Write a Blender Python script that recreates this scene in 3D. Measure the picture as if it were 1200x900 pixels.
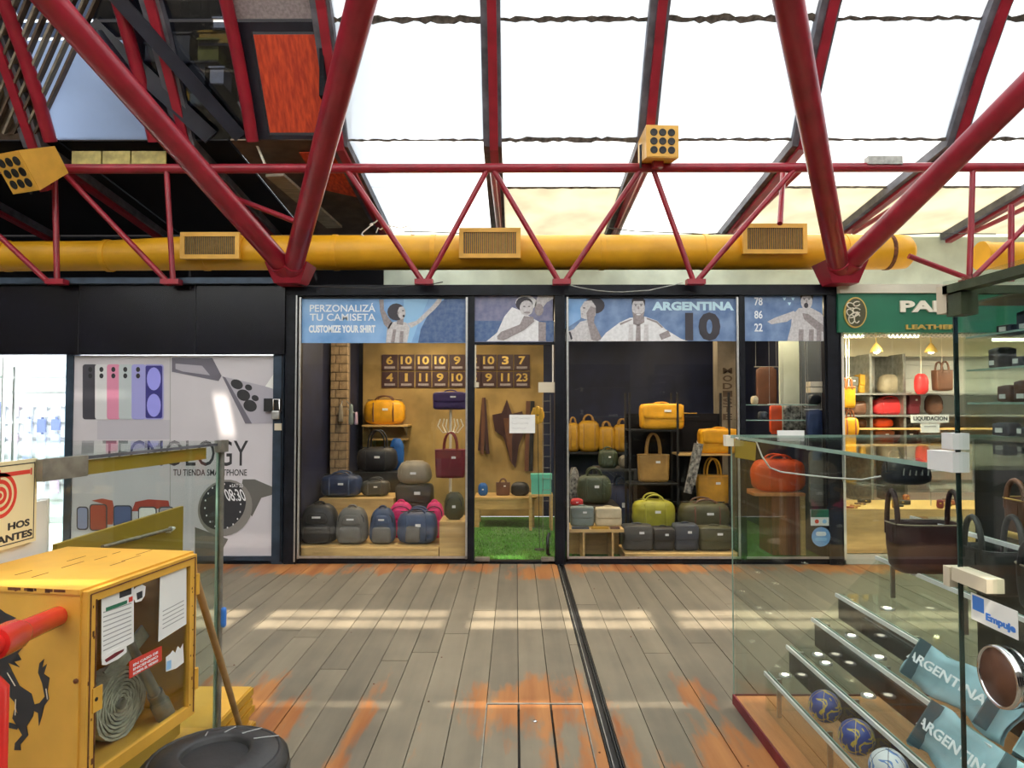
import bpy, math, random
from mathutils import Vector, Matrix, Euler
random.seed(11)
R = math.radians
SC = bpy.context.scene
COL = SC.collection
for o in list(bpy.data.objects):
    bpy.data.objects.remove(o)

# ------------------------------------------------------------------ camera
H = 1.60            # eye height
FPX = 800.0         # focal length in pixels of a 1200 x 900 frame
cd = bpy.data.cameras.new('camera')
cam = bpy.data.objects.new('camera', cd)
COL.objects.link(cam)
cam.location = (0, 0, H)
cam.rotation_euler = (R(91.79), 0, R(0.2865))
cd.sensor_width = 36.0
cd.lens = 36.0 * FPX / 1200.0
cd.clip_start = 0.05
SC.camera = cam

# ------------------------------------------------------------------ sky, sun, exposure
w = bpy.data.worlds.new('sky')
SC.world = w
w.use_nodes = True
wn = w.node_tree.nodes
wn['Background'].inputs['Color'].default_value = (0.88, 0.94, 1.0, 1)
wn['Background'].inputs['Strength'].default_value = 1.6
sd = bpy.data.lights.new('sun', 'SUN')
sd.energy = 8.0
sd.angle = R(0.6)
sd.color = (1.0, 0.90, 0.74)
sun = bpy.data.objects.new('sun', sd)
COL.objects.link(sun)
SUNV = Vector((0.16, 0.52, -0.84)).normalized()      # direction the sunlight travels
sun.rotation_euler = SUNV.to_track_quat('-Z', 'Y').to_euler()
sun.location = (-3, -6, 14)
SC.view_settings.view_transform = 'Standard'
SC.view_settings.look = 'None'
SC.view_settings.gamma = 1.0
SC.view_settings.use_curve_mapping = False
SC.view_settings.exposure = 0.40
SC.cycles.use_denoising = True
SC.cycles.transparent_max_bounces = 24
SC.cycles.max_bounces = 10
SC.cycles.diffuse_bounces = 5
SC.cycles.sample_clamp_indirect = 6.0

# ------------------------------------------------------------------ measuring helpers
_CR = cam.rotation_euler.to_matrix()
def ray(px, py):
    return _CR @ Vector(((px - 600.0) / FPX, -(py - 450.0) / FPX, -1.0))
def P(px, py, y):                       # the point of the sight line that lies in the plane Y = y
    d = ray(px, py)
    t = y / d.y
    return Vector((d.x * t, y, H + d.z * t))
def G(px, py, z=0.0):                   # the point of the sight line at height z
    d = ray(px, py)
    t = (z - H) / d.z
    return Vector((d.x * t, d.y * t, z))
D = G(604, 660).y                       # the plane of the shop fronts

# ------------------------------------------------------------------ mesh helpers
class MB:
    def __init__(s):
        s.v = []; s.f = []; s.sm = []
    def add(s, vs, fs, smooth=False):
        n = len(s.v)
        s.v += [tuple(v) for v in vs]
        s.f += [tuple(i + n for i in f) for f in fs]
        s.sm += [smooth] * len(fs)
        return s
    def box(s, a, b, m=None):
        x0, y0, z0 = [min(a[i], b[i]) for i in range(3)]
        x1, y1, z1 = [max(a[i], b[i]) for i in range(3)]
        vs = [Vector(p) for p in ((x0,y0,z0),(x1,y0,z0),(x1,y1,z0),(x0,y1,z0),(x0,y0,z1),(x1,y0,z1),(x1,y1,z1),(x0,y1,z1))]
        if m is not None:
            vs = [m @ v for v in vs]
        return s.add(vs, [(0,3,2,1),(4,5,6,7),(0,1,5,4),(1,2,6,5),(2,3,7,6),(3,0,4,7)])
    def cbox(s, c, sz, m=None):
        return s.box((c[0]-sz[0]/2, c[1]-sz[1]/2, c[2]-sz[2]/2), (c[0]+sz[0]/2, c[1]+sz[1]/2, c[2]+sz[2]/2), m)
    def bar(s, p0, p1, w, h, up=(0,0,1)):       # a square bar between two points
        p0 = Vector(p0); p1 = Vector(p1); d = (p1 - p0).normalized(); up = Vector(up)
        if abs(d.dot(up)) > 0.98: up = Vector((0, 1, 0))
        a = d.cross(up).normalized() * (w/2); b = a.cross(d).normalized() * (h/2)
        vs = [p0-a-b, p0+a-b, p0+a+b, p0-a+b, p1-a-b, p1+a-b, p1+a+b, p1-a+b]
        return s.add(vs, [(0,3,2,1),(4,5,6,7),(0,1,5,4),(1,2,6,5),(2,3,7,6),(3,0,4,7)])
    def tube(s, pts, r, seg=10, cap=True):      # a round tube along a path; r a number or one per point
        pts = [Vector(p) for p in pts]; n = len(pts)
        rs = r if isinstance(r, (list, tuple)) else [r] * n
        vs = []; prev = None
        for i, p in enumerate(pts):
            d = (pts[min(i+1, n-1)] - pts[max(i-1, 0)])
            if d.length < 1e-9: d = Vector((0, 0, 1))
            d.normalize()
            if prev is None:
                u = Vector((0, 0, 1)) if abs(d.z) < 0.9 else Vector((1, 0, 0))
                a = d.cross(u).normalized()
            else:
                a = (prev - d * prev.dot(d)).normalized()
            prev = a; b = d.cross(a)
            for k in range(seg):
                t = 2 * math.pi * k / seg
                vs.append(p + (a * math.cos(t) + b * math.sin(t)) * rs[i])
        fs = []
        for i in range(n - 1):
            for k in range(seg):
                k2 = (k + 1) % seg
                fs.append((i*seg+k, i*seg+k2, (i+1)*seg+k2, (i+1)*seg+k))
        s.add(vs, fs, True)
        if cap:
            s.add(vs[:seg], [tuple(range(seg))[::-1]]); s.add(vs[-seg:], [tuple(range(seg))])
        return s
    def lathe(s, prof, c=(0,0,0), seg=24, m=None, smooth=True):     # prof: (radius, height) pairs around local Z
        vs = []
        for r, z in prof:
            for k in range(seg):
                t = 2 * math.pi * k / seg
                vs.append(Vector((r * math.cos(t), r * math.sin(t), z)))
        if m is not None: vs = [m @ v for v in vs]
        vs = [v + Vector(c) for v in vs]
        n = len(prof); fs = []
        for i in range(n - 1):
            for k in range(seg):
                k2 = (k + 1) % seg
                fs.append((i*seg+k, i*seg+k2, (i+1)*seg+k2, (i+1)*seg+k))
        s.add(vs, fs, smooth)
        if prof[0][0] > 1e-5: s.add(vs[:seg], [tuple(range(seg))[::-1]])
        if prof[-1][0] > 1e-5: s.add(vs[-seg:], [tuple(range(seg))])
        return s
    def prism(s, poly, off):                    # polygon of 3-D points pushed along off
        a = [Vector(p) for p in poly]; off = Vector(off); n = len(a)
        b = [p + off for p in a]
        fs = [tuple(range(n)), tuple(range(2*n-1, n-1, -1))]
        for i in range(n):
            j = (i + 1) % n
            fs.append((i, i + n, j + n, j))
        return s.add(a + b, fs)
    def soft(s, w, d, h, n=4.0, p=6.0, prof=None, seg=20, rows=10, jit=0.0, lean=0.0, seed=0, base=(0,0,0)):
        rnd = random.Random(seed)
        vs = []; fs = []
        for i in range(rows + 1):
            t = i / rows
            tt = 0.5 - 0.5 * math.cos(math.pi * t)
            sc = max(0.02, 1 - abs(2 * tt - 1) ** p) ** (1 / p)
            if i in (0, rows): sc = 0.55 if p < 20 else 0.9
            k = prof(tt) if prof else 1.0
            for j in range(seg):
                a = 2 * math.pi * j / seg
                ca, sa = math.cos(a), math.sin(a)
                x = math.copysign(abs(ca) ** (2 / n), ca) * w / 2 * sc * k
                y = math.copysign(abs(sa) ** (2 / n), sa) * d / 2 * sc
                q = jit * (rnd.random() - 0.5) if 0 < i else 0
                vs.append((base[0] + x * (1 + q), base[1] + y * (1 + q) + lean * tt, base[2] + tt * h + q * h * 0.4 * (1 if i > rows // 2 else 0)))
        for i in range(rows):
            for j in range(seg):
                j2 = (j + 1) % seg
                fs.append((i*seg+j, i*seg+j2, (i+1)*seg+j2, (i+1)*seg+j))
        fs.append(tuple(range(seg))[::-1]); fs.append(tuple(range(rows*seg, rows*seg+seg)))
        return s.add(vs, fs, True)

def wloc(o):
    v = Vector((0, 0, 0))
    while o is not None:
        v += o.location; o = o.parent
    return v
def obj(name, mb, mat, parent=None, world=True):
    """one mesh object; world=True: coordinates are world coordinates (parents unrotated)"""
    vs = [Vector(v) for v in mb.v]
    lo = Vector([min(v[i] for v in vs) for i in range(3)]); hi = Vector([max(v[i] for v in vs) for i in range(3)])
    c = (lo + hi) / 2
    me = bpy.data.meshes.new(name)
    me.from_pydata([v - c for v in vs], [], mb.f)
    me.polygons.foreach_set('use_smooth', mb.sm)
    me.update()
    o = bpy.data.objects.new(name, me)
    COL.objects.link(o)
    o.data.materials.append(MT[mat] if isinstance(mat, str) else mat)
    if parent is not None:
        o.parent = parent
        o.location = c - (wloc(parent) if world else Vector((0, 0, 0)) if parent.type == 'EMPTY' else parent.location)
    else:
        o.location = c
    return o
def thing(name, label, cat, loc=(0,0,0), group=None, rz=0.0):
    o = bpy.data.objects.new(name, None)
    o.empty_display_size = 0.05
    COL.objects.link(o)
    o.location = loc
    o.rotation_euler = (0, 0, rz)
    o['label'] = label; o['category'] = cat
    if group: o['group'] = group
    return o
def tag(o, label, cat, group=None):
    o['label'] = label; o['category'] = cat
    if group: o['group'] = group
    return o
def struct(name, loc=(0,0,0), label=None):
    o = bpy.data.objects.new(name, None); COL.objects.link(o); o.location = loc; o['kind'] = 'structure'
    if label: o['label'] = label
    return o
def sobj(name, mb, mat, label=None):
    o = obj(name, mb, mat); o['kind'] = 'structure'
    if label: o['label'] = label
    return o
_TXT = {}
def text_polys(body, bold=0.0):
    key = (body, bold)
    if key not in _TXT:
        cu = bpy.data.curves.new('t', 'FONT'); cu.body = body; cu.offset = bold; cu.resolution_u = 3
        cu.fill_mode = 'FRONT'
        o = bpy.data.objects.new('t', cu); COL.objects.link(o)
        dg = bpy.context.evaluated_depsgraph_get(); dg.update()
        me = bpy.data.meshes.new_from_object(o.evaluated_get(dg))
        vs = [v.co.copy() for v in me.vertices]; fs = [tuple(p.vertices) for p in me.polygons]
        bpy.data.objects.remove(o); bpy.data.curves.remove(cu); bpy.data.meshes.remove(me)
        _TXT[key] = (vs, fs)
    return _TXT[key]
def text(mb, body, o, u, v, w, h, bold=0.0, depth=0.002, shear=0.0):
    """lettering fitted into the rectangle o + [0..w] u + [0..h] v, standing depth proud of it"""
    vs, fs = text_polys(body, bold)
    x0 = min(q.x for q in vs); x1 = max(q.x for q in vs); y0 = min(q.y for q in vs); y1 = max(q.y for q in vs)
    o = Vector(o); u = Vector(u).normalized(); v = Vector(v).normalized(); n = u.cross(v).normalized()
    pts = []
    for q in vs:
        a = (q.x - x0) / (x1 - x0) * w; b = (q.y - y0) / (y1 - y0) * h
        pts.append(o + u * (a + shear * b) + v * b + n * depth)
    mb.add(pts, fs)
    # sides
    cnt = {}
    for f in fs:
        for i in range(len(f)):
            e = (f[i], f[(i+1) % len(f)]); k = tuple(sorted(e)); cnt.setdefault(k, []).append(e)
    edges = [e[0] for e in cnt.values() if len(e) == 1]
    base = [p - n * depth for p in pts]
    k = len(pts)
    mb.add(pts + base, [(a, a + k, b + k, b) for a, b in edges])
    return mb
def ptext(mb, body, box, y, bold=0.0, depth=0.002, lift=0.004, shear=0.0):
    """lettering on the plane Y = y, its box given in pixels, facing the hall"""
    a = P(box[0], box[3], y); b = P(box[2], box[1], y)
    return text(mb, body, (a.x, y - lift, a.z), (1,0,0), (0,0,1), b.x - a.x, b.z - a.z, bold, depth, shear)
def flat(poly, y, lift, th=0.0015):
    """a thin printed shape on the plane Y = y, outline in pixels"""
    pts = []
    for q in poly:
        p = P(q[0], q[1], y); pts.append((p.x, y - lift, p.z))
    return MB().prism(pts, (0, -th, 0))
def ell(cx, cy, rx, ry, n=20, rot=0.0, a0=0, a1=360):
    out = []
    full = abs(a1 - a0) >= 360
    for i in range(n if full else n + 1):
        t = R(a0 + (a1 - a0) * i / n)
        x, y = rx * math.cos(t), ry * math.sin(t); c, s = math.cos(R(rot)), math.sin(R(rot))
        out.append((cx + x * c - y * s, cy + x * s + y * c))
    return out
def pbox(px0, py0, px1, py1, y0, y1):
    """a box whose front face fills a pixel rectangle on the plane y0"""
    a = P(px0, (py0+py1)/2, y0); b = P(px1, (py0+py1)/2, y0); t = P((px0+px1)/2, py0, y0); u = P((px0+px1)/2, py1, y0)
    return (a.x, y0, u.z), (b.x, y1, t.z)

# ------------------------------------------------------------------ materials
MT = {}
def M(name, col, rough=0.5, metal=0.0, var=0.0, vscale=6.0, bump=0.0, bscale=40.0, stretch=(1,1,1), spec=0.5, col2=None, coords='Object', coat=0.0):
    m = bpy.data.materials.new(name); m.use_nodes = True
    nt = m.node_tree; b = nt.nodes['Principled BSDF']
    b.inputs['Base Color'].default_value = (*col, 1)
    b.inputs['Roughness'].default_value = rough
    b.inputs['Metallic'].default_value = metal
    b.inputs['Specular IOR Level'].default_value = spec
    b.inputs['Coat Weight'].default_value = coat
    if var or bump or col2:
        tc = nt.nodes.new('ShaderNodeTexCoord'); mp = nt.nodes.new('ShaderNodeMapping')
        mp.inputs['Scale'].default_value = stretch
        nt.links.new(tc.outputs[coords], mp.inputs['Vector'])
        if var or col2:
            nz = nt.nodes.new('ShaderNodeTexNoise'); nz.inputs['Scale'].default_value = vscale; nz.inputs['Detail'].default_value = 5
            nt.links.new(mp.outputs[0], nz.inputs['Vector'])
            cr = nt.nodes.new('ShaderNodeValToRGB')
            cr.color_ramp.elements[0].position = 0.35; cr.color_ramp.elements[1].position = 0.65
            c2 = col2 or tuple(min(1, c * (1 + var)) for c in col)
            c1 = tuple(c * (1 - var) for c in col)
            cr.color_ramp.elements[0].color = (*c1, 1); cr.color_ramp.elements[1].color = (*c2, 1)
            nt.links.new(nz.outputs['Fac'], cr.inputs[0]); nt.links.new(cr.outputs[0], b.inputs['Base Color'])
        if bump:
            n2 = nt.nodes.new('ShaderNodeTexNoise'); n2.inputs['Scale'].default_value = bscale; n2.inputs['Detail'].default_value = 4
            nt.links.new(mp.outputs[0], n2.inputs['Vector'])
            bp = nt.nodes.new('ShaderNodeBump'); bp.inputs['Strength'].default_value = bump; bp.inputs['Distance'].default_value = 0.01
            nt.links.new(n2.outputs['Fac'], bp.inputs['Height']); nt.links.new(bp.outputs[0], b.inputs['Normal'])
    MT[name] = m
    return m
def MG(name, tint=(0.93, 0.97, 0.95), base=0.03, edge=0.5, rough=0.0):
    """thin clear glass: straight transmission plus a mirror share that grows towards grazing angles"""
    m = bpy.data.materials.new(name); m.use_nodes = True; nt = m.node_tree; nt.nodes.clear()
    out = nt.nodes.new('ShaderNodeOutputMaterial'); mx = nt.nodes.new('ShaderNodeMixShader')
    tr = nt.nodes.new('ShaderNodeBsdfTransparent'); gl = nt.nodes.new('ShaderNodeBsdfGlossy')
    tr.inputs['Color'].default_value = (*tint, 1); gl.inputs['Roughness'].default_value = rough
    lw = nt.nodes.new('ShaderNodeLayerWeight'); lw.inputs['Blend'].default_value = 0.5
    pw = nt.nodes.new('ShaderNodeMath'); pw.operation = 'POWER'; pw.inputs[1].default_value = 4
    ma = nt.nodes.new('ShaderNodeMath'); ma.operation = 'MULTIPLY_ADD'; ma.inputs[1].default_value = edge; ma.inputs[2].default_value = base
    nt.links.new(lw.outputs['Facing'], pw.inputs[0]); nt.links.new(pw.outputs[0], ma.inputs[0])
    nt.links.new(ma.outputs[0], mx.inputs['Fac']); nt.links.new(tr.outputs[0], mx.inputs[1]); nt.links.new(gl.outputs[0], mx.inputs[2])
    nt.links.new(mx.outputs[0], out.inputs['Surface'])
    MT[name] = m
def MP(name, col, trans=0.15, var=0.1):
    """milky roof sheet: lets daylight through, scattered, and a little of it straight"""
    m = bpy.data.materials.new(name); m.use_nodes = True; nt = m.node_tree; nt.nodes.clear()
    out = nt.nodes.new('ShaderNodeOutputMaterial'); mx = nt.nodes.new('ShaderNodeMixShader')
    tl = nt.nodes.new('ShaderNodeBsdfTranslucent'); tr = nt.nodes.new('ShaderNodeBsdfTransparent')
    df = nt.nodes.new('ShaderNodeBsdfDiffuse'); m2 = nt.nodes.new('ShaderNodeMixShader')
    tc = nt.nodes.new('ShaderNodeTexCoord'); nz = nt.nodes.new('ShaderNodeTexNoise'); cr = nt.nodes.new('ShaderNodeValToRGB')
    nz.inputs['Scale'].default_value = 1.6; nz.inputs['Detail'].default_value = 6
    nt.links.new(tc.outputs['Object'], nz.inputs['Vector']); nt.links.new(nz.outputs['Fac'], cr.inputs[0])
    cr.color_ramp.elements[0].position = 0.3; cr.color_ramp.elements[1].position = 0.6
    cr.color_ramp.elements[0].color = (*[c * (1 - var) for c in col], 1); cr.color_ramp.elements[1].color = (*col, 1)
    nt.links.new(cr.outputs[0], tl.inputs['Color']); df.inputs['Color'].default_value = (*[c * 0.6 for c in col], 1)
    m2.inputs['Fac'].default_value = 0.12
    nt.links.new(tl.outputs[0], m2.inputs[1]); nt.links.new(df.outputs[0], m2.inputs[2])
    mx.inputs['Fac'].default_value = trans
    nt.links.new(m2.outputs[0], mx.inputs[1]); nt.links.new(tr.outputs[0], mx.inputs[2])
    nt.links.new(mx.outputs[0], out.inputs['Surface'])
    MT[name] = m
def ME(name, col, strength):
    m = bpy.data.materials.new(name); m.use_nodes = True; b = m.node_tree.nodes['Principled BSDF']
    b.inputs['Base Color'].default_value = (*col, 1); b.inputs['Emission Color'].default_value = (*col, 1)
    b.inputs['Emission Strength'].default_value = strength
    MT[name] = m

M('red_steel', (0.29, 0.013, 0.028), 0.30, 0.0, 0.18, 5, 0.05, 30)
M('yellow_duct', (0.76, 0.38, 0.012), 0.42, 0, 0.10, 3, 0.08, 14)
M('yellow_paint', (0.74, 0.40, 0.055), 0.45, 0, 0.10, 5, 0.05, 40)
M('rust', (0.14, 0.05, 0.02), 0.9, 0, 0.5, 30)
M('grille', (0.16, 0.115, 0.05), 0.7, 0, 0.2, 30)
M('black', (0.012, 0.012, 0.013), 0.55)
M('black_gloss', (0.005, 0.005, 0.010), 0.25, 0, 0.3, 4, spec=0.4)
M('frame_black', (0.008, 0.009, 0.014), 0.4, 0.0, 0.3, 12, spec=0.25)
M('frame_blue', (0.035, 0.055, 0.085), 0.4, 0.3, 0.2, 8)
M('alu', (0.55, 0.55, 0.54), 0.35, 0.8, 0.1, 20)
M('chrome', (0.75, 0.75, 0.76), 0.12, 1.0)
M('steel_dull', (0.33, 0.33, 0.31), 0.45, 0.8, 0.2, 20)
M('rib_grey', (0.11, 0.11, 0.13), 0.7, 0, 0.35, 6)
M('seam', (0.10, 0.085, 0.07), 0.9, 0, 0.5, 20)
M('cream_wall', (0.70, 0.66, 0.54), 0.8, 0, 0.12, 2)
M('green_wall', (0.55, 0.62, 0.52), 0.7, 0, 0.12, 3)
M('dark_wall', (0.006, 0.006, 0.009), 0.85, spec=0.2)
M('brown_wall', (0.10, 0.07, 0.05), 0.8, 0, 0.3, 5)
M('hall_wall', (0.16, 0.14, 0.12), 0.8, 0, 0.15, 1.5)
M('navy_wall', (0.008, 0.013, 0.045), 0.6, 0, 0.3, 3)
M('white', (0.82, 0.82, 0.80), 0.5, 0, 0.04, 4)
M('white_paint', (0.78, 0.79, 0.80), 0.45)
M('paper', (0.86, 0.86, 0.84), 0.7, 0, 0.03, 8)
M('ink', (0.03, 0.03, 0.035), 0.6)
M('ink_grey', (0.38, 0.38, 0.38), 0.7)
M('shop_ochre', (0.36, 0.24, 0.085), 0.75, 0, 0.30, 2.2, 0.05, 20)
M('wood_light', (0.62, 0.40, 0.15), 0.5, 0, 0.14, 3, 0.04, 30, (1, 1, 8))
M('wood_tan', (0.60, 0.235, 0.085), 0.5, 0, 0.14, 3, 0.04, 30, (8, 1, 1))
M('wood_brown', (0.20, 0.055, 0.022), 0.45, 0, 0.3, 3, 0.05, 30, (10, 10, 1))
M('wood_stick', (0.42, 0.26, 0.11), 0.6, 0, 0.25, 8, 0.05, 60)
M('old_wood', (0.24, 0.205, 0.155), 0.8, 0, 0.25, 4, 0.1, 40, (1, 8, 1))
M('stone_col', (0.32, 0.22, 0.12), 0.85, 0, 0.4, 9, 0.5, 18)
M('grass', (0.055, 0.17, 0.022), 0.85, 0, 0.5, 30, 0.5, 80)
M('grass_blade', (0.10, 0.30, 0.035), 0.7, 0, 0.4, 4)
M('rubber', (0.022, 0.022, 0.024), 0.5, 0, 0.25, 10, 0.06, 60)
M('red_paint', (0.62, 0.025, 0.02), 0.25, 0, 0.1, 6)
M('orange_panel', (0.72, 0.085, 0.022), 0.75, 0, 0.0, 5, 0.15, 24, (6, 2, 1), col2=(0.42, 0.035, 0.012))
M('vault_navy', (0.018, 0.02, 0.03), 0.30, 0, 0.35, 3)
M('sign_cream', (0.82, 0.74, 0.46), 0.5)
M('sign_red', (0.68, 0.05, 0.03), 0.5)
M('sign_green', (0.015, 0.16, 0.085), 0.4, 0, 0.12, 2)
M('gold', (0.70, 0.48, 0.13), 0.35, 0.5, 0.1, 10)
M('letter_cream', (0.86, 0.80, 0.66), 0.4)
M('ochre_board', (0.36, 0.235, 0.02), 0.5, 0, 0.08, 3)
M('sky_print', (0.15, 0.34, 0.68), 0.4, 0, 0.0, 3.5, col2=(0.30, 0.52, 0.85))
M('sky_light', (0.33, 0.60, 0.90), 0.4)
M('crowd_print', (0.06, 0.12, 0.29), 0.4, 0, 0.0, 22, col2=(0.13, 0.20, 0.36))
M('haze_print', (0.16, 0.17, 0.30), 0.4, 0, 0.0, 16, col2=(0.25, 0.25, 0.38))
M('steel_print', (0.10, 0.18, 0.38), 0.4, 0, 0.0, 7, col2=(0.22, 0.33, 0.55))
M('print_white', (0.80, 0.80, 0.83), 0.5, 0, 0.08, 30)
M('print_pale', (0.62, 0.60, 0.62), 0.5, 0, 0.14, 40)
M('print_mid', (0.33, 0.29, 0.30), 0.5, 0, 0.2, 40)
M('print_dark', (0.05, 0.045, 0.06), 0.5)
M('letter_white', (0.88, 0.92, 0.97), 0.4)
M('letter_ice', (0.60, 0.85, 0.98), 0.4)
M('poster_bg', (0.60, 0.57, 0.61), 0.35, 0, 0.04, 1.5)
M('poster_block', (0.50, 0.48, 0.54), 0.35)
M('ph_dark', (0.07, 0.068, 0.085), 0.3)
M('ph_white', (0.68, 0.68, 0.70), 0.3)
M('ph_pink', (0.72, 0.28, 0.42), 0.3)
M('ph_green', (0.50, 0.56, 0.58), 0.3)
M('ph_lilac', (0.36, 0.36, 0.72), 0.3)
M('ph_screen', (0.06, 0.055, 0.24), 0.25)
M('ph_glow', (0.34, 0.34, 0.88), 0.3)
M('ph_titan', (0.42, 0.40, 0.46), 0.3)
M('ph_edge', (0.17, 0.16, 0.20), 0.3)
M('wt_red', (0.42, 0.07, 0.05), 0.35)
M('wt_strap', (0.13, 0.125, 0.115), 0.5)
M('wt_case', (0.24, 0.225, 0.21), 0.3)
M('turquoise', (0.14, 0.55, 0.44), 0.45)
M('plastic_beige', (0.66, 0.58, 0.44), 0.45)
M('clip_blue', (0.05, 0.22, 0.72), 0.4)
M('cable_white', (0.75, 0.75, 0.72), 0.4)
M('cable_black', (0.02, 0.02, 0.02), 0.5)
M('hose', (0.50, 0.49, 0.41), 0.85, 0, 0.2, 30, 0.2, 90)
M('leaf_gold', (0.80, 0.45, 0.04), 0.4)
M('card_a', (0.30, 0.33, 0.52), 0.35); M('card_b', (0.62, 0.64, 0.75), 0.35); M('card_c', (0.58, 0.42, 0.55), 0.35); M('card_d', (0.12, 0.15, 0.30), 0.35)
def bagm(n, c, rough=0.5, var=0.15):
    M(n, c, rough, 0, var, 9, 0.12, 45)
for n, c in dict(b_mustard=(0.75, 0.36, 0.012), b_mustard2=(0.50, 0.27, 0.02), b_yellow=(0.62, 0.30, 0.015), b_tan=(0.42, 0.235, 0.06), b_purple=(0.055, 0.03, 0.13),
                 b_maroon=(0.16, 0.012, 0.022), b_black=(0.016, 0.016, 0.018), b_navy=(0.014, 0.03, 0.085), b_denim=(0.045, 0.075, 0.15), b_grey=(0.14, 0.135, 0.12),
                 b_char=(0.05, 0.05, 0.048), b_beige=(0.32, 0.27, 0.19), b_olive=(0.075, 0.072, 0.03), b_lime=(0.36, 0.34, 0.03), b_pink=(0.72, 0.03, 0.17),
                 b_green=(0.045, 0.06, 0.028), b_teal=(0.20, 0.25, 0.24), b_cream=(0.58, 0.50, 0.33), b_orange=(0.72, 0.075, 0.012), b_red=(0.55, 0.025, 0.03),
                 b_brown=(0.13, 0.055, 0.03), b_wine=(0.05, 0.02, 0.022), b_cobalt=(0.01, 0.11, 0.40), b_slate=(0.035, 0.045, 0.065), b_rust=(0.30, 0.09, 0.03)).items():
    bagm(n, c)
M('animal_print', (0.38, 0.36, 0.32), 0.6, 0, 0.0, 28, col2=(0.03, 0.03, 0.03))
M('jersey', (0.30, 0.48, 0.55), 0.7, 0, 0.15, 6)
M('jersey_dark', (0.06, 0.12, 0.15), 0.7)
MG('glass', (0.93, 0.96, 0.94), 0.035, 0.55)
MG('shop_glass', (0.94, 0.95, 0.96), 0.03, 0.4)
MG('kiosk_glass', (0.935, 0.965, 0.95), 0.03, 0.40)
MG('tint_glass', (0.22, 0.24, 0.29), 0.08, 0.5)
MP('sky_reflect_pane', (0.66, 0.74, 0.88), 0.03, 0.15)  # pale sheet stands in for sky reflected in the dark glass
M('pane_moss', (0.46, 0.38, 0.12), 0.6, 0, 0.4, 8)
M('glass_edge', (0.30, 0.44, 0.38), 0.15, 0, 0.1, 10)
M('edge_dark', (0.03, 0.055, 0.05), 0.2)
MP('pane', (0.93, 0.95, 0.96), 0.30, 0.05)
MP('pane_old', (0.62, 0.58, 0.47), 0.06, 0.25)
ME('lamp_warm', (1.0, 0.80, 0.50), 14.0)
ME('lamp_white', (0.92, 0.96, 1.0), 9.0)
ME('tube_warm', (1.0, 0.86, 0.58), 9.0)
ME('glint', (1.0, 0.90, 0.70), 6.0)  # glow of the discs that stand for lamp reflections

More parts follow.
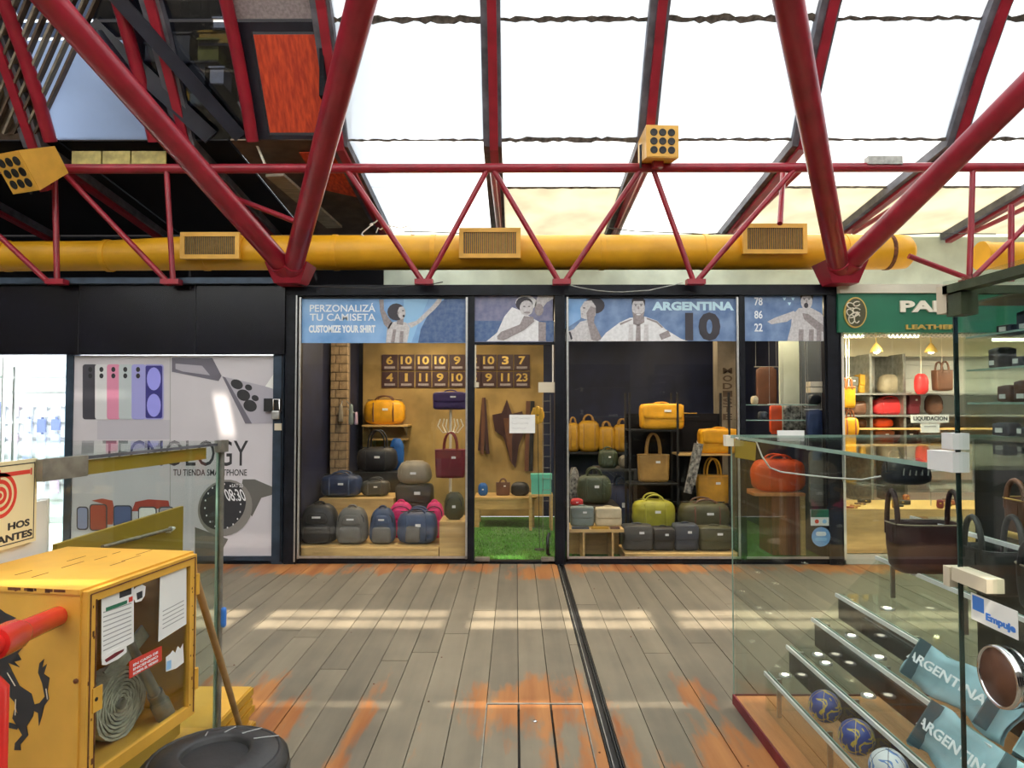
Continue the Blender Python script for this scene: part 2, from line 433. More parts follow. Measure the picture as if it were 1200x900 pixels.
def floor_material(name, wear_bias=0.0):
    m = bpy.data.materials.new(name); m.use_nodes = True; nt = m.node_tree; L = nt.links; N = nt.nodes.new
    b = nt.nodes['Principled BSDF']
    geo = N('ShaderNodeNewGeometry'); oi = N('ShaderNodeObjectInfo')
    def math_(op, a, bb=None, c=None):
        n = N('ShaderNodeMath'); n.operation = op
        for i, q in enumerate((a, bb, c)):
            if q is None: continue
            if isinstance(q, (int, float)): n.inputs[i].default_value = q
            else: L.new(q, n.inputs[i])
        return n.outputs[0]
    def noise(scale, stretch=(1,1,1), detail=5):
        mp = N('ShaderNodeMapping'); mp.inputs['Scale'].default_value = stretch; L.new(geo.outputs['Position'], mp.inputs['Vector'])
        n = N('ShaderNodeTexNoise'); n.inputs['Scale'].default_value = scale; n.inputs['Detail'].default_value = detail
        L.new(mp.outputs[0], n.inputs['Vector']); return n.outputs['Fac']
    n1 = noise(1.0, (1, 0.8, 1)); n2 = noise(9, (1.0, 0.12, 1)); n3 = noise(2.2, (4, 0.3, 1))
    # worn places of the deck, each a patch with its own outline
    patches = [(-0.80, 3.4, 0.075, 0.85), (0.10, 3.72, 0.46, 0.45), (1.05, 2.9, 0.55, 0.75), (-1.5, 3.6, 0.45, 0.5), (0.42, 2.9, 0.3, 0.8),
               (-2.2, 6.75, 1.1, 0.33), (-0.9, 6.78, 1.3, 0.28), (0.25, 6.6, 0.35, 0.35), (1.3, 6.78, 1.6, 0.24), (3.6, 6.8, 1.3, 0.3), (-3.4, 6.8, 1.2, 0.35), (1.0, 3.9, 0.12, 0.35)]
    acc = None
    sep = N('ShaderNodeSeparateXYZ'); L.new(geo.outputs['Position'], sep.inputs[0])
    for cx, cy, rx, ry in patches:
        dx = math_('MULTIPLY', math_('SUBTRACT', sep.outputs[0], cx), 1 / rx)
        dy = math_('MULTIPLY', math_('SUBTRACT', sep.outputs[1], cy), 1 / ry)
        q = math_('SQRT', math_('ADD', math_('MULTIPLY', dx, dx), math_('MULTIPLY', dy, dy)))
        q = math_('SUBTRACT', 1.0, q)
        acc = q if acc is None else math_('MAXIMUM', acc, q)
    acc = math_('MAXIMUM', acc, -0.45)
    n4 = noise(26, (1.0, 0.22, 1), 6); n5 = noise(3.5, (1, 0.7, 1), 6)
    s = math_('ADD', math_('MULTIPLY', acc, 0.42), math_('MULTIPLY', n2, 0.75))
    s = math_('ADD', s, math_('MULTIPLY', n4, 0.45))
    s = math_('ADD', s, math_('MULTIPLY', n5, 0.45))
    s = math_('SUBTRACT', s, 0.12)
    s = math_('ADD', s, math_('MULTIPLY', oi.outputs['Random'], 0.10))
    ramp = N('ShaderNodeValToRGB'); ramp.color_ramp.elements[0].position = 0.80 - wear_bias; ramp.color_ramp.elements[1].position = 0.98 - wear_bias
    L.new(s, ramp.inputs[0])
    wood = N('ShaderNodeValToRGB'); wood.color_ramp.elements[0].position = 0.3; wood.color_ramp.elements[1].position = 0.7
    wood.color_ramp.elements[0].color = (0.26, 0.075, 0.016, 1); wood.color_ramp.elements[1].color = (0.46, 0.20, 0.06, 1); L.new(n3, wood.inputs[0])
    paint = N('ShaderNodeValToRGB'); paint.color_ramp.elements[0].position = 0.3; paint.color_ramp.elements[1].position = 0.72
    paint.color_ramp.elements[0].color = (0.115, 0.098, 0.072, 1); paint.color_ramp.elements[1].color = (0.245, 0.205, 0.145, 1)
    pn = math_('ADD', math_('MULTIPLY', n3, 0.45), math_('MULTIPLY', n5, 0.42)); pn = math_('ADD', pn, math_('MULTIPLY', oi.outputs['Random'], 0.18))
    L.new(pn, paint.inputs[0])
    mx = N('ShaderNodeMix'); mx.data_type = 'RGBA'
    L.new(ramp.outputs[0], mx.inputs['Factor']); L.new(paint.outputs[0], mx.inputs['A']); L.new(wood.outputs[0], mx.inputs['B'])
    L.new(mx.outputs['Result'], b.inputs['Base Color'])
    b.inputs['Roughness'].default_value = 0.55
    bp = N('ShaderNodeBump'); bp.inputs['Strength'].default_value = 0.25; bp.inputs['Distance'].default_value = 0.004
    L.new(n2, bp.inputs['Height']); L.new(bp.outputs[0], b.inputs['Normal'])
    MT[name] = m
floor_material('deck')
MP('pane_milk', (0.90, 0.92, 0.93), 0.0, 0.04)
# ================================================================== FLOOR
fl = sobj('floor', MB().box((-9.2, -2.8, -0.25), (9.2, D + 0.02, -0.035)), 'black', 'dark void under the worn grey deck of planks')
CHX = 0.452                         # the dark floor channel
HX0, HX1, HY0, HY1 = -0.155, 0.36, 2.35, G(630, 825).y
cols = []
x = CHX + 0.034
while x < 9.1:
    cols.append((x, min(x + 0.172, 9.2))); x += 0.172
cols.append((HX1, CHX - 0.034))
x = HX0
hc = [(HX0 + i * (HX1 - HX0) / 3, HX0 + (i + 1) * (HX1 - HX0) / 3) for i in range(3)]
while x > -9.1:
    cols.append((max(x - 0.172, -9.2), x)); x -= 0.172
rf = random.Random(5)
def plank(x0, x1, y0, y1, parent=None):
    dz = rf.uniform(-0.0015, 0.0015)
    o = obj('plank', MB().box((x0 + 0.0022, y0 + 0.002, -0.03 + dz), (x1 - 0.0022, y1 - 0.002, dz)), 'deck', parent or fl)
    return o
for (a, b) in cols:
    cuts = [-2.8]
    c = -2.8 + rf.uniform(2.2, 4.6)
    while c < D - 0.8:
        cuts.append(c); c += rf.uniform(3.6, 5.0)
    cuts.append(D)
    for i in range(len(cuts) - 1):
        plank(a, b, cuts[i], cuts[i+1])
for (a, b) in hc:
    plank(a, b, HY1 + 0.012, D); plank(a, b, -2.8, HY0 - 0.012)
ht = thing('floor_hatch', 'square wooden hatch let into the deck beside the dark channel', 'hatch', ((HX0+HX1)/2, (HY0+HY1)/2, -0.03))
for (a, b) in hc:
    plank(a + 0.004, b - 0.004, HY0 + 0.004, HY1 - 0.006, ht)
m = MB()
for (p, q) in (((HX0-0.002, HY0), (HX0+0.004, HY1)), ((HX1-0.004, HY0), (HX1+0.002, HY1)), ((HX0, HY1-0.004), (HX1, HY1+0.01)), ((HX0, HY0-0.01), (HX1, HY0+0.002))):
    m.box((p[0], p[1], -0.03), (q[0], q[1], 0.0022))
obj('hatch_rim', m, 'steel_dull', ht)
sc_ = G(627, 846)
obj('pull_ring', MB().lathe([(0.012, 0.0), (0.012, 0.006), (0.006, 0.008)], (sc_.x, sc_.y, 0.001), 12), 'chrome', ht)
t1 = struct('trim_1', (CHX, 3, -0.03), 'dark steel channel running across the plank floor')
obj('channel_bed', MB().box((CHX - 0.022, -2.8, -0.034), (CHX + 0.022, D, -0.016)), 'black', t1)
for s in (-1, 1):
    obj('channel_rail', MB().box((CHX + s * 0.014, -2.8, -0.03), (CHX + s * 0.020, D, 0.003)), 'steel_dull' if s < 0 else 'black', t1)
    obj('channel_edge', MB().box((CHX + s * 0.026, -2.8, -0.03), (CHX + s * 0.032, D, 0.001)), 'black', t1)
m = MB()
for i in range(140):
    cx = rf.choice(cols); xx = cx[rf.randint(0, 1)]; xx += 0.03 if xx == cx[0] else -0.03
    if abs(xx) > 3: continue
    yy = rf.uniform(2.6, 6.8)
    m.lathe([(0.006, 0), (0.0045, 0.0026)], (xx, yy, 0.0), 6)
nl = obj('nail_heads', m, 'rust', fl); nl['kind'] = 'stuff'

# ================================================================== VAULT
VY, VZ, VR = 2.06, 2.0, 5.26
TH = [25.6, 37.3, 49, 60.7, 72.4, 84, 92.8, 101.7, 106.5, 118, 130, 142, 154.4]
def arc(th, r=VR):
    return Vector((0, VY + r * math.cos(R(th)), VZ + r * math.sin(R(th))))
SK0 = Vector((0, 6.81, 4.28)); SK1 = Vector((0, 9.40, 3.965))
XR = [-0.23 + 1.548 * k for k in range(-5, 6)]
XE = [-9.2] + XR + [9.2]
ce = struct('ceiling', (0, 2, 4), 'curved glass vault over the hall on steel ribs')
def rib_pts(extra=0.0):
    pts = [SK1 + Vector((0, 0, 0)), SK0]
    pts += [arc(25.6 + 128.8 * i / 20) for i in range(1, 21)]
    return pts
def sweep(pts, x, hw, d0, d1):
    """rectangular bar swept along a curve in the Y-Z plane; d0..d1 inward offsets"""
    n = len(pts); m = MB(); vs = []
    for i, p in enumerate(pts):
        d = (pts[min(i+1, n-1)] - pts[max(i-1, 0)]).normalized()
        nn = Vector((0, d.z, -d.y)) * 1.0
        if nn.z > 0 and i > 1 and nn.dot(Vector((0, VY, VZ)) - p) < 0: nn = -nn
        if nn.dot(Vector((0, VY, VZ)) - p) < 0: nn = -nn
        for (sx, q) in ((-hw, d0), (hw, d0), (hw, d1), (-hw, d1)):
            vs.append(p + nn * q + Vector((x + sx, 0, 0)))
    fs = []
    for i in range(n - 1):
        for k in range(4):
            k2 = (k + 1) % 4
            fs.append((i*4+k, i*4+k2, i*4+4+k2, i*4+4+k))
    fs += [(3,2,1,0), tuple(range(4*n-4, 4*n))]
    return m.add(vs, fs)
for k, x in enumerate(XR):
    rb = obj('roof_rib', sweep(rib_pts(), x, 0.092, -0.02, 0.085), 'rib_grey', ce)
    obj('rib_flange', sweep(rib_pts(), x + 0.015, 0.042, 0.085, 0.125), 'red_steel', rb)
DARKX = XR[4]                       # left of this rib the lower rows are boarded and dark
rv = random.Random(3)
def slab(a, b, x0, x1, th=0.012, g=0.012):
    d = (b - a).normalized(); nn = Vector((0, -d.z, d.y))
    if nn.dot(a - Vector((0, VY, VZ))) < 0: nn = -nn
    a = a + d * g; b = b - d * g
    m = MB()
    o = nn * rv.uniform(0.0, 0.006)
    pts = [a + Vector((x0 + g, 0, 0)) + o, a + Vector((x1 - g, 0, 0)) + o, b + Vector((x1 - g, 0, 0)) + o, b + Vector((x0 + g, 0, 0)) + o]
    return m.prism(pts, nn * th)
SUN_HOLES = {(3, 4): (-4.10, -3.95, 72.6, 76.0), (5, 4): (-1.72, -1.25, 81.2, 83.2)}  # gaps added in the unseen roof for sun patches on poster and turf
for i in range(len(XE) - 1):
    x0, x1 = XE[i], XE[i+1]
    dark = x1 <= DARKX + 0.01
    for r_ in range(len(TH) - 1):
        if TH[r_] == 101.7: continue            # slit added in the unseen roof to throw the sun band
        if dark and r_ < 2: continue
        mt = 'pane' if r_ < 2 else 'pane_milk'
        hole = SUN_HOLES.get((i, r_))
        if hole:                                # sheet in pieces round a gap added for a sun patch
            h0, h1, t0, t1 = hole
            for (xa, xb, ta, tb) in ((x0, h0, TH[r_], TH[r_+1]), (h1, x1, TH[r_], TH[r_+1]), (h0, h1, TH[r_], t0), (h0, h1, t1, TH[r_+1])):
                if tb - ta > 0.3: obj('roof_pane', slab(arc(ta), arc(tb), xa, xb, 0.012, 0.001), mt, ce)
        else:
            obj('roof_pane', slab(arc(TH[r_]), arc(TH[r_+1]), x0, x1), mt, ce)
    if not dark:
        mid = SK0.lerp(SK1, 0.42)
        lo = 'pane_old' if i in (6, 8, 9, 10) else 'pane'
        obj('roof_pane', slab(SK0, mid, x0, x1), 'pane', ce)
        obj('roof_pane', slab(mid, SK1, x0, x1), lo, ce)
# bars of the added sun slit; the middle one splits the floor band
for th in (101.7, 104.1, 106.5):
    p = arc(th, VR - 0.02)
    obj('slit_bar', MB().box((-9.2, p.y - 0.02, p.z - 0.02), (9.2, p.y + 0.02, p.z + 0.02)), 'rib_grey', ce)
# dirty sealant lines along the joints, frayed
def seam(c, d_along, x0, x1, wmax, seed, keep=1.0):
    rr = random.Random(seed); n = 26; up = []; dn = []
    for i in range(n + 1):
        t = i / n; xx = x0 + (x1 - x0) * t
        a = wmax * rr.uniform(0.25, 1.0); b = wmax * rr.uniform(0.15, 0.8)
        up.append(c + Vector((xx, 0, 0)) + d_along * a); dn.append(c + Vector((xx, 0, 0)) - d_along * b)
    nn = Vector((0, -d_along.z, d_along.y)); 
    if nn.dot(Vector((0, VY, VZ)) - c) < 0: nn = -nn
    m = MB()
    for i in range(n):
        q = [up[i], up[i+1], dn[i+1], dn[i]]
        m.prism([p + nn * 0.012 for p in q], -nn * 0.010)
    return m
sx = 0
for i in range(len(XE) - 1):
    x0, x1 = XE[i] + 0.07, XE[i+1] - 0.07
    if x1 <= DARKX + 0.01: continue
    for th, wd in ((25.6, 0.035), (37.3, 0.05)):
        sx += 1
        d = (arc(th + 1) - arc(th - 1)).normalized()
        obj('seam_strip', seam(arc(th), d, x0, x1, wd * rv.uniform(0.5, 1.2), sx), 'seam', ce)
    if i in (6, 8, 9, 10):
        sx += 1
        obj('seam_strip', seam(SK0.lerp(SK1, 0.42), (SK1 - SK0).normalized(), x0, x1 , 0.03, sx), 'seam', ce)
obj('seam_strip', seam(SK0.lerp(SK1, 0.72), Vector((1, 0, 0)) * 0.3, 0.62, 0.66, 0.05, 77), 'seam', ce)
# --- the boarded bays on the left: red mullions, dark panels, one orange panel, a pale sheet for reflected sky
MX = [-2.62, -3.60, -4.64, -5.70, -6.8]
for x in MX:
    pts = [arc(60.7 - 35.1 * i / 8, VR - 0.10) for i in range(9)]
    obj('red_mullion', MB().tube([p + Vector((x, 0, 0)) for p in pts], 0.062, 10), 'red_steel', ce)
PX = [DARKX] + MX + [-9.2]
for i in range(len(PX) - 1):
    x1, x0 = PX[i], PX[i+1]
    for r_ in range(2):
        a, b = arc(TH[r_]), arc(TH[r_+1])
        if i == 0 and r_ == 0:
            obj('roof_panel', slab(a, a.lerp(b, 0.06), x0, x1, 0.02), 'vault_navy', ce)
            obj('roof_panel', slab(a.lerp(b, 0.06), b.lerp(a, 0.10), x0 + 0.14, x1 - 0.03, 0.02), 'orange_panel', ce)
            obj('roof_panel', slab(a, b, x0, x0 + 0.15, 0.03), 'vault_navy', ce)
            obj('roof_panel', slab(b.lerp(a, 0.10), b, x0, x1, 0.02), 'vault_navy', ce)
        elif i == 0:
            obj('roof_panel', slab(a, b, x0, x1), 'print_mid', ce)
        elif i == 1:
            obj('roof_panel', slab(a, b, x0, x1), 'tint_glass', ce)
        elif i == 2:
            obj('roof_panel', slab(a, a.lerp(b, 0.86) if r_ == 0 else b, x0, x1), 'sky_reflect_pane' if r_ == 0 else 'tint_glass', ce)
            if r_ == 0: obj('roof_panel', slab(a.lerp(b, 0.86), b, x0, x1), 'tint_glass', ce)
        elif i == 3:
            obj('roof_panel', slab(a, a.lerp(b, 0.7), x0, x1), 'brown_wall', ce)
            obj('roof_panel', slab(a.lerp(b, 0.7), b, x0, x1), 'brown_wall', ce)
        else:
            obj('roof_panel', slab(a, b, x0, x1), 'brown_wall', ce)
obj('reflection_back', MB().box((-4.64, 7.35, 4.35), (-1.85, 7.40, 6.6)), 'dark_wall', ce)  # dark backing added behind the glass and its reflected boxes
obj('reflection_side', MB().box((-1.84, 6.3, 4.5), (-1.80, 7.4, 6.2)), 'dark_wall', ce)
# boarded skirt
for i, (x0, x1) in enumerate(((-9.2, -6.5), (-6.5, -4.64), (-4.64, -2.9), (-2.9, DARKX))):
    obj('roof_panel', slab(SK0, SK1, x0, x1, 0.03), 'dark_wall' if i < 3 else 'brown_wall', ce)
for (px0, px1) in ((84, 118), (120, 152), (154, 194)):
    pa_, pb_ = pbox(px0, 177, px1, 197, 6.84, 6.86)
    obj('roof_panel', MB().box(pa_, pb_), 'pane_moss', ce)
sk_n = Vector((0, SK1.z - SK0.z, -(SK1.y - SK0.y))).normalized() * 0.03
obj('roof_panel', MB().prism([SK0.lerp(SK1, 0.08) + Vector((-2.25, 0, 0)) + sk_n, SK0.lerp(SK1, 0.08) + Vector((-1.9, 0, 0)) + sk_n, SK0.lerp(SK1, 0.5) + Vector((-1.9, 0, 0)) + sk_n, SK0.lerp(SK1, 0.42) + Vector((-2.25, 0, 0)) + sk_n], -sk_n * 0.4), 'orange_panel', ce)
# slanting laths behind the reflected-sky sheet
for k in range(10):
    a = arc(26.5, VR - 0.03); b = arc(41, VR - 0.03)
    xx = -4.60 - 0.105 * k
    obj('lath', MB().bar(a + Vector((xx - 0.2, 0, 0)), b + Vector((xx + 0.92, 0, 0)), 0.02, 0.092, arc(33) - Vector((0, VY, VZ))), 'old_wood' if k % 2 else 'brown_wall', ce)
obj('lath', MB().bar(arc(36.5, VR - 0.04) + Vector((-3.86, 0, 0)), arc(25.8, VR - 0.04) + Vector((-3.28, 0, 0)), 0.02, 0.26, arc(33) - Vector((0, VY, VZ))), 'vault_navy', ce)
obj('lath', MB().bar(arc(26, VR - 0.05) + Vector((-3.05, 0, 0)), arc(37, VR - 0.05) + Vector((-3.95, 0, 0)), 0.16, 0.05, (0, 1, 0)), 'vault_navy', ce)
obj('lath', MB().bar(arc(26, VR - 0.05) + Vector((-2.75, 0, 0)), arc(48, VR - 0.05) + Vector((-4.1, 0, 0)), 0.13, 0.05, (0, 1, 0)), 'vault_navy', ce)
obj('lath', MB().bar(P(322, 205, 7.0), P(392, 266, 8.6), 0.20, 0.03), 'old_wood', ce)
obj('lath', MB().bar(P(280, 120, 6.95), P(312, 196, 6.95), 0.03, 0.02), 'letter_cream', ce)
# boxes added behind the tinted glass for goods it reflects
lf = [((233, 38, 272, 51), 'leaf_gold', 'yellow crate shape for a reflection in dark roof glass'), ((199, 103, 223, 118), 'leaf_gold', 'yellow box shape for a reflection low in dark roof glass'),
      ((232, 47, 256, 71), 'b_lime', 'lime green sack shape for a reflection in dark roof glass'), ((196, 40, 222, 72), 'b_grey', 'grey carton shape for a reflection high in dark roof glass'),
      ((205, 74, 240, 100), 'b_char', 'dark grey carton shape for a reflection amid dark roof glass'), ((246, 80, 262, 98), 'white', 'small white carton shape for a reflection right of the dark grey one'),
      ((170, 52, 190, 70), 'b_grey', 'grey crate shape for a reflection at the left of dark roof glass'), ((222, 108, 246, 122), 'b_teal', 'pale teal carton shape for a reflection low in dark roof glass'), ((250, 22, 270, 33), 'white', 'white carton shape for a reflection above the yellow crate')]
for (bx, mt, lb) in lf:
    a, b = pbox(*bx, 7.0, 7.2)
    t = thing('reflected_crate', lb, 'crate', ((a[0]+b[0])/2, 7.1, a[2]))
    obj('body', MB().box(a, b), mt, t)
    obj('lid', MB().box((a[0]-0.01, 6.99, b[2]), (b[0]+0.01, 7.21, b[2]+0.02)), mt, t)
    m = MB().box((a[0], 6.98, a[2]-0.03), (b[0], 7.35, a[2]-0.005)); obj('reflection_shelf', m, 'vault_navy', ce)

# ================================================================== WALLS OF THE HALL
BW = 9.42
sobj('wall_back_right', MB().box((DARKX - 0.05, BW, 2.7), (9.2, BW + 0.1, 4.1)), 'green_wall', 'pale wall above the shops behind the yellow duct')
sobj('wall_back_left', MB().box((-9.2, BW, 2.7), (DARKX - 0.05, BW + 0.1, 4.1)), 'dark_wall', 'black wall above the phone shop')
wr = sobj('wall_rear', MB().box((-9.2, -2.95, 0), (9.2, -2.75, 4.30)), 'hall_wall', 'hall wall on the far side')
for k in range(6):
    obj('rear_shop_glass', MB().box((-8.6 + 3 * k, -2.76, 0.1), (-6.2 + 3 * k, -2.72, 2.6)), 'black_gloss', wr)
for s, nm in ((-1, 'left'), (1, 'right')):
    pts = [(s * 9.2, -2.8, 0), (s * 9.2, 9.5, 0), (s * 9.2, 9.5, 4.0), (s * 9.2, 6.81, 4.3)] + [Vector((s * 9.2, 0, 0)) + arc(25.6 + 128.8 * i / 12) for i in range(1, 13)]
    sobj('wall_' + nm, MB().prism(pts, (s * 0.1, 0, 0)), 'hall_wall')

# ================================================================== RED STEEL
TY = 6.75
cz = P(600, 197, TY).z
tr = thing('roof_truss', 'thin red tube truss in front of the yellow duct', 'truss', (0, TY, P(600, 331, TY).z))
obj('top_chord', MB().tube([(-9.2, TY, cz), (9.2, TY, cz)], 0.047, 10), 'red_steel', tr)
dg = [(405,197,495,330), (572,197,500,330), (577,197,655,330), (752,197,662,330), (765,197,812,328), (932,197,818,328), (1140,197,1136,327), (64,197,67,334), (195,197,203,334),
      (72,200,199,333), (1065,300,1134,326), (1205,262,1140,326), (-40,240,58,332), (270,230,352,262), (918,200,914,262), (1185,240,1185,330)]
for a in dg:
    yy = TY + (0.35 if a[1] in (230, 200) and a[0] > 250 else 0)
    obj('diagonal' if abs(a[0]-a[2]) > 12 else 'post', MB().tube([P(a[0], a[1], yy), P(a[2], a[3], TY)], 0.028, 8), 'red_steel', tr)
for a in (497, 658, 815, 1137, 67, 201):
    q = P(a, 330, TY)
    obj('foot_plate', MB().box((q.x - 0.09, TY - 0.05, q.z - 0.03), (q.x + 0.09, TY + 0.05, q.z + 0.02)), 'red_steel', tr)
# long diagonals that reach back from the chord to the foot of each rib
for x in XR[5:]:
    obj('back_stay', MB().tube([(x, TY, cz), (x + 0.02, 8.9, 3.86)], 0.03, 8), 'red_steel', tr)
tp = P(1034, 191, TY)
tag(obj('light_fitting', MB().box((tp.x-0.17, TY-0.06, tp.z-0.03), (tp.x+0.17, TY+0.02, tp.z+0.05)), 'steel_dull'), 'small grey box fixed on the thin red chord', 'light fitting')
# the big V struts
def big(node, tops, label):
    N = P(node[0], node[1], 6.8)
    t = thing('v_strut', label, 'strut', (N.x, N.y, P(node[0], 335, 6.8).z))
    for q in tops:
        A = P(*q); d = A - N; e = N + d * ((2.35 - N.y) / d.y)
        s0 = N + d.normalized() * 0.10
        tb = obj('tube', MB().tube([s0, e], 0.098, 18), 'red_steel', t)
        obj('sleeve', MB().tube([s0 - d.normalized()*0.01, s0 + d.normalized() * 0.10], 0.112, 18), 'red_steel', tb)
    b0 = P(node[0], 334, 6.8)
    m = MB()
    w0, w1 = 0.13, 0.21
    z0, z1 = b0.z, N.z + 0.10
    vs = []
    for (w_, z_, yy) in ((w0, z0, 0.12), (w1, z1, 0.16)):
        vs += [(N.x-w_, N.y-yy, z_), (N.x+w_, N.y-yy, z_), (N.x+w_, N.y+yy, z_), (N.x-w_, N.y+yy, z_)]
    m.add(vs, [(0,3,2,1),(4,5,6,7),(0,1,5,4),(1,2,6,5),(2,3,7,6),(3,0,4,7)])
    obj('gusset', m, 'red_steel', t)
big((341, 322), ((58, 0, 4.4), (424, 0, 4.4)), 'thick red tube struts spreading from above the phone shop corner')
big((984, 320), ((924, 0, 4.4), (1200, 105, 5.1)), 'thick red tube struts spreading from beside the green shop sign')
zt = 6.45
tag(obj('ridge_tube', MB().tube([(-9.2, 2.35, zt), (9.2, 2.35, zt)], 0.10, 12), 'red_steel'), 'thick red tube overhead joining the struts', 'beam')

# ================================================================== AIR DUCTS
DY = 7.28
dz = P(600, 296, DY).z
ex = P(1050, 296, DY).x
du = thing('air_duct', 'long round yellow air duct above the shop fronts', 'duct', (0, DY, dz - 0.19))
xs = [-9.2, -4.9, -4.2, -3.4]
pts = [(-9.2, DY, dz - 0.06), (-4.4, DY, dz - 0.03), (-3.35, DY, dz), (ex, DY, dz), (ex + 0.10, DY, dz), (ex + 0.155, DY, dz), (ex + 0.17, DY, dz)]
obj('pipe', MB().tube(pts, [0.155, 0.16, 0.185, 0.185, 0.175, 0.12, 0.06], 24), 'yellow_duct', du)
for x in (-5.5, -4.4, -3.35, -1.95, -0.9, 0.9, 2.0, 3.5):
    obj('band', MB().tube([(x, DY, dz - (0.03 if x < -4 else 0)), (x + 0.05, DY, dz - (0.03 if x < -4 else 0))], 0.192 if x > -3.4 else 0.172, 24), 'yellow_duct', du)
obj('collar', MB().tube([(ex - 0.12, DY, dz), (ex - 0.08, DY, dz)], 0.192, 24), 'rust', du)
d2 = thing('air_duct', 'short yellow duct with an open end right of the green sign', 'duct', (6, DY, dz - 0.16))
x2 = P(1150, 299, DY).x; z2 = P(1150, 300, DY).z
obj('pipe', MB().tube([(x2, DY, z2), (9.2, DY, z2)], 0.145, 20), 'yellow_duct', d2)
obj('collar', MB().tube([(x2 - 0.01, DY, z2), (x2 + 0.05, DY, z2)], 0.155, 20), 'yellow_duct', d2)
for (bx, nm) in (((212, 273, 279, 302), 'left'), ((539, 268, 609, 301), 'mid'), ((872, 263, 945, 296), 'right')):
    yf = 7.02
    a, b = pbox(*bx, yf, DY - 0.05)
    v = obj('vent_box', MB().box((a[0], yf + 0.02, a[2]), b), 'yellow_duct', du)
    m = MB(); e = 0.035
    m.box((a[0]-0.01, yf, a[2]-0.01), (b[0]+0.01, yf+0.03, a[2]+e)); m.box((a[0]-0.01, yf, b[2]-e), (b[0]+0.01, yf+0.03, b[2]+0.01))
    m.box((a[0]-0.01, yf, a[2]+e), (a[0]+e, yf+0.03, b[2]-e)); m.box((b[0]-e, yf, a[2]+e), (b[0]+0.01, yf+0.03, b[2]-e))
    obj('vent_frame', m, 'yellow_paint', v)
    obj('vent_screen', MB().box((a[0]+e, yf+0.021, a[2]+e), (b[0]-e, yf+0.024, b[2]-e)), 'black', v)
    m = MB(); n = 26
    for k in range(n):
        xx = a[0] + e + (b[0]-a[0]-2*e) * (k + 0.5) / n
        m.box((xx-0.0055, yf+0.008, a[2]+e), (xx+0.0055, yf+0.02, b[2]-e))
    g = obj('grille_slats', m, 'grille', v); g['kind'] = 'stuff'

# loudspeakers on the chord
def speaker(c, s, rz, rx, label):
    t = thing('loudspeaker', label, 'loudspeaker', c, 'yellow loudspeaker boxes on the truss', 0)
    t.rotation_euler = (rx, 0, rz)
    h = s / 2
    vs = [(-h, -h, -h), (h, -h, -h), (h, h, -h*0.7), (-h, h, -h*0.7), (-h, -h, h), (h, -h, h), (h, h, h*0.7), (-h, h, h*0.7)]
    b = obj('cabinet', MB().add(vs, [(0,3,2,1),(4,5,6,7),(0,1,5,4),(1,2,6,5),(2,3,7,6),(3,0,4,7)]), 'yellow_paint', t, False)
    obj('face_plate', MB().box((-h*0.94, -h-0.006, -h*0.94), (h*0.94, -h, h*0.94)), 'yellow_paint', t, False)
    for i in range(3):
        for j in range(3):
            mm = Matrix.Rotation(R(90), 4, 'X')
            obj('driver', MB().lathe([(s*0.115, 0), (s*0.115, 0.005), (s*0.09, 0.005), (s*0.07, 0.002), (s*0.03, 0.0015)], ((i-1)*s*0.27, -h-0.006, (j-1)*s*0.27), 14, mm), 'black', t, False)
    obj('bracket', MB().tube([(-h-0.015, 0.0, -h*1.3), (-h-0.015, 0, 0.02), (-h-0.004, 0, 0.02)], 0.012, 6), 'black', t, False)
    obj('clamp', MB().box((-0.05, -0.02, -h*1.25), (0.05, 0.05, -h*0.8)), 'red_steel', t, False)
q = P(771, 173, 6.62); speaker((q.x, 6.62, q.z), 0.315, R(4), 0, 'yellow loudspeaker box beside the middle roof rib')
q = P(38, 196, 6.45); speaker((q.x, 6.45, q.z), 0.37, R(-20), R(34), 'tilted yellow loudspeaker box at the dark left end of the truss')
# loose cables over the duct
rc = random.Random(9)
def cable(p0, p1, sag, label, mat='cable_black', r=0.006, wob=0.03, cat='cable'):
    p0 = Vector(p0); p1 = Vector(p1); pts = []
    for i in range(15):
        t = i / 14; q = p0.lerp(p1, t)
        pts.append(q + Vector((rc.uniform(-wob, wob), rc.uniform(-wob, wob)*0.5, -sag * 4 * t * (1 - t) + rc.uniform(-wob, wob) * 0.5)))
    return tag(obj('cable', MB().tube(pts, r, 5), mat), label, cat)
cable((-1.2, 7.3, dz + 0.24), (2.2, 7.35, dz + 0.22), 0.04, 'black cable lying along the top of the yellow duct', wob=0.02)
cable((1.0, 7.3, dz + 0.26), (5.2, 7.4, dz + 0.24), 0.05, 'dark cable strung over the right end of the yellow duct', wob=0.03)
cable(P(425, 278, 7.2), P(455, 268, 7.2), -0.12, 'white cable looped over the duct left of the middle vent', 'cable_white', 0.007, 0.05)
cable(P(440, 270, 7.22), P(488, 277, 7.22), -0.08, 'white cable tangle just left of the middle vent', 'cable_white', 0.007, 0.05)
cable(P(330, 332, 6.78), P(520, 331, 6.78), 0.05, 'thin dark cable hanging along the header over the player banner', wob=0.01)
cable(P(660, 332, 6.78), P(800, 331, 6.78), 0.09, 'thin grey cable hanging over the right banner', 'steel_dull', 0.005, 0.008)
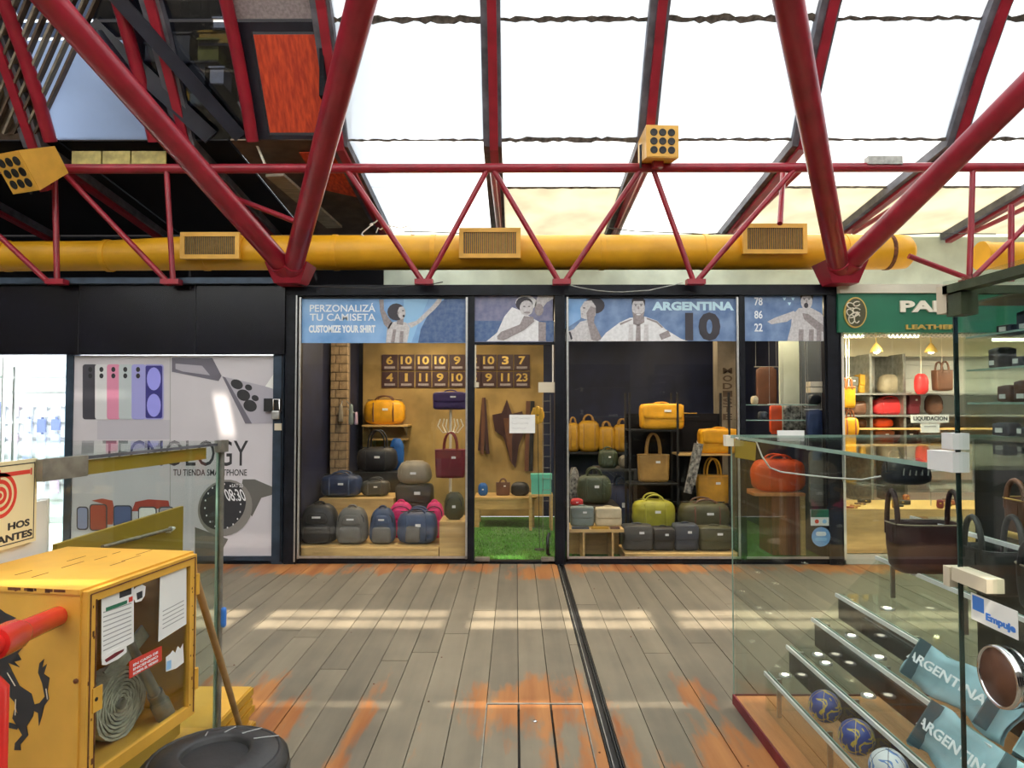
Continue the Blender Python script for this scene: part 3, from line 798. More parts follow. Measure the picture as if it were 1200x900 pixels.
# ================================================================== SHOP FRONTS
def fx(px): return P(px, 500, D).x
def fz(py): return P(604, py, D).z
ZT = fz(335)
def fbox(px0, py0, px1, py1, y0=-0.05, y1=0.05):
    return MB().box((fx(px0), D + y0, fz(py1)), (fx(px1), D + y1, fz(py0)))
X0 = fx(336); X1 = fx(984)
sobj('trim_2', MB().box((X0 - 0.02, D - 0.07, fz(347)), (X1, D + 0.10, ZT)), 'frame_black', 'black steel header over the football shop')
for n, (a, b, c0) in enumerate(((322, 334, 345), (336, 350, 340), (650, 662, 340), (968, 984, 340))):
    t = struct('trim_%d' % (n + 3), (fx((a+b)/2), D, 0), 'black steel post of the shop front')
    obj('post', fbox(a, c0, b, 661, -0.06, 0.08), 'frame_black' if n else 'frame_blue', t)
    obj('post_edge', fbox(b - 2.2, c0, b - 0.6, 657, -0.068, -0.058), 'alu' if n == 1 else 'frame_black', t)
sobj('trim_7', MB().box((X0, D - 0.03, -0.03), (X1, D + 0.06, 0.025)), 'frame_black', 'black sill along the foot of the football shop front')
def window(n, a, b, top, edge=None, mull=None):
    t = struct('window_%d' % n, (fx((a+b)/2), D, 0), 'shop window with black frame')
    f = MB()
    for (p0, q0, p1, q1) in ((a, top, a + 2, 657), (b - 2, top, b, 657), (a, top, b, top + 3), (a, 652.5, b, 657)):
        f.box((fx(p0), D - 0.03, fz(q1)), (fx(p1), D + 0.03, fz(q0)))
    obj('window_frame', f, 'frame_black', t)
    obj('window_pane', MB().box((fx(a + 2), D - 0.005, fz(653)), (fx(b - 2), D + 0.005, fz(top + 3))), 'shop_glass', t)
    obj('sill_strip', MB().box((fx(a+1), D - 0.045, fz(653.5)), (fx(b-1), D - 0.03, fz(651))), 'alu', t)
    for e in (edge or ()):
        obj('edge_strip', MB().box((fx(e) - 0.010, D - 0.045, fz(654)), (fx(e) + 0.010, D - 0.03, fz(top + 2))), 'alu', t)
    return t
window(1, 351, 549, 347, (352, 547)); window(2, 663, 866, 347, (665, 864)); window(3, 871, 968, 338, ())
obj_m = fbox(549, 338, 556, 657); sobj('trim_8', obj_m, 'frame_black', 'black mullion left of the shop door')
sobj('trim_9', fbox(866, 338, 871, 657), 'frame_black', 'black mullion between the two right shop windows')
dr = struct('door_1', (fx(602), D, 0), 'frameless glass shop door with pale patch fittings')
obj('door_leaf', MB().box((fx(557), D - 0.006, 0.012), (fx(649), D + 0.006, fz(403))), 'shop_glass', dr)
obj('transom_bar', fbox(556, 401, 650, 404, -0.02, 0.03), 'frame_black', dr)
for (a, b, c, d_) in ((631, 448, 650, 460), (556, 448, 561, 454), (557, 653, 574, 660), (634, 653, 649, 660)):
    obj('patch_fitting', fbox(a, b, c, d_, -0.03, 0.03), 'plastic_beige' if b < 500 else 'steel_dull', dr)
for e in (557, 648):
    obj('edge_strip', fbox(e - 0.8, 404, e + 0.8, 455, -0.016, 0.012), 'letter_cream', dr)
hb = MB().tube([(fx(643), D - 0.03, fz(625)), (fx(641), D - 0.10, fz(628)), (fx(641), D - 0.10, fz(646)), (fx(643), D - 0.03, fz(649))], 0.016, 8)
obj('door_handle', hb, 'black', dr)
# ---- rooms behind
ZC = 2.74
def room(nm, xa, xb, yb, mats, label):
    mw, mf, mc = mats
    sobj('floor_' + nm, MB().box((xa, D + 0.06, -0.12), (xb, yb, -0.004)), mf, 'floor of the ' + label)
    sobj('ceiling_' + nm, MB().box((xa, D + 0.10, ZC), (xb, yb, ZC + 0.08)), mc, 'ceiling of the ' + label)
    sobj('wall_%s_left' % nm, MB().box((xa, D + 0.09, 0), (xa + 0.04, yb, ZC)), mw, 'left wall of the ' + label)
    sobj('wall_%s_right' % nm, MB().box((xb - 0.04, D + 0.09, 0), (xb, yb, ZC)), mw, 'right wall of the ' + label)
FB = 9.9
room('football_shop', X0 + 0.02, X1 - 0.02, FB, ('navy_wall', 'grass', 'dark_wall'), 'football shop')
def bx(px): return P(px, 500, FB).x
sobj('wall_football_shop_back', MB().box((X0, FB, 0), (bx(425), FB + 0.06, ZC)), 'dark_wall', 'dark end of the football shop back wall')
sobj('wall_football_shop_ochre', MB().box((bx(425), FB, 0), (bx(637), FB + 0.06, ZC)), 'shop_ochre', 'ochre plaster back wall of the football shop')
sobj('wall_football_shop_navy', MB().box((bx(637), FB, 0), (X1 + 1.0, FB + 0.06, ZC)), 'navy_wall', 'navy back wall of the football shop')
LX0 = X1; LX1 = 6.6; LB = 8.6
room('leather_shop', LX0, LX1, LB, ('cream_wall', 'wood_tan', 'cream_wall'), 'leather shop')
sobj('wall_leather_shop_back', MB().box((LX0, LB, 0), (LX1, LB + 0.06, ZC)), 'white', 'white slatted back wall of the leather shop')
PX0 = -8.0; PXR = fx(334); PB = 9.3
room('phone_shop', PX0, PXR, PB, ('white', 'white', 'white'), 'phone shop')
sobj('wall_phone_shop_back', MB().box((PX0, PB, 0), (PXR, PB + 0.06, ZC)), 'white', 'white back wall of the phone shop')
sobj('wall_front_left', MB().box((-9.2, D - 0.06, 0), (PX0 + 0.05, D + 0.1, ZT)), 'frame_black')
sobj('wall_front_right', MB().box((LX1 - 0.04, D - 0.06, 0), (9.2, D + 0.1, ZT)), 'frame_black')
# ---- lamps of the shops
def lamp_light(name, loc, energy, col, size, rect=None, rot=(0,0,0), parent=None):
    ld = bpy.data.lights.new(name, 'AREA'); ld.energy = energy; ld.color = col
    if rect: ld.shape = 'RECTANGLE'; ld.size, ld.size_y = rect
    else: ld.shape = 'DISK'; ld.size = size
    o = bpy.data.objects.new(name, ld); COL.objects.link(o); o.rotation_euler = rot
    o.location = Vector(loc) - (wloc(parent) if parent else Vector())
    o.parent = parent
    return o
def downlight(x, y, energy, label, grp, col=(1.0, 0.80, 0.52)):
    t = thing('downlight', label, 'ceiling lamp', (x, y, ZC), grp)
    obj('lamp_ring', MB().lathe([(0.085, 0), (0.085, -0.02), (0.06, -0.022), (0.06, 0)], (x, y, ZC), 20), 'alu', t)
    obj('lamp_disc', MB().lathe([(0.06, -0.012), (0.0, -0.014)], (x, y, ZC), 20), 'lamp_warm', t)
    lamp_light('lamp_glow', (x, y, ZC - 0.03), energy, col, 0.12, parent=t)
gl_ = 'warm downlights in the football shop ceiling'
for i, (px, y, e) in enumerate(((440, 7.6, 15), (490, 9.0, 22), (590, 8.6, 18), (700, 7.7, 12), (790, 7.6, 19), (800, 9.0, 7), (910, 7.5, 11))):
    downlight(P(px, 400, y).x, y, e, ['warm downlight over the backpack window', 'warm downlight before the number panels', 'warm downlight inside the shop door', 'warm downlight over the bench of bags',
              'warm downlight over the mustard bags', 'warm downlight deep in the shop behind the mustard bags', 'warm downlight over the red bag in the narrow window'][i], gl_)
def tube_lamp(x0, x1, y, z, energy, label, mat='tube_warm', col=(1, 0.86, 0.62), grp=None):
    t = thing('tube_lamp', label, 'ceiling lamp', ((x0+x1)/2, y, z + 0.04), grp)
    obj('housing', MB().box((x0 - 0.03, y - 0.04, z + 0.015), (x1 + 0.03, y + 0.04, z + 0.05)), 'white', t)
    obj('tube', MB().tube([(x0, y, z), (x1, y, z)], 0.016, 8), mat, t)
    for x_ in (x0 + 0.05, x1 - 0.05): obj('hang_rod', MB().tube([(x_, y, z + 0.05), (x_, y, ZC)], 0.005, 5), 'alu', t)
    lamp_light('lamp_glow', ((x0+x1)/2, y, z - 0.02), energy, col, 0, (x1 - x0, 0.05), parent=t)
tube_lamp(P(984, 394, 7.2).x, P(1012, 394, 7.2).x, 7.2, P(1000, 394, 7.2).z, 22, 'warm tube lamp at the left end under the green sign', grp='tube lamps in the leather shop')
tube_lamp(P(1042, 394, 7.2).x, P(1076, 394, 7.2).x, 7.2, P(1060, 394, 7.2).z, 26, 'warm tube lamp in the middle under the green sign', grp='tube lamps in the leather shop')
tube_lamp(5.1, 6.2, 7.3, 2.3, 26, 'warm tube lamp at the right end of the leather shop', grp='tube lamps in the leather shop')
for i, (x, y) in enumerate(((-5.0, 8.0), (-6.6, 8.0), (-3.6, 8.2))):
    t = thing('ceiling_panel_light', ['white light panel by the phone shop doorway', 'white light panel at the far left of the phone shop', 'white light panel behind the phone poster'][i], 'ceiling lamp', (x, y, ZC), 'white light panels in the phone shop')
    obj('panel_frame', MB().box((x - 0.42, y - 0.42, ZC - 0.03), (x + 0.42, y + 0.42, ZC)), 'alu', t)
    obj('diffuser', MB().box((x - 0.39, y - 0.39, ZC - 0.036), (x + 0.39, y + 0.39, ZC - 0.03)), 'lamp_white', t)
    lamp_light('lamp_glow', (x, y, ZC - 0.05), 75, (0.93, 0.97, 1.0), 0, (0.7, 0.7), parent=t)

# ================================================================== PHONE SHOP FRONT
wf = sobj('wall_fascia_left', MB().box((-9.2, D - 0.09, fz(416)), (fx(336), D + 0.10, ZT + 0.02)), 'black_gloss', 'glossy black fascia over the phone shop')
obj('fascia_ledge', MB().box((-9.2, D - 0.16, ZT), (fx(336), D + 0.1, ZT + 0.06)), 'frame_blue', wf)
for k, px in enumerate((-60, 96, 232)):
    obj('fascia_joint', MB().box((fx(px), D - 0.094, fz(415)), (fx(px) + 0.006, D - 0.088, ZT)), 'black', wf)
sobj('trim_10', fbox(80, 416, 88, 660, -0.05, 0.06), 'frame_blue', 'blue black mullion left of the phone poster')
sobj('trim_11', fbox(88, 651, 322, 658, -0.05, 0.06), 'frame_blue', 'blue black bottom rail under the phone poster')
sobj('trim_12', MB().box((PX0, D - 0.05, -0.03), (fx(335), D + 0.06, 0.03)), 'frame_black', 'black sill of the phone shop')
w4 = struct('window_4', (fx(30), D, 0), 'phone shop window beside the poster')
obj('window_pane', MB().box((PX0 + 0.05, D - 0.005, 0.05), (fx(80), D + 0.005, fz(418))), 'glass', w4)
obj('window_frame', MB().box((fx(78), D - 0.03, 0.03), (fx(80.5), D + 0.03, fz(416))), 'sky_light', w4)
obj('window_bar', MB().box((fx(3), D - 0.02, 0.03), (fx(4), D + 0.02, fz(418))), 'alu', w4)
YP = D - 0.03
po = thing('phone_poster', 'large pale printed panel showing phones and a watch on the shop front', 'poster', (fx(205), YP, fz(652)))
obj('panel', MB().box((fx(88), YP, fz(652)), (fx(322), YP + 0.03, fz(417))), 'poster_bg', po)
obj('panel_joint', flat([(199, 418), (200, 418), (200, 652), (199, 652)], YP, 0.0004, 0.001), 'ink_grey', po)
def Q(s): return [(0.311 * x, 400 + 0.311 * y) for x, y in s]
def rr(x0, y0, x1, y1, r=3.0):
    out = []
    for (cx, cy, a) in ((x1 - r, y0 + r, -90), (x1 - r, y1 - r, 0), (x0 + r, y1 - r, 90), (x0 + r, y0 + r, 180)):
        for k in range(4):
            t = R(a + 30 * k); out.append((cx + r * math.cos(t), cy + r * math.sin(t)))
    return out
for i, (a, b, mt) in enumerate(((97, 114, 'ph_dark'), (111.5, 127, 'ph_white'), (125.5, 141, 'ph_pink'), (139.5, 156, 'ph_green'), (154.5, 171, 'ph_lilac'), (169.5, 192, 'ph_lilac'))):
    ph = obj('phone_print', flat(rr(a, 427, b, 491.5), YP, 0.001 + 0.0006 * i), mt, po)
    if i < 5:
        m = MB()
        for yy in (433, 440.5):
            s = flat(ell(a + 7.6 if i else a + 9, yy, 2.4, 3.0, 12), YP, 0.0026 + 0.0006 * i, 0.001); m.add(s.v, s.f)
        obj('lens_print', m, 'ink', ph)
    else:
        sc2 = obj('screen_print', flat(rr(a + 1.5, 428.5, b - 1.5, 490, 2), YP, 0.006), 'ph_screen', ph)
        m = MB()
        for (cy) in (444, 475):
            s = flat(ell((a+b)/2, cy, 8.2, 13.5, 20), YP, 0.0076, 0.0006); m.add(s.v, s.f)
        obj('glow_print', m, 'ph_glow', ph)
obj('shade_print', flat([(114, 492), (199, 492), (199, 515), (114, 515)], YP, 0.0006, 0.0006), 'poster_block', po)
p1_ = obj('phone_print', flat(Q([(648,62),(800,62),(835,130),(824,150),(648,115)]), YP, 0.001), 'ph_edge', po)
obj('screen_print', flat(Q([(662,84),(762,92),(792,128),(690,114),(662,104)]), YP, 0.003), 'ph_titan', p1_)
p2_ = obj('phone_print', flat(Q([(838,132),(1030,176),(1062,225),(1060,310),(935,310),(905,250)]), YP, 0.001), 'ph_titan', po)
obj('edge_print', flat(Q([(838,132),(850,136),(950,310),(925,310)]), YP, 0.003), 'ph_edge', p2_)
obj('light_print', flat(Q([(1000,170),(1032,122),(1034,180)]), YP, 0.003), 'white', p2_)
m = MB()
for (x, y, a, b) in ((893,162,24,16),(937,174,14,10),(918,203,26,19),(962,214,14,10),(943,243,26,20)):
    s = flat(ell(0.311*x, 400+0.311*y, 0.311*a, 0.311*b*1.1, 16, 25), YP, 0.003, 0.001); m.add(s.v, s.f)
obj('lens_print', m, 'ink', p2_)
m = MB(); ptext(m, 'TECNOLOGY', (120, 516, 291, 546), YP, 0.0, 0.001, 0.0015); obj('lettering', m, 'ink', po)
m = MB(); ptext(m, 'TU TIENDA SMARTPHONE', (203, 550, 289.5, 557.5), YP, 0.012, 0.001, 0.0015); obj('lettering', m, 'ink', po)
wt = obj('watch_print', flat(ell(264, 595, 31, 34, 28, 35), YP, 0.0035), 'wt_case', po)
obj('strap_print', flat(Q([(915,520),(960,520),(1035,552),(1036,575),(985,590),(950,660),(900,600)]), YP, 0.001), 'wt_strap', wt)
obj('strap_print', flat(Q([(735,700),(860,745),(830,800),(800,826),(735,820)]), YP, 0.001), 'wt_strap', wt)
obj('dial_print', flat(ell(261.5, 592.5, 25, 30, 28, 38), YP, 0.0055), 'ink', wt)
m = MB(); ptext(m, '08:30', (267, 573, 290, 587), YP, 0.01, 0.0008, 0.0075, -0.4); ptext(m, 'SAT 20', (272, 567, 285, 571), YP, 0.0, 0.0008, 0.0075)
for k in range(18):
    t = R(20 * k + 35); s = flat(ell(261.5 + 21 * math.cos(t), 593 + 26 * math.sin(t), 0.9, 1.2, 6), YP, 0.0075, 0.0008); m.add(s.v, s.f)
obj('dial_marks', m, 'print_white', wt)
for (a, b, c, d_, mt) in ((85,593.5,103,621,'card_a'), (105,590.5,126,622,'wt_red'), (133,592,155,618,'card_d'), (162,593.5,184,614,'white'), (186,593.5,204,612,'ph_titan')):
    if a < 90: a, c = 90, 104
    w_ = obj('small_watch_print', flat(rr(a, b, c, d_, 4), YP, 0.003), 'ph_dark', po)
    obj('face_print', flat(rr(a+1.5, b+1.5, c-1.5, d_-1.5, 3), YP, 0.005), mt, w_)
obj('strap_print', flat(Q([(345,600),(385,592),(425,600),(432,640),(425,690),(405,690),(400,615)]), YP, 0.0012), 'wt_red', po)
obj('strap_print', flat(Q([(497,640),(510,605),(560,595),(635,600),(640,625),(520,640)]), YP, 0.0012), 'wt_red', po)
# lock on the right edge
lk = thing('hasp_lock', 'black hasp and small padlock on the edge of the phone poster', 'lock', (fx(326), D - 0.06, fz(490)))
obj('hasp', MB().box((fx(312), D - 0.075, fz(482)), (fx(333), D - 0.06, fz(467))), 'black', lk)
obj('shackle', MB().tube([(fx(324), D - 0.10, fz(482)), (fx(324), D - 0.10, fz(468)), (fx(331), D - 0.10, fz(468)), (fx(331), D - 0.10, fz(482))], 0.008, 6), 'chrome', lk)
obj('padlock_body', MB().soft(0.08, 0.04, 0.085, 6, 10, base=((fx(323)+fx(331))/2, D - 0.10, fz(491))), 'alu', lk)
tag(obj('door_stop', fbox(325, 496, 333, 504, -0.085, -0.055), 'plastic_beige'), 'small beige catch below the padlock', 'catch')
# inside: slat wall of phone accessories
sw = thing('slat_wall', 'white slatted display wall inside the phone shop', 'display wall', (-6.4, PB - 0.1, 0.2))
obj('board', MB().box((-7.6, PB - 0.06, 0.1), (-5.2, PB - 0.02, 2.2)), 'white_paint', sw)
for k in range(9):
    obj('slat', MB().box((-7.6, PB - 0.085, 0.3 + 0.21 * k), (-5.2, PB - 0.06, 0.33 + 0.21 * k)), 'alu', sw)
cnames = {'card_a': 'slate blue', 'card_b': 'pale grey blue', 'card_c': 'mauve', 'card_d': 'dark navy'}
rp = random.Random(21)
pk0 = {}
rown = ['top', 'second', 'third', 'fourth', 'fifth', 'sixth', 'lowest']
for r_ in range(6):
    for c_ in range(7):
        x = -7.15 + 0.19 * c_; z = 1.62 - 0.205 * r_
        mt = rp.choice(list(cnames))
        hgt = rp.choice((0.15, 0.17, 0.18))
        o = obj('accessory_pack', MB().box((x - 0.055, PB - 0.125, z - hgt), (x + 0.055, PB - 0.095, z)).box((x-0.012, PB-0.11, z), (x+0.012, PB-0.085, z+0.03)), mt)
        tag(o, '%s pack, %s from left, %s row of the white slat wall' % (cnames[mt], ['first', 'second', 'third', 'fourth', 'fifth', 'sixth', 'seventh'][c_], rown[r_]), 'package', 'packs on the white slat wall')
ps = thing('poster_stand', 'white floor stand inside the phone shop window', 'stand', (P(10, 500, 7.6).x, 7.6, 0))
q = P(10, 430, 7.6)
for px in (3, 16):
    obj('upright', MB().tube([(P(px, 500, 7.6).x, 7.6, 0), (P(px, 500, 7.6).x, 7.6, q.z)], 0.02, 8), 'alu', ps)
for zz in (0.4, 0.9, 1.4, 1.9):
    obj('shelf', MB().box((P(3, 500, 7.6).x, 7.45, zz), (P(16, 500, 7.6).x, 7.75, zz + 0.02)), 'white_paint', ps)

# ================================================================== BANNERS ON THE FOOTBALL SHOP
YB = D - 0.012
def ban(label, px0, py0, px1, py1, mat):
    t = thing('banner', label, 'banner', (fx((px0+px1)/2), YB, fz(py1)))
    obj('sheet', MB().box((fx(px0), YB, fz(py1)), (fx(px1), YB + 0.006, fz(py0))), mat, t)
    return t
Z5 = lambda s: [(330 + 0.2 * x, 320 + 0.2 * y) for x, y in s]
Z6 = lambda s: [(540 + 0.2 * x, 320 + 0.2 * y) for x, y in s]
Z7 = lambda s: [(750 + 0.2 * x, 320 + 0.2 * y) for x, y in s]
def pr(name, poly, lift, mat, par): return obj(name, flat(poly, YB, lift, 0.001), mat, par)
b1 = ban('sky blue banner reading PERZONALIZA TU CAMISETA with a cheering player', 352, 350, 547, 402, 'sky_print')
pr('sky_patch', Z5([(715,152),(860,152),(800,300),(760,408),(715,408)]), 0.0005, 'sky_light', b1)
pr('crowd_patch', Z5([(800,408),(815,330),(850,260),(905,190),(960,150),(1085,150),(1085,408)]), 0.0008, 'crowd_print', b1)
m = MB()
ptext(m, 'PERZONALIZÁ', (363, 355, 440, 365.5), YB, 0.012, 0.0012, 0.001); ptext(m, 'TU CAMISETA', (363, 367.5, 440, 376), YB, 0.012, 0.0012, 0.001)
obj('lettering', m, 'letter_white', b1)
m = MB(); ptext(m, 'CUSTOMIZE YOUR SHIRT', (362, 381, 440, 390), YB, 0.045, 0.0012, 0.001); obj('lettering', m, 'letter_white', b1)
pl = pr('player_print', Z5([(612,408),(618,330),(640,290),(680,282),(730,290),(752,320),(745,360),(735,408)]), 0.0022, 'print_pale', b1)
pr('stripe_print', Z5([(640,408),(655,330),(672,330),(662,408)]), 0.0038, 'print_mid', pl); pr('stripe_print', Z5([(690,408),(695,340),(715,340),(712,408)]), 0.0038, 'print_mid', pl)
pr('arm_print', Z5([(572,155),(598,155),(600,215),(628,262),(650,290),(628,330),(600,300),(578,225)]), 0.0022, 'print_mid', pl)
pr('arm_print', Z5([(735,295),(790,280),(880,195),(915,152),(940,152),(935,170),(900,210),(815,290),(760,322)]), 0.0024, 'print_pale', pl)
pr('neck_print', Z5([(675,300),(680,255),(715,260),(712,305)]), 0.003, 'print_mid', pl)
pr('hair_print', Z5(ell(672, 228, 52, 50, 16)), 0.0034, 'print_dark', pl)
pr('face_print', Z5([(690,200),(712,196),(724,215),(726,240),(718,266),(700,272),(685,255),(680,225)]), 0.0048, 'print_pale', pl)
pr('mouth_print', Z5(ell(716, 252, 7, 8, 8)), 0.0062, 'print_dark', pl)
pr('eye_print', Z5(ell(712, 221, 7, 3.5, 8)), 0.0062, 'print_dark', pl); pr('ear_print', Z5(ell(683, 236, 5, 9, 8)), 0.0062, 'print_mid', pl)
b2 = ban('grey blue banner over the door with a player kissing a trophy', 556, 339, 648, 401, 'haze_print')
pr('crowd_patch', Z6([(75,400),(75,280),(545,280),(545,400)]), 0.0004, 'crowd_print', b2)
pl = pr('player_print', Z6([(150,400),(212,350),(255,255),(300,200),(340,215),(430,270),(470,290),(500,400)]), 0.001, 'print_white', b2)
pr('cap_print', Z6(ell(382, 175, 62, 45, 16)), 0.0024, 'print_white', pl)
pr('trophy_print', Z6([(430,190),(465,100),(500,92),(542,95),(542,150),(505,172),(470,215)]), 0.0024, 'print_pale', pl)
pr('hair_print', Z6(ell(372, 182, 50, 42, 16)), 0.0036, 'print_dark', pl)
pr('face_print', Z6(ell(385, 205, 40, 45, 16)), 0.0050, 'print_pale', pl)
pr('mouth_print', Z6(ell(388, 232, 20, 6, 10)), 0.0064, 'print_mid', pl)
for ex_ in (372, 400): pr('eye_print', Z6(ell(ex_, 196, 8, 3, 8)), 0.0064, 'print_dark', pl)
pr('arm_print', Z6([(212,370),(235,345),(345,302),(370,252),(425,258),(430,285),(370,335),(250,394),(215,388)]), 0.0078, 'print_mid', pl)
pr('face_print', Z6(ell(458, 215, 26, 36, 14)), 0.0050, 'print_mid', pl)
pr('leg_print', Z6([(455,285),(498,290),(498,400),(455,400)]), 0.0050, 'print_mid', pl)
b3 = ban('blue banner reading ARGENTINA with two players and a large 10', 664, 347, 865, 400, 'steel_print')
pr('sky_patch', Z6([(608,140),(740,140),(700,270),(608,330)]), 0.0004, 'sky_print', b3)
pl = pr('player_print', Z6([(608,400),(612,345),(660,330),(700,285),(760,270),(800,330),(815,400)]), 0.001, 'print_pale', b3)
pr('hair_print', Z6(ell(785, 190, 58, 48, 16)), 0.0024, 'print_dark', pl)
pr('face_print', Z6([(725,165),(765,160),(790,195),(790,250),(745,275),(705,262),(700,205)]), 0.0038, 'print_pale', pl)
pr('arm_print', Z6([(735,235),(760,195),(790,205),(780,290),(825,380),(800,400),(765,390),(742,290)]), 0.0052, 'print_mid', pl)
pr('eye_print', Z6(ell(722, 205, 8, 3.5, 8)), 0.0052, 'print_dark', pl); pr('mouth_print', Z6(ell(712, 240, 8, 3, 8)), 0.0052, 'print_mid', pl)
pr('cuff_print', Z6([(632,345),(642,343),(655,385),(645,392)]), 0.0038, 'print_dark', pl)
pl = pr('player_print', Z6([(810,400),(850,350),(930,290),(990,262),(1080,255),(1150,280),(1200,330),(1290,385),(1330,398)]), 0.001, 'print_white', b3)
pr('neck_print', Z6([(1010,300),(1008,255),(1075,255),(1075,290),(1040,308)]), 0.0024, 'print_mid', pl)
pr('face_print', Z6(ell(1040, 205, 38, 62, 18)), 0.0038, 'print_pale', pl)
pr('hair_print', Z6([(1000,190),(1002,155),(1025,140),(1062,142),(1080,160),(1078,195),(1068,165),(1012,165)]), 0.0052, 'print_dark', pl)
pr('beard_print', Z6([(1004,225),(1020,238),(1060,238),(1076,225),(1070,255),(1040,272),(1010,255)]), 0.0052, 'print_mid', pl)
pr('mouth_print', Z6(ell(1040, 244, 14, 4, 10)), 0.0066, 'print_white', pl)
for xx in (985, 1028, 1075):
    pr('stripe_print', Z6([(xx,300),(xx+24,302),(xx+26,398),(xx-4,398)]), 0.0024, 'print_pale' if xx != 1028 else 'print_mid', pl)
pr('stripe_print', Z6([(930,295),(1000,268),(1004,274),(935,306)]), 0.0038, 'print_mid', pl); pr('stripe_print', Z6([(1090,262),(1150,282),(1185,318),(1178,322),(1145,292),(1088,270)]), 0.0038, 'print_mid', pl)
pr('armband_print', Z7([(110,360),(165,335),(180,370),(125,392)]), 0.0038, 'print_mid', pl)
m = MB(); ptext(m, 'ARGENTINA', (764, 353.5, 860, 364), YB, 0.05, 0.0014, 0.001); obj('lettering', m, 'letter_ice', b3)
m = MB(); ptext(m, '10', (803, 366, 844, 399.5), YB, 0.05, 0.0012, 0.0008); obj('lettering', m, 'print_dark', b3)
def eyes(par, cv, cx, cy, dx, lift, s=1.0):
    for k in (-1, 1):
        pr('eye_print', cv(ell(cx + k * dx, cy, 6 * s, 3.2 * s, 8)), lift, 'print_dark', par)
        pr('brow_print', cv([(cx + k*dx - 9*s, cy - 9*s), (cx + k*dx + 9*s, cy - 9*s), (cx + k*dx + 8*s, cy - 6*s), (cx + k*dx - 8*s, cy - 6*s)]), lift, 'print_dark', par)
    pr('nose_print', cv([(cx - 2*s, cy + 4*s), (cx + 2*s, cy + 4*s), (cx + 6*s, cy + 22*s), (cx - 6*s, cy + 22*s)]), lift, 'print_mid', par)
eyes(pl, Z6, 1040, 190, 16, 0.0052)
b4 = ban('narrow blue banner with numbers 78 86 22 and a celebrating player', 872, 338, 965, 400, 'steel_print')
m = MB()
for (a, y0) in (('78', 348.5), ('86', 364), ('22', 379)):
    m = MB(); ptext(m, a, (884, y0, 893.5, y0 + 9.5), YB, 0.02, 0.0012, 0.001); obj('lettering', m, 'letter_white', b4)
m = MB()
for (x, y) in ((846, 150), (875, 178), (896, 150)):
    s = flat(Z7([(x-10,y-6),(x+10,y-6),(x+3,y+10),(x-3,y+10)]), YB, 0.001, 0.001); m.add(s.v, s.f)
obj('trophy_print', m, 'letter_ice', b4)
pl = pr('player_print', Z7([(862,398),(885,310),(890,250),(930,205),(1005,205),(1060,235),(1078,260),(1078,398)]), 0.001, 'print_pale', b4)
pr('arm_print', Z7([(745,285),(790,262),(900,222),(925,245),(860,285),(770,300)]), 0.0024, 'print_pale', pl)
pr('arm_print', Z7([(950,235),(985,240),(1078,310),(1078,345),(1040,338),(960,270)]), 0.0038, 'print_mid', pl)
pr('face_print', Z7(ell(975, 165, 34, 52, 16)), 0.0038, 'print_pale', pl)
pr('hair_print', Z7([(938,158),(938,122),(955,106),(1000,106),(1014,130),(1012,160),(998,134),(952,134)]), 0.0052, 'print_dark', pl)
eyes(pl, Z7, 975, 154, 14, 0.0052, 0.9)
pr('mouth_print', Z7(ell(972, 190, 13, 16, 10)), 0.0052, 'print_dark', pl)
for xx in (930, 990, 1035): pr('stripe_print', Z7([(xx,330),(xx+28,330),(xx+26,398),(xx-2,398)]), 0.0024, 'print_mid', pl)
# paper notice on the door
pn = thing('paper_notice', 'white printed sheet taped to the glass shop door', 'notice', (fx(612), D - 0.01, fz(507)))
obj('sheet', MB().box((fx(597), D - 0.011, fz(507.5)), (fx(627), D - 0.0075, fz(486))), 'paper', pn)
m = MB()
for i, a in enumerate((490, 496, 502)):
    m = MB()
    m.tube([P(600 + 1.1 * k, a + (1.3 if k % 2 else -1.3) * (0.6 + 0.4 * math.sin(k * 2.3 + i)), D - 0.0115) for k in range(20 - 2 * i)], 0.0016, 4)
    obj('handwriting', m, 'ink_grey', pn)

# ================================================================== NUMBER PANELS ON THE OCHRE WALL
YN = FB - 0.02
rows_ = [['6','10','10','10','9','8','10','3','7'], ['4','1','11','9','10','5','9','11','23']]
xsn = [447.5, 467.0, 487.0, 506.5, 526.5, 546.0, 563.5, 583.0, 602.5]
cn = ['first', 'second', 'third', 'fourth', 'fifth', 'sixth', 'seventh', 'eighth', 'ninth']
for r_, (y0, y1) in enumerate(((415.5, 434), (435.5, 454))):
    for c_, dgt in enumerate(rows_[r_]):
        xa = xsn[c_]; xb = xa + 18.3
        a, b = P(xa, y1, YN), P(xb, y0, YN)
        t = thing('number_panel', 'dark panel with number %s, %s from the left in the %s row' % (dgt, cn[c_], 'upper' if r_ == 0 else 'lower'), 'wall panel', ((a.x+b.x)/2, YN, a.z), 'number panels on the ochre wall')
        obj('board', MB().box((a.x, YN, a.z), (b.x, FB, b.z)), 'b_wine', t)
        hw = 1.7 if dgt == '1' else 4.0 if len(dgt) == 1 else 5.0 if dgt == '11' else 6.6
        m = MB(); ptext(m, dgt, ((xa+xb)/2 - hw, y0 + 2.0, (xa+xb)/2 + hw, y0 + 11.5), YN, 0.025, 0.003, 0.0); obj('digits', m, 'gold', t)
        obj('name_strip', MB().box((P(xa+3, y1-4, YN).x, YN - 0.003, P(xa, y1-2, YN).z), (P(xb-3, y1-4, YN).x, YN, P(xa, y1-4.6, YN).z)), 'print_mid', t)

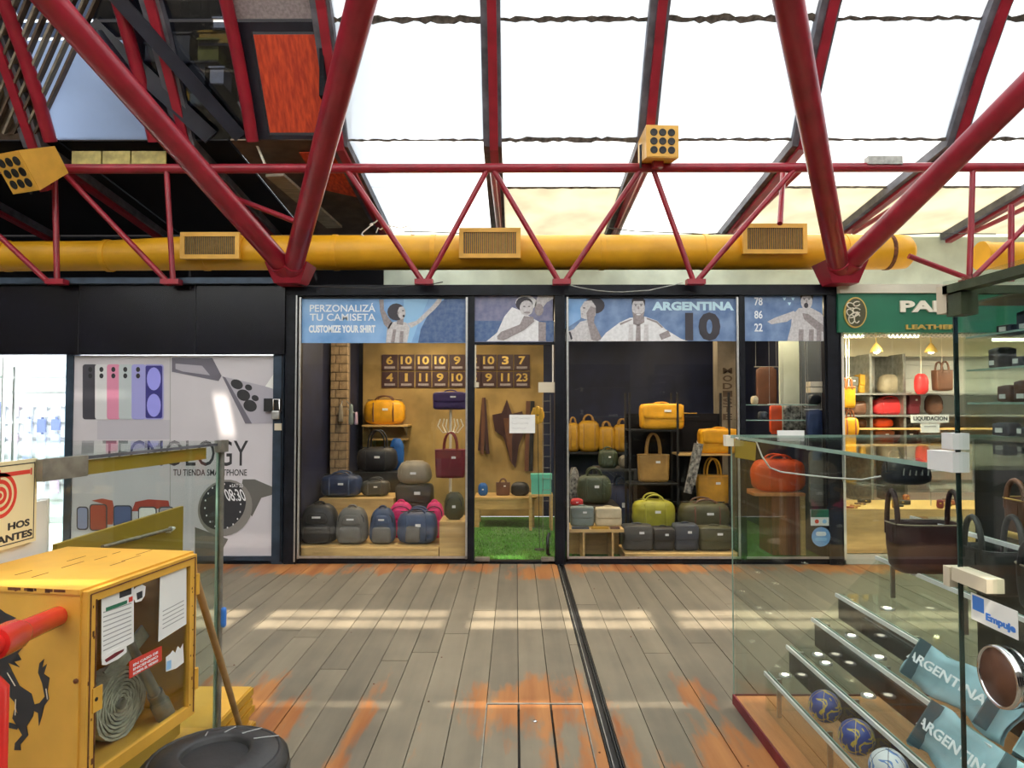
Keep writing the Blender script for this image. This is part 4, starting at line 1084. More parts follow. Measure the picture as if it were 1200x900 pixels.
# ================================================================== LEATHER SHOP FRONT
gs = thing('shop_sign', 'dark green fascia sign with raised cream letters and an oval crest', 'sign', (fx(1100), D - 0.1, fz(391)))
obj('sign_board', MB().box((fx(979), D - 0.10, fz(391)), (LX1, D + 0.02, fz(346))), 'sign_green', gs)
obj('cornice', MB().box((fx(979), D - 0.13, fz(346)), (LX1, D + 0.1, fz(336))), 'cream_wall', gs)
YS = D - 0.10
m = MB(); ptext(m, 'PAM', (1054, 352.5, 1116, 366), YS, 0.045, 0.022, 0.0); obj('lettering', m, 'letter_cream', gs)
for (a) in (1054, 1078, 1098): pass
m = MB(); ptext(m, 'LEATHER', (1061, 380.5, 1120, 386), YS, 0.03, 0.016, 0.0); obj('lettering', m, 'gold', gs)
cr_ = obj('crest', flat(ell(1001.5, 366.5, 13.2, 18, 28), YS, 0.0, 0.02), 'gold', gs)
obj('crest_field', flat(ell(1001.5, 366.5, 11.8, 16.5, 28), YS, 0.020, 0.004), 'olive_dark' if 'olive_dark' in MT else 'b_olive', cr_)
m = MB()
for (cx_, cy_, rx_, ry_, ro_) in ((997, 358, 4.5, 3, 20), (1004, 356, 4, 2.6, -15), (996, 366, 4, 3.4, 50), (1004, 364, 4.4, 3, 10), (998, 374, 3.4, 5, 0), (1004.5, 373, 3.2, 5.4, 8), (1001, 369, 6.5, 2.2, -25)):
    q = [P(a_, b_, YS - 0.026) for a_, b_ in ell(cx_, cy_, rx_, ry_, 16, ro_, 30, 330)]
    m.tube(q, 0.006, 5)
obj('crest_monogram', m, 'letter_cream', cr_)
# scalloped trim: two waving ribbons
m = MB()
for ph in (0, math.pi):
    pts = []
    for i in range(120):
        px = 980 + 1.9 * i
        q = P(px, 393.2 + 2.1 * math.sin(px * 0.62 + ph), D - 0.05)
        pts.append(q)
    m.tube(pts, 0.007, 4)
obj('scallop_trim', m, 'letter_cream', gs)
w5 = struct('window_5', ((LX0+LX1)/2, D, 0), 'window of the leather shop')
obj('window_pane', MB().box((LX0 + 0.03, D - 0.005, fz(596)), (LX1 - 0.05, D + 0.005, fz(391))), 'glass', w5)
obj('window_frame', MB().box((LX0, D - 0.04, fz(655)), (LX0 + 0.035, D + 0.04, fz(391))), 'letter_cream', w5)
# wooden plinth with a counter top
pt = thing('window_plinth', 'light wooden window base of the leather shop', 'cabinet', ((LX0+LX1)/2, D + 0.3, 0))
for k in range(3):
    xa = LX0 + 0.03 + (LX1 - LX0 - 0.1) * k / 3; xb = LX0 + 0.03 + (LX1 - LX0 - 0.1) * (k + 1) / 3 - 0.012
    obj('front_panel', MB().box((xa, D - 0.02, 0.11), (xb, D + 0.02, fz(596))), 'wood_light', pt)
obj('plinth_body', MB().box((LX0 + 0.03, D + 0.02, 0.0), (LX1 - 0.06, D + 0.72, fz(597))), 'wood_light', pt)
obj('kick_board', MB().box((LX0 + 0.03, D - 0.03, 0.0), (LX1 - 0.06, D + 0.02, 0.10)), 'cream_wall', pt)
# slatted back wall with shelves
ls = thing('display_shelving', 'cream display shelves at the back of the leather shop', 'shelf', (4.8, LB - 0.2, 0.4))
for k in range(12):
    obj('slat', MB().box((LX0 + 0.05, LB - 0.03, 0.5 + 0.16 * k), (LX1 - 0.05, LB, 0.61 + 0.16 * k)), 'white', ls)
obj('header', MB().box((LX0 + 0.05, LB - 0.35, P(1000, 418, LB - 0.3).z), (LX1 - 0.05, LB - 0.30, ZC)), 'cream_wall', ls)
for py in (461, 486, 501, 520):
    zz = P(1040, py, 8.1).z
    obj('shelf', MB().box((LX0 + 0.05, 7.92, zz - 0.02), (LX1 - 0.05, LB - 0.03, zz)), 'wood_light' if py > 490 else 'alu', ls)
for px in (1018, 1057):
    xx = P(px, 450, 8.0).x
    obj('upright', MB().box((xx - 0.015, 7.95, 0.45), (xx + 0.015, LB - 0.03, 2.2)), 'steel_dull', ls)
for (px, lb) in ((1027, 'left'), (1091, 'right')):
    q = P(px, 408, 7.5)
    t = thing('bell_lamp', 'small brass bell lamp, %s one under the green sign' % lb, 'lamp', (q.x, 7.5, ZC), 'brass bell lamps')
    obj('cord', MB().tube([(q.x, 7.5, ZC), (q.x, 7.5, q.z + 0.05)], 0.005, 6), 'gold', t)
    obj('shade', MB().lathe([(0.065, -0.045), (0.055, -0.01), (0.03, 0.03), (0.012, 0.055)], (q.x, 7.5, q.z), 16), 'gold', t)
    obj('bulb', MB().lathe([(0.0, -0.065), (0.03, -0.05), (0.03, -0.03), (0.0, -0.012)], (q.x, 7.5, q.z), 10), 'lamp_warm', t)
sg = thing('price_sign', 'white card sign reading LIQUIDACION in the leather shop window', 'sign', (P(1090, 490, 7.25).x, 7.25, P(1090, 495, 7.25).z))
y7 = 7.25
obj('card', MB().box((P(1068, 490, y7).x, y7, P(1090, 495.5, y7).z), (P(1112, 490, y7).x, y7 + 0.01, P(1090, 486, y7).z)), 'paper', sg)
m = MB(); ptext(m, 'LIQUIDACION', (1070.5, 488, 1110, 493.5), y7, 0.03, 0.001, 0.0005); obj('lettering', m, 'ink', sg)
obj('lower_card', MB().box((P(1079, 490, y7).x, y7, P(1090, 507, y7).z), (P(1101, 490, y7).x, y7 + 0.01, P(1090, 496.5, y7).z)), 'paper', sg)
obj('print_line', MB().box((P(1083, 500, y7).x, y7 - 0.001, P(1090, 500.4, y7).z), (P(1097, 500, y7).x, y7, P(1090, 499.2, y7).z)), 'ink_grey', sg)
obj('stand_rod', MB().tube([(P(1090, 500, y7).x, y7 + 0.012, fz(597) + 0.0), (P(1090, 500, y7).x, y7 + 0.012, P(1090, 488, y7).z)], 0.006, 6), 'alu', sg)
# ================================================================== BAGS AND DISPLAYS
_bs = [0]
def arcpts(w, h, y, z0, n=10, lean=0.0):
    return [(w / 2 * math.cos(math.pi * i / n), y + lean * math.sin(math.pi * i / n), z0 + h * math.sin(math.pi * i / n) ** 0.7) for i in range(n + 1)]
def bag(kind, label, box, y, mat, z=None, d=None, hh=0.0, trim=None, patch='paper', group=None, rz=0.0, pocket=None, name=None, strap=None):
    """box: pixel outline of the whole bag (handles included) as it stands at depth y; z snaps its foot to a support"""
    x0, y0, x1, y1 = box
    a = P(x0, (y0+y1)/2, y).x; b = P(x1, (y0+y1)/2, y).x
    zt = P((x0+x1)/2, y0, y).z; zb = P((x0+x1)/2, y1, y).z if z is None else z
    w_ = b - a; h = zt - zb
    _bs[0] += 1; sd_ = _bs[0]
    cat = {'duffel': 'bag', 'backpack': 'backpack', 'tote': 'handbag', 'satchel': 'bag', 'pouch': 'bag'}[kind]
    t = thing(name or {'duffel': 'duffel_bag', 'backpack': 'backpack', 'tote': 'tote_bag', 'satchel': 'satchel', 'pouch': 'soft_bag'}[kind], label, cat, ((a+b)/2, y, zb), group, rz)
    tm = trim or mat
    if kind == 'duffel':
        bh = h * (1 - hh); dd = d or min(0.62 * w_, 0.34)
        obj('body', MB().soft(w_, dd, bh, 3.4, 4.5, lambda t_: 1.0 - 0.10 * abs(t_ - 0.4), 24, 10, 0.05, 0, sd_), mat, t, False)
        for s in (-1, 1):
            obj('handle', MB().tube([(x_ * 1, -dd*0.0 + s*dd*0.28, zz) for (x_, yy, zz) in arcpts(w_*0.42, max(h*hh, h*0.12)*1.0 + bh*0.1, 0, bh*0.90)], 0.011 if w_ > 0.25 else 0.008, 6), tm, t, False)
            xs_ = s * w_ * 0.24
            obj('web_strap', MB().tube([(xs_, -dd*0.50*0.97, bh*0.12), (xs_, -dd*0.515, bh*0.5), (xs_, -dd*0.44, bh*0.86), (xs_*0.95, -dd*0.2, bh*1.0)], [0.010]*4, 5), tm, t, False)
        obj('zip', MB().bar((-w_*0.42, 0, bh*0.995), (w_*0.42, 0, bh*0.995), 0.02, 0.01), 'black', t, False)
        if pocket: obj('pocket', MB().soft(w_*0.36, dd*0.16, bh*0.52, 6, 8, None, 16, 6, 0, 0, sd_, (w_*-0.08, -dd*0.47, bh*0.08)), pocket, t, False)
        if patch: obj('tag', MB().cbox((w_*0.05, -dd*0.52, bh*0.62), (w_*0.13, 0.004, bh*0.09)), patch, t, False)
    elif kind == 'backpack':
        dd = d or w_ * 0.62
        obj('body', MB().soft(w_, dd, h*0.94, 3.2, 4.5, lambda t_: 1.0 - 0.30 * t_ ** 3, 22, 12, 0.03, 0.02, sd_), mat, t, False)
        obj('front_pocket', MB().soft(w_*0.74, dd*0.36, h*0.44, 4, 6, lambda t_: 1 - 0.1 * t_, 18, 8, 0.02, 0, sd_, (0, -dd*0.40, h*0.03)), pocket or mat, t, False)
        obj('upper_pocket', MB().soft(w_*0.60, dd*0.28, h*0.27, 4, 6, lambda t_: 1 - 0.3 * t_ ** 2, 16, 8, 0.02, 0, sd_, (0, -dd*0.36, h*0.50)), mat, t, False)
        obj('zip', MB().tube([(x_, -dd*0.30, zz) for (x_, yy, zz) in arcpts(w_*0.78, h*0.26, 0, h*0.58)], 0.006, 5), 'black', t, False)
        obj('grab_handle', MB().tube(arcpts(w_*0.26, h*0.09, 0.0, h*0.91), 0.012, 6), tm, t, False)
        for s in (-1, 1):
            obj('shoulder_strap', MB().tube([(s*w_*0.2, dd*0.40, h*0.86), (s*w_*0.34, dd*0.55, h*0.6), (s*w_*0.40, dd*0.48, h*0.15)], 0.018, 6), tm, t, False)
        if patch: obj('tag', MB().cbox((0.0, -dd*0.515, h*0.66), (w_*0.22, 0.004, h*0.045)), patch, t, False)
    elif kind == 'tote':
        bh = h * (1 - hh); dd = d or w_ * 0.32
        obj('body', MB().soft(w_, dd, bh, 7, 14, lambda t_: 0.93 + 0.07 * t_, 24, 9, 0.02, 0, sd_), mat, t, False)
        for s in (-1, 1):
            obj('handle', MB().tube([(x_, s*dd*0.44, zz) for (x_, yy, zz) in arcpts(w_*0.44, h*hh + bh*0.16, 0, bh*0.84)], 0.011, 6), tm, t, False)
        obj('top_band', MB().soft(w_*1.005, dd*1.03, bh*0.06, 7, 20, None, 24, 4, 0, 0, sd_, (0, 0, bh*0.93)), tm, t, False)
        if patch: obj('tag', MB().cbox((w_*0.12, -dd*0.53, bh*0.72), (w_*0.14, 0.004, bh*0.08)), patch, t, False)
    elif kind == 'satchel':
        bh = h * (1 - hh); dd = d or w_ * 0.45
        obj('body', MB().soft(w_, dd, bh, 6, 9, None, 22, 9, 0.02, 0, sd_), mat, t, False)
        obj('flap', MB().soft(w_*0.96, dd*0.08, bh*0.55, 8, 12, lambda t_: 0.94 + 0.06*t_, 18, 6, 0, 0, sd_, (0, -dd*0.50, bh*0.42)), tm, t, False)
        obj('handle', MB().tube(arcpts(w_*0.36, h*max(hh, 0.10), 0, bh*0.94), 0.009, 6), tm, t, False)
        if patch: obj('tag', MB().cbox((w_*0.1, -dd*0.56, bh*0.72), (w_*0.16, 0.004, bh*0.09)), patch, t, False)
    else:
        dd = d or w_ * 0.6
        obj('body', MB().soft(w_, dd, h, 2.6, 3.2, lambda t_: 1.0 - 0.12 * t_, 20, 10, 0.06, 0, sd_), mat, t, False)
        obj('seam_band', MB().tube([(x_, -dd*0.38, zz) for (x_, yy, zz) in arcpts(w_*0.7, h*0.35, 0, h*0.5)], 0.007, 5), tm, t, False)
        if patch: obj('tag', MB().cbox((0.0, -dd*0.50, h*0.5), (w_*0.16, 0.004, h*0.10)), patch, t, False)
    return t
def stand(name, label, cat, px0, px1, y0, y1, ztop, mat, z0=0.0, legs=False):
    a = P(px0, 600, y0).x; b = P(px1, 600, y0).x
    t = thing(name, label, cat, ((a+b)/2, (y0+y1)/2, z0))
    obj('top', MB().box((a, y0, ztop - 0.025), (b, y1, ztop)), mat, t)
    if legs:
        for x_ in (a + 0.02, b - 0.02):
            for y_ in (y0 + 0.02, y1 - 0.02):
                obj('leg', MB().box((x_-0.018, y_-0.018, z0), (x_+0.018, y_+0.018, ztop - 0.025)), mat, t)
    else:
        obj('front_board', MB().box((a, y0 + 0.004, z0), (b, y0 + 0.022, ztop - 0.025)), mat, t)
        for x_ in (a, b - 0.02):
            obj('side_board', MB().box((x_, y0 + 0.022, z0), (x_ + 0.02, y1, ztop - 0.025)), mat, t)
    return t
def zat(py, y): return P(604, py, y).z
# ---------------- left window
PA = zat(641, 7.05)
stand('display_platform', 'low light wooden platform under the row of backpacks', 'platform', 343, 514, 7.02, 7.68, PA, 'wood_light')
bag('backpack', 'black backpack at the left end of the window platform', (352, 588, 397, 642), 7.28, 'b_black', PA)
bag('backpack', 'grey green backpack with round front pocket on the window platform', (394, 592, 432, 642), 7.26, 'b_grey', PA)
bag('backpack', 'navy backpack with square grey front pocket', (433, 593, 464, 641), 7.25, 'b_denim', PA, pocket='b_grey')
bag('duffel', 'navy duffel with square grey front pocket on the window platform', (466, 597, 513, 641), 7.27, 'b_denim', PA, hh=0.06, pocket='b_grey')
bag('backpack', 'pink backpack peeping out behind the navy backpack', (455, 586, 485, 635), 7.56, 'b_pink', PA, d=0.14, patch=None)
bag('backpack', 'pink backpack peeping out behind the navy duffel', (497, 586, 521, 635), 7.56, 'b_pink', PA, d=0.14, patch=None)
B1 = zat(610, 7.12)
stand('display_box', 'tall light wooden display box by the shop door', 'display box', 515, 546, 7.05, 7.45, B1, 'wood_light')
bag('pouch', 'small dark olive bag on the tall wooden box', (520, 577, 545, 611), 7.2, 'b_olive', B1, trim='b_black')
S2 = zat(584, 7.75)
stand('display_step', 'light wooden step behind the black backpack', 'step', 374, 461, 7.72, 8.25, S2, 'wood_light')
bag('duffel', 'blue navy duffel lying on the wooden step', (377, 553, 424, 585), 7.92, 'b_navy', S2, hh=0.10, trim='b_denim')
bag('duffel', 'dark grey duffel beside the blue navy one on the step', (424, 560, 457, 585), 7.98, 'b_char', S2, hh=0.12)
S3 = zat(552, 8.5)
stand('display_step', 'dark stand holding the black duffel', 'step', 412, 474, 8.3, 8.8, S3, 'b_black')
bag('duffel', 'black travel duffel with tall handles on the dark stand', (419, 504, 466, 552), 8.5, 'b_black', S3, hh=0.42)
bag('pouch', 'cobalt blue bag behind the black duffel', (456, 514, 474, 552), 8.68, 'b_cobalt', S3, patch=None)
S4 = zat(606, 7.85)
stand('display_box', 'dark display box under the stacked grey and black bags', 'display box', 461, 512, 7.72, 8.2, S4, 'b_black')
bag('satchel', 'black bag under the beige one in the left window', (464, 566, 508, 606), 7.96, 'b_char', S4)
bag('pouch', 'beige canvas bag on top of the black one', (465, 540, 507, 567), 7.96, 'b_beige', zat(566, 7.96) - 0.01, d=0.26)
# wall shelf with the yellow bag
def wshelf(label, px0, px1, py, yw, dep, mat='wood_light'):
    a = P(px0, py, yw - dep); b = P(px1, py, yw - dep)
    t = thing('wall_shelf', label, 'shelf', ((a.x+b.x)/2, yw, a.z - 0.02))
    obj('board', MB().box((a.x, yw - dep, a.z - 0.025), (b.x, yw, a.z)), mat, t)
    for x_ in (a.x + 0.06, b.x - 0.08):
        obj('bracket', MB().prism([(x_, yw, a.z - 0.025), (x_, yw - dep*0.8, a.z - 0.025), (x_, yw, a.z - 0.16)], (0.015, 0, 0)), 'steel_dull', t)
    return a.z
zs = wshelf('wooden wall shelf carrying the mustard bag under the number panels', 424, 478, 498, FB, 0.36)
bag('duffel', 'mustard leather bag on the wall shelf left of the number panels', (427, 464, 475, 498), FB - 0.19, 'b_mustard', zs, hh=0.14, d=0.26, trim='b_brown')
zs = wshelf('second wooden shelf on the ochre wall', 430, 476, 514, FB, 0.25)
# stone clad column and brick pieces
cx0, cx1 = P(387, 500, 8.28).x, P(407, 500, 8.28).x
sc_ = struct('trim_13', ((cx0+cx1)/2, 8.33, 0), 'rough brick pillar inside the left shop window')
obj('core', MB().box((cx0 + 0.01, 8.29, 0), (cx1 - 0.01, 8.45, ZC)), 'brown_wall', sc_)
rb_ = random.Random(4)
for k in range(26):
    z0_ = k * ZC / 26; off = 0.5 if k % 2 else 0.3
    for (a, b) in ((0.0, off), (off, 1.0)):
        dxy = rb_.uniform(0, 0.012)
        obj('brick', MB().box((cx0 + (cx1-cx0)*a + 0.004, 8.28 - dxy, z0_ + 0.004), (cx0 + (cx1-cx0)*b - 0.004, 8.38, z0_ + ZC/26 - 0.005)), 'stone_col', sc_)
# coat stand with the purple and maroon bags
q = P(528, 490, 8.05); rx_ = q.x
ct = thing('coat_stand', 'white metal coat stand with curled hooks in the left window', 'coat stand', (rx_, 8.05, 0))
obj('pole', MB().tube([(rx_, 8.05, 0.02), (rx_, 8.05, q.z + 0.10)], 0.016, 8), 'letter_cream', ct)
obj('foot', MB().lathe([(0.16, 0.0), (0.15, 0.02), (0.03, 0.035), (0.018, 0.06)], (rx_, 8.05, 0.0), 18), 'letter_cream', ct)
for k in range(6):
    a = R(60 * k + 15); ux, uy = math.cos(a), math.sin(a)
    obj('hook', MB().tube([(rx_, 8.05, q.z - 0.16), (rx_ + ux*0.09, 8.05 + uy*0.09, q.z - 0.17), (rx_ + ux*0.15, 8.05 + uy*0.15, q.z - 0.09), (rx_ + ux*0.12, 8.05 + uy*0.12, q.z - 0.01)], 0.008, 6), 'letter_cream', ct)
zp = P(528, 490, 8.05).z + 0.10
bag('satchel', 'dark purple leather bag on top of the coat stand', (508, 456, 548, 481), 8.05, 'b_purple', zp, hh=0.14, d=0.22)
bag('tote', 'maroon shopper bag hanging from the coat stand', (510, 507, 546, 560), 7.84, 'b_maroon', None, hh=0.36, d=0.16)
# hanging strips in the dark gap
for i, (bx_, mt, lb) in enumerate((((408, 474, 414, 498), 'b_teal', 'pale grey scarf'), ((415, 483, 419, 498), 'card_c', 'mauve scarf'), ((396, 474, 402, 495), 'b_beige', 'beige scarf'))):
    a, b = pbox(*bx_, 8.20, 8.24)
    t = thing('hanging_scarf', lb + ' hanging beside the brick pillar', 'scarf', ((a[0]+b[0])/2, 8.22, a[2]))
    obj('cloth', MB().soft(b[0]-a[0], 0.04, b[2]-a[2], 4, 8, lambda t_: 1 - 0.4*t_, 12, 6, 0.1, 0, i, ((a[0]+b[0])/2, 8.22, a[2])), mt, t)
    obj('hook', MB().tube([((a[0]+b[0])/2, 8.22, b[2]-0.02), (min((a[0]+b[0])/2, cx1 - 0.02), 8.29, b[2]+0.05)], 0.006, 5), 'alu', t)
# dark shelving at the very left
st = thing('side_shelf', 'dark shelving at the left end of the shop window', 'shelf', (P(368, 500, 8.6).x, 8.7, 0))
for zz in (0.35, 0.75, 1.15, 1.55):
    obj('shelf', MB().box((X0 + 0.1, 8.5, zz - 0.02), (P(384, 500, 8.6).x, 9.0, zz)), 'b_char', st)
for x_ in (X0 + 0.08, P(384, 500, 8.6).x):
    obj('upright', MB().box((x_, 8.5, 0), (x_ + 0.02, 9.0, 1.9)), 'b_char', st)
xl = (X0 + P(384, 500, 8.6).x) / 2 + 0.06
for i, (zz, mt, lb) in enumerate(((0.35, 'b_olive', 'olive pouch on the lowest side shelf'), (0.75, 'b_slate', 'slate pouch on the second side shelf'), (1.15, 'b_slate', 'blue grey pouch on the third side shelf'), (1.55, 'b_lime', 'yellow green pouch on the top side shelf'))):
    t = thing('soft_bag', lb, 'bag', (xl - 0.05, 8.72, zz))
    obj('body', MB().soft(0.26, 0.2, 0.27, 3, 4, None, 18, 8, 0.06, 0, i + 40), mt, t, False)
    obj('zip', MB().tube(arcpts(0.2, 0.08, -0.07, 0.16), 0.006, 5), 'black', t, False)

# ---------------- inside the door
BY = 9.0
BZ = zat(583, BY)
q0, q1 = P(556, 583, BY), P(629, 583, BY)
bn = thing('display_bench', 'light wooden bench standing on the green turf inside the door', 'bench', ((q0.x+q1.x)/2, BY + 0.2, 0))
obj('top', MB().box((q0.x, BY, BZ - 0.03), (q1.x, BY + 0.5, BZ)), 'wood_light', bn)
obj('apron', MB().box((q0.x, BY + 0.01, zat(597, BY)), (q1.x - 0.1, BY + 0.03, BZ - 0.03)), 'wood_light', bn)
for x_ in (q0.x + 0.03, q1.x - 0.06):
    for y_ in (BY + 0.02, BY + 0.44):
        obj('leg', MB().box((x_ - 0.03, y_, 0), (x_ + 0.03, y_ + 0.05, BZ - 0.03)), 'wood_light', bn)
bag('pouch', 'small blue bag on the bench inside the door', (560, 566, 572, 583), 9.2, 'b_cobalt', BZ)
bag('tote', 'small round brown bag on the bench inside the door', (581, 561, 598, 583), 9.2, 'b_brown', BZ, hh=0.2)
bag('pouch', 'black bag on the bench inside the door', (598, 565, 621, 583), 9.2, 'b_black', BZ, patch=None)
s5 = zat(578, 8.9)
stand('side_table', 'small light wooden table under the turquoise box', 'table', 620, 648, 8.78, 9.0, s5, 'wood_light', legs=True)
tb = thing('gift_box', 'turquoise box with a lid on the small wooden table', 'box', (P(634, 570, 8.88).x, 8.88, s5))
a, b = pbox(622, 562, 647, 578, 8.80, 8.98)
obj('body', MB().box((a[0]+0.008, a[1]+0.008, s5), (b[0]-0.008, b[1]-0.008, b[2])), 'turquoise', tb)
obj('lid', MB().box((a[0], a[1], b[2]), (b[0], b[1], zat(556, 8.8))), 'turquoise', tb)
# hides and belts on the ochre wall
hd = thing('leather_hide', 'dark brown leather hide hanging on the ochre wall', 'hide', (P(596, 500, FB - 0.05).x, FB - 0.05, P(596, 545, FB - 0.05).z))
yy = FB - 0.03
def wp(s): return [P(x, y, yy) for x, y in s]
obj('skin', MB().prism(wp([(577,486),(588,484),(594,468),(600,485),(612,482),(617,500),(608,522),(604,548),(598,540),(590,512),(580,505)]), (0, -0.03, 0)), 'b_wine', hd)
obj('fold', MB().prism([p + Vector((0, -0.03, 0)) for p in wp([(590,490),(603,490),(600,515),(600,545),(594,520)])], (0, -0.03, 0)), 'b_brown', hd)
bl = thing('leather_strips', 'bundle of dark leather strips hanging inside the door', 'straps', (P(567, 500, yy).x, yy, P(567, 532, yy).z))
for k in range(4):
    xx = 562 + 3.2 * k
    obj('strip', MB().bar(P(567, 466, yy), P(xx, 528 + 4 * (k % 2), yy - 0.02 * (k % 2)), 0.05, 0.01, (0, 1, 0)), ('b_wine', 'b_brown', 'b_black', 'b_wine')[k], bl)
for i, (px, mt) in enumerate(((619, 'b_brown'), (624, 'b_black'))):
    o = tag(obj('belt', MB().bar(P(px, 470, yy), P(px - 2, 552, yy), 0.06, 0.012, (0, 1, 0)), mt), ['brown belt hanging right of the leather hide', 'black belt hanging at the edge of the ochre wall'][i], 'belt')
fw = thing('wall_flower', 'yellow flower ornament hanging behind the door glass', 'ornament', (P(630, 490, 7.6).x, 7.6, P(630, 500, 7.6).z))
c = P(630, 487, 7.6)
for k in range(8):
    a = R(45 * k); obj('petal', MB().soft(0.05, 0.02, 0.09, 2.2, 3, None, 10, 5, 0, 0, k, (c.x + 0.05*math.cos(a), 7.6, c.z - 0.04 + 0.055*math.sin(a))), 'leaf_gold', fw)
obj('stem', MB().tube([(c.x + 0.02, 7.62, 0.02), (c.x, 7.61, c.z)], 0.004, 6), 'black', fw)
obj('foot', MB().lathe([(0.06, 0), (0.055, 0.01), (0.01, 0.015)], (c.x + 0.02, 7.62, 0), 14), 'black', fw)
wl_ = thing('wire_rack', 'white wire rack standing behind the door glass', 'rack', (P(641, 560, 7.9).x, 7.9, 0))
for px in (636, 645):
    x_ = P(px, 500, 7.9).x
    obj('wire', MB().tube([(x_, 7.9, 0), (x_, 7.9, P(640, 462, 7.9).z)], 0.004, 6), 'steel_dull', wl_)
for py in range(470, 600, 13):
    z_ = P(640, py, 7.9).z; obj('wire', MB().tube([(P(636, 500, 7.9).x, 7.9, z_), (P(645, 500, 7.9).x, 7.9, z_)], 0.003, 5), 'steel_dull', wl_)
# turf blades
m = MB(); rg = random.Random(8)
xa, xb = fx(556), fx(650) + 0.25
for k in range(5200):
    x_ = rg.uniform(xa - 0.3, xb); y_ = D + 0.1 + (rg.random() ** 1.5) * 1.9
    h_ = rg.uniform(0.012, 0.03); a = rg.uniform(0, 6.28); dx, dy = math.cos(a) * 0.004, math.sin(a) * 0.004
    lx, ly = rg.uniform(-0.012, 0.012), rg.uniform(-0.012, 0.012)
    m.add([(x_-dx, y_-dy, -0.004), (x_+dx, y_+dy, -0.004), (x_+lx, y_+ly, h_)], [(0, 1, 2)])
tf = obj('turf', m, 'grass_blade'); tag(tf, 'green artificial turf inside the shop door', 'turf'); tf['kind'] = 'stuff'

# ---------------- right window
BE = zat(619, 7.1)
q0, q1 = P(667, 640, 7.06), P(731, 640, 7.06)
bn = thing('display_bench', 'low light wooden bench with dividers in the right window', 'bench', ((q0.x+q1.x)/2, 7.25, 0))
obj('top', MB().box((q0.x, 7.04, BE - 0.03), (q1.x, 7.44, BE)), 'wood_light', bn)
obj('back_board', MB().box((q0.x, 7.40, 0), (q1.x, 7.43, BE - 0.03)), 'wood_light', bn)
for px in (684, 718):
    x_ = P(px, 640, 7.06).x; obj('divider', MB().box((x_ - 0.01, 7.05, 0), (x_ + 0.01, 7.40, BE - 0.03)), 'wood_light', bn)
bag('satchel', 'teal grey shoulder bag on the low bench', (668, 593, 696, 619), 7.24, 'b_teal', BE)
bag('satchel', 'cream quilted bag on the low bench', (697, 594, 728, 619), 7.24, 'b_cream', BE, patch=None)
for i, (a_, b_, mt, lb) in enumerate(((670, 690, 'b_slate', 'dark wallet lying on the low bench edge'), (693, 713, 'b_mustard2', 'tan wallet lying on the low bench edge'), (715, 726, 'b_brown', 'small brown wallet lying on the low bench edge'))):
    xa_, xb_ = P(a_, 617, 7.08).x, P(b_, 617, 7.08).x
    t = thing('wallet', lb, 'wallet', ((xa_+xb_)/2, 7.08, BE))
    obj('body', MB().box((xa_, 7.045, BE), (xb_, 7.115, BE + 0.014)), mt, t); obj('flap', MB().box((xa_ + 0.004, 7.043, BE + 0.014), (xb_ - 0.004, 7.09, BE + 0.022)), mt, t)
PB_ = zat(648, 7.06)
stand('display_platform', 'low light wooden platform under the dark bags in the right window', 'platform', 732, 866, 7.03, 7.50, PB_, 'wood_light')
for i, (bx_, mt, lb) in enumerate((((729, 614, 764, 648), 'b_char', 'dark grey flap bag at the left end of the right window platform'), ((764, 617, 789, 648), 'b_black', 'small black bag second from left on the right window platform'),
                                   ((788, 613, 817, 648), 'b_slate', 'dark slate bag on the right window platform'), ((817, 616, 856, 648), 'b_olive', 'dark olive bag at the right end of the window platform'))):
    bag('satchel', lb, bx_, 7.24, mt, PB_, d=0.2)
SL = zat(620, 7.62)
stand('display_step', 'dark step under the lime and olive duffels', 'step', 728, 866, 7.52, 7.95, SL, 'b_black')
bag('duffel', 'bright lime duffel in the middle of the right window', (741, 579, 790, 619), 7.72, 'b_lime', SL, hh=0.16)
bag('duffel', 'dark olive duffel right of the lime one', (795, 584, 854, 618), 7.72, 'b_olive', SL, hh=0.12, trim='b_brown')
TG = zat(592, 7.62)
stand('display_table', 'dark table under the green duffels', 'table', 664, 727, 7.5, 8.1, TG, 'b_black', legs=True)
bag('duffel', 'dark green duffel on the dark table behind the bench', (676, 548, 716, 592), 7.78, 'b_green', TG, hh=0.2)
bag('pouch', 'small red purse at the left edge of the dark table', (668, 584, 684, 595), 7.6, 'b_red', TG)
bag('pouch', 'animal print pouch left of the green duffel', (666, 548, 679, 560), 8.02, 'animal_print', TG, d=0.12, patch=None)
TH_ = zat(549, 8.35)
stand('display_table', 'tall dark display table behind the green duffel', 'table', 700, 747, 8.25, 8.75, TH_, 'b_char', legs=True)
bag('duffel', 'grey green duffel on the tall dark table', (701, 524, 724, 549), 8.42, 'b_green', TH_, hh=0.12)
bag('pouch', 'beige pouch on the tall dark table', (724, 533, 746, 549), 8.42, 'b_beige', TH_)
bag('duffel', 'navy duffel under the tall dark table', (712, 560, 742, 592), 8.45, 'b_navy', 0.0, hh=0.1, d=0.3)
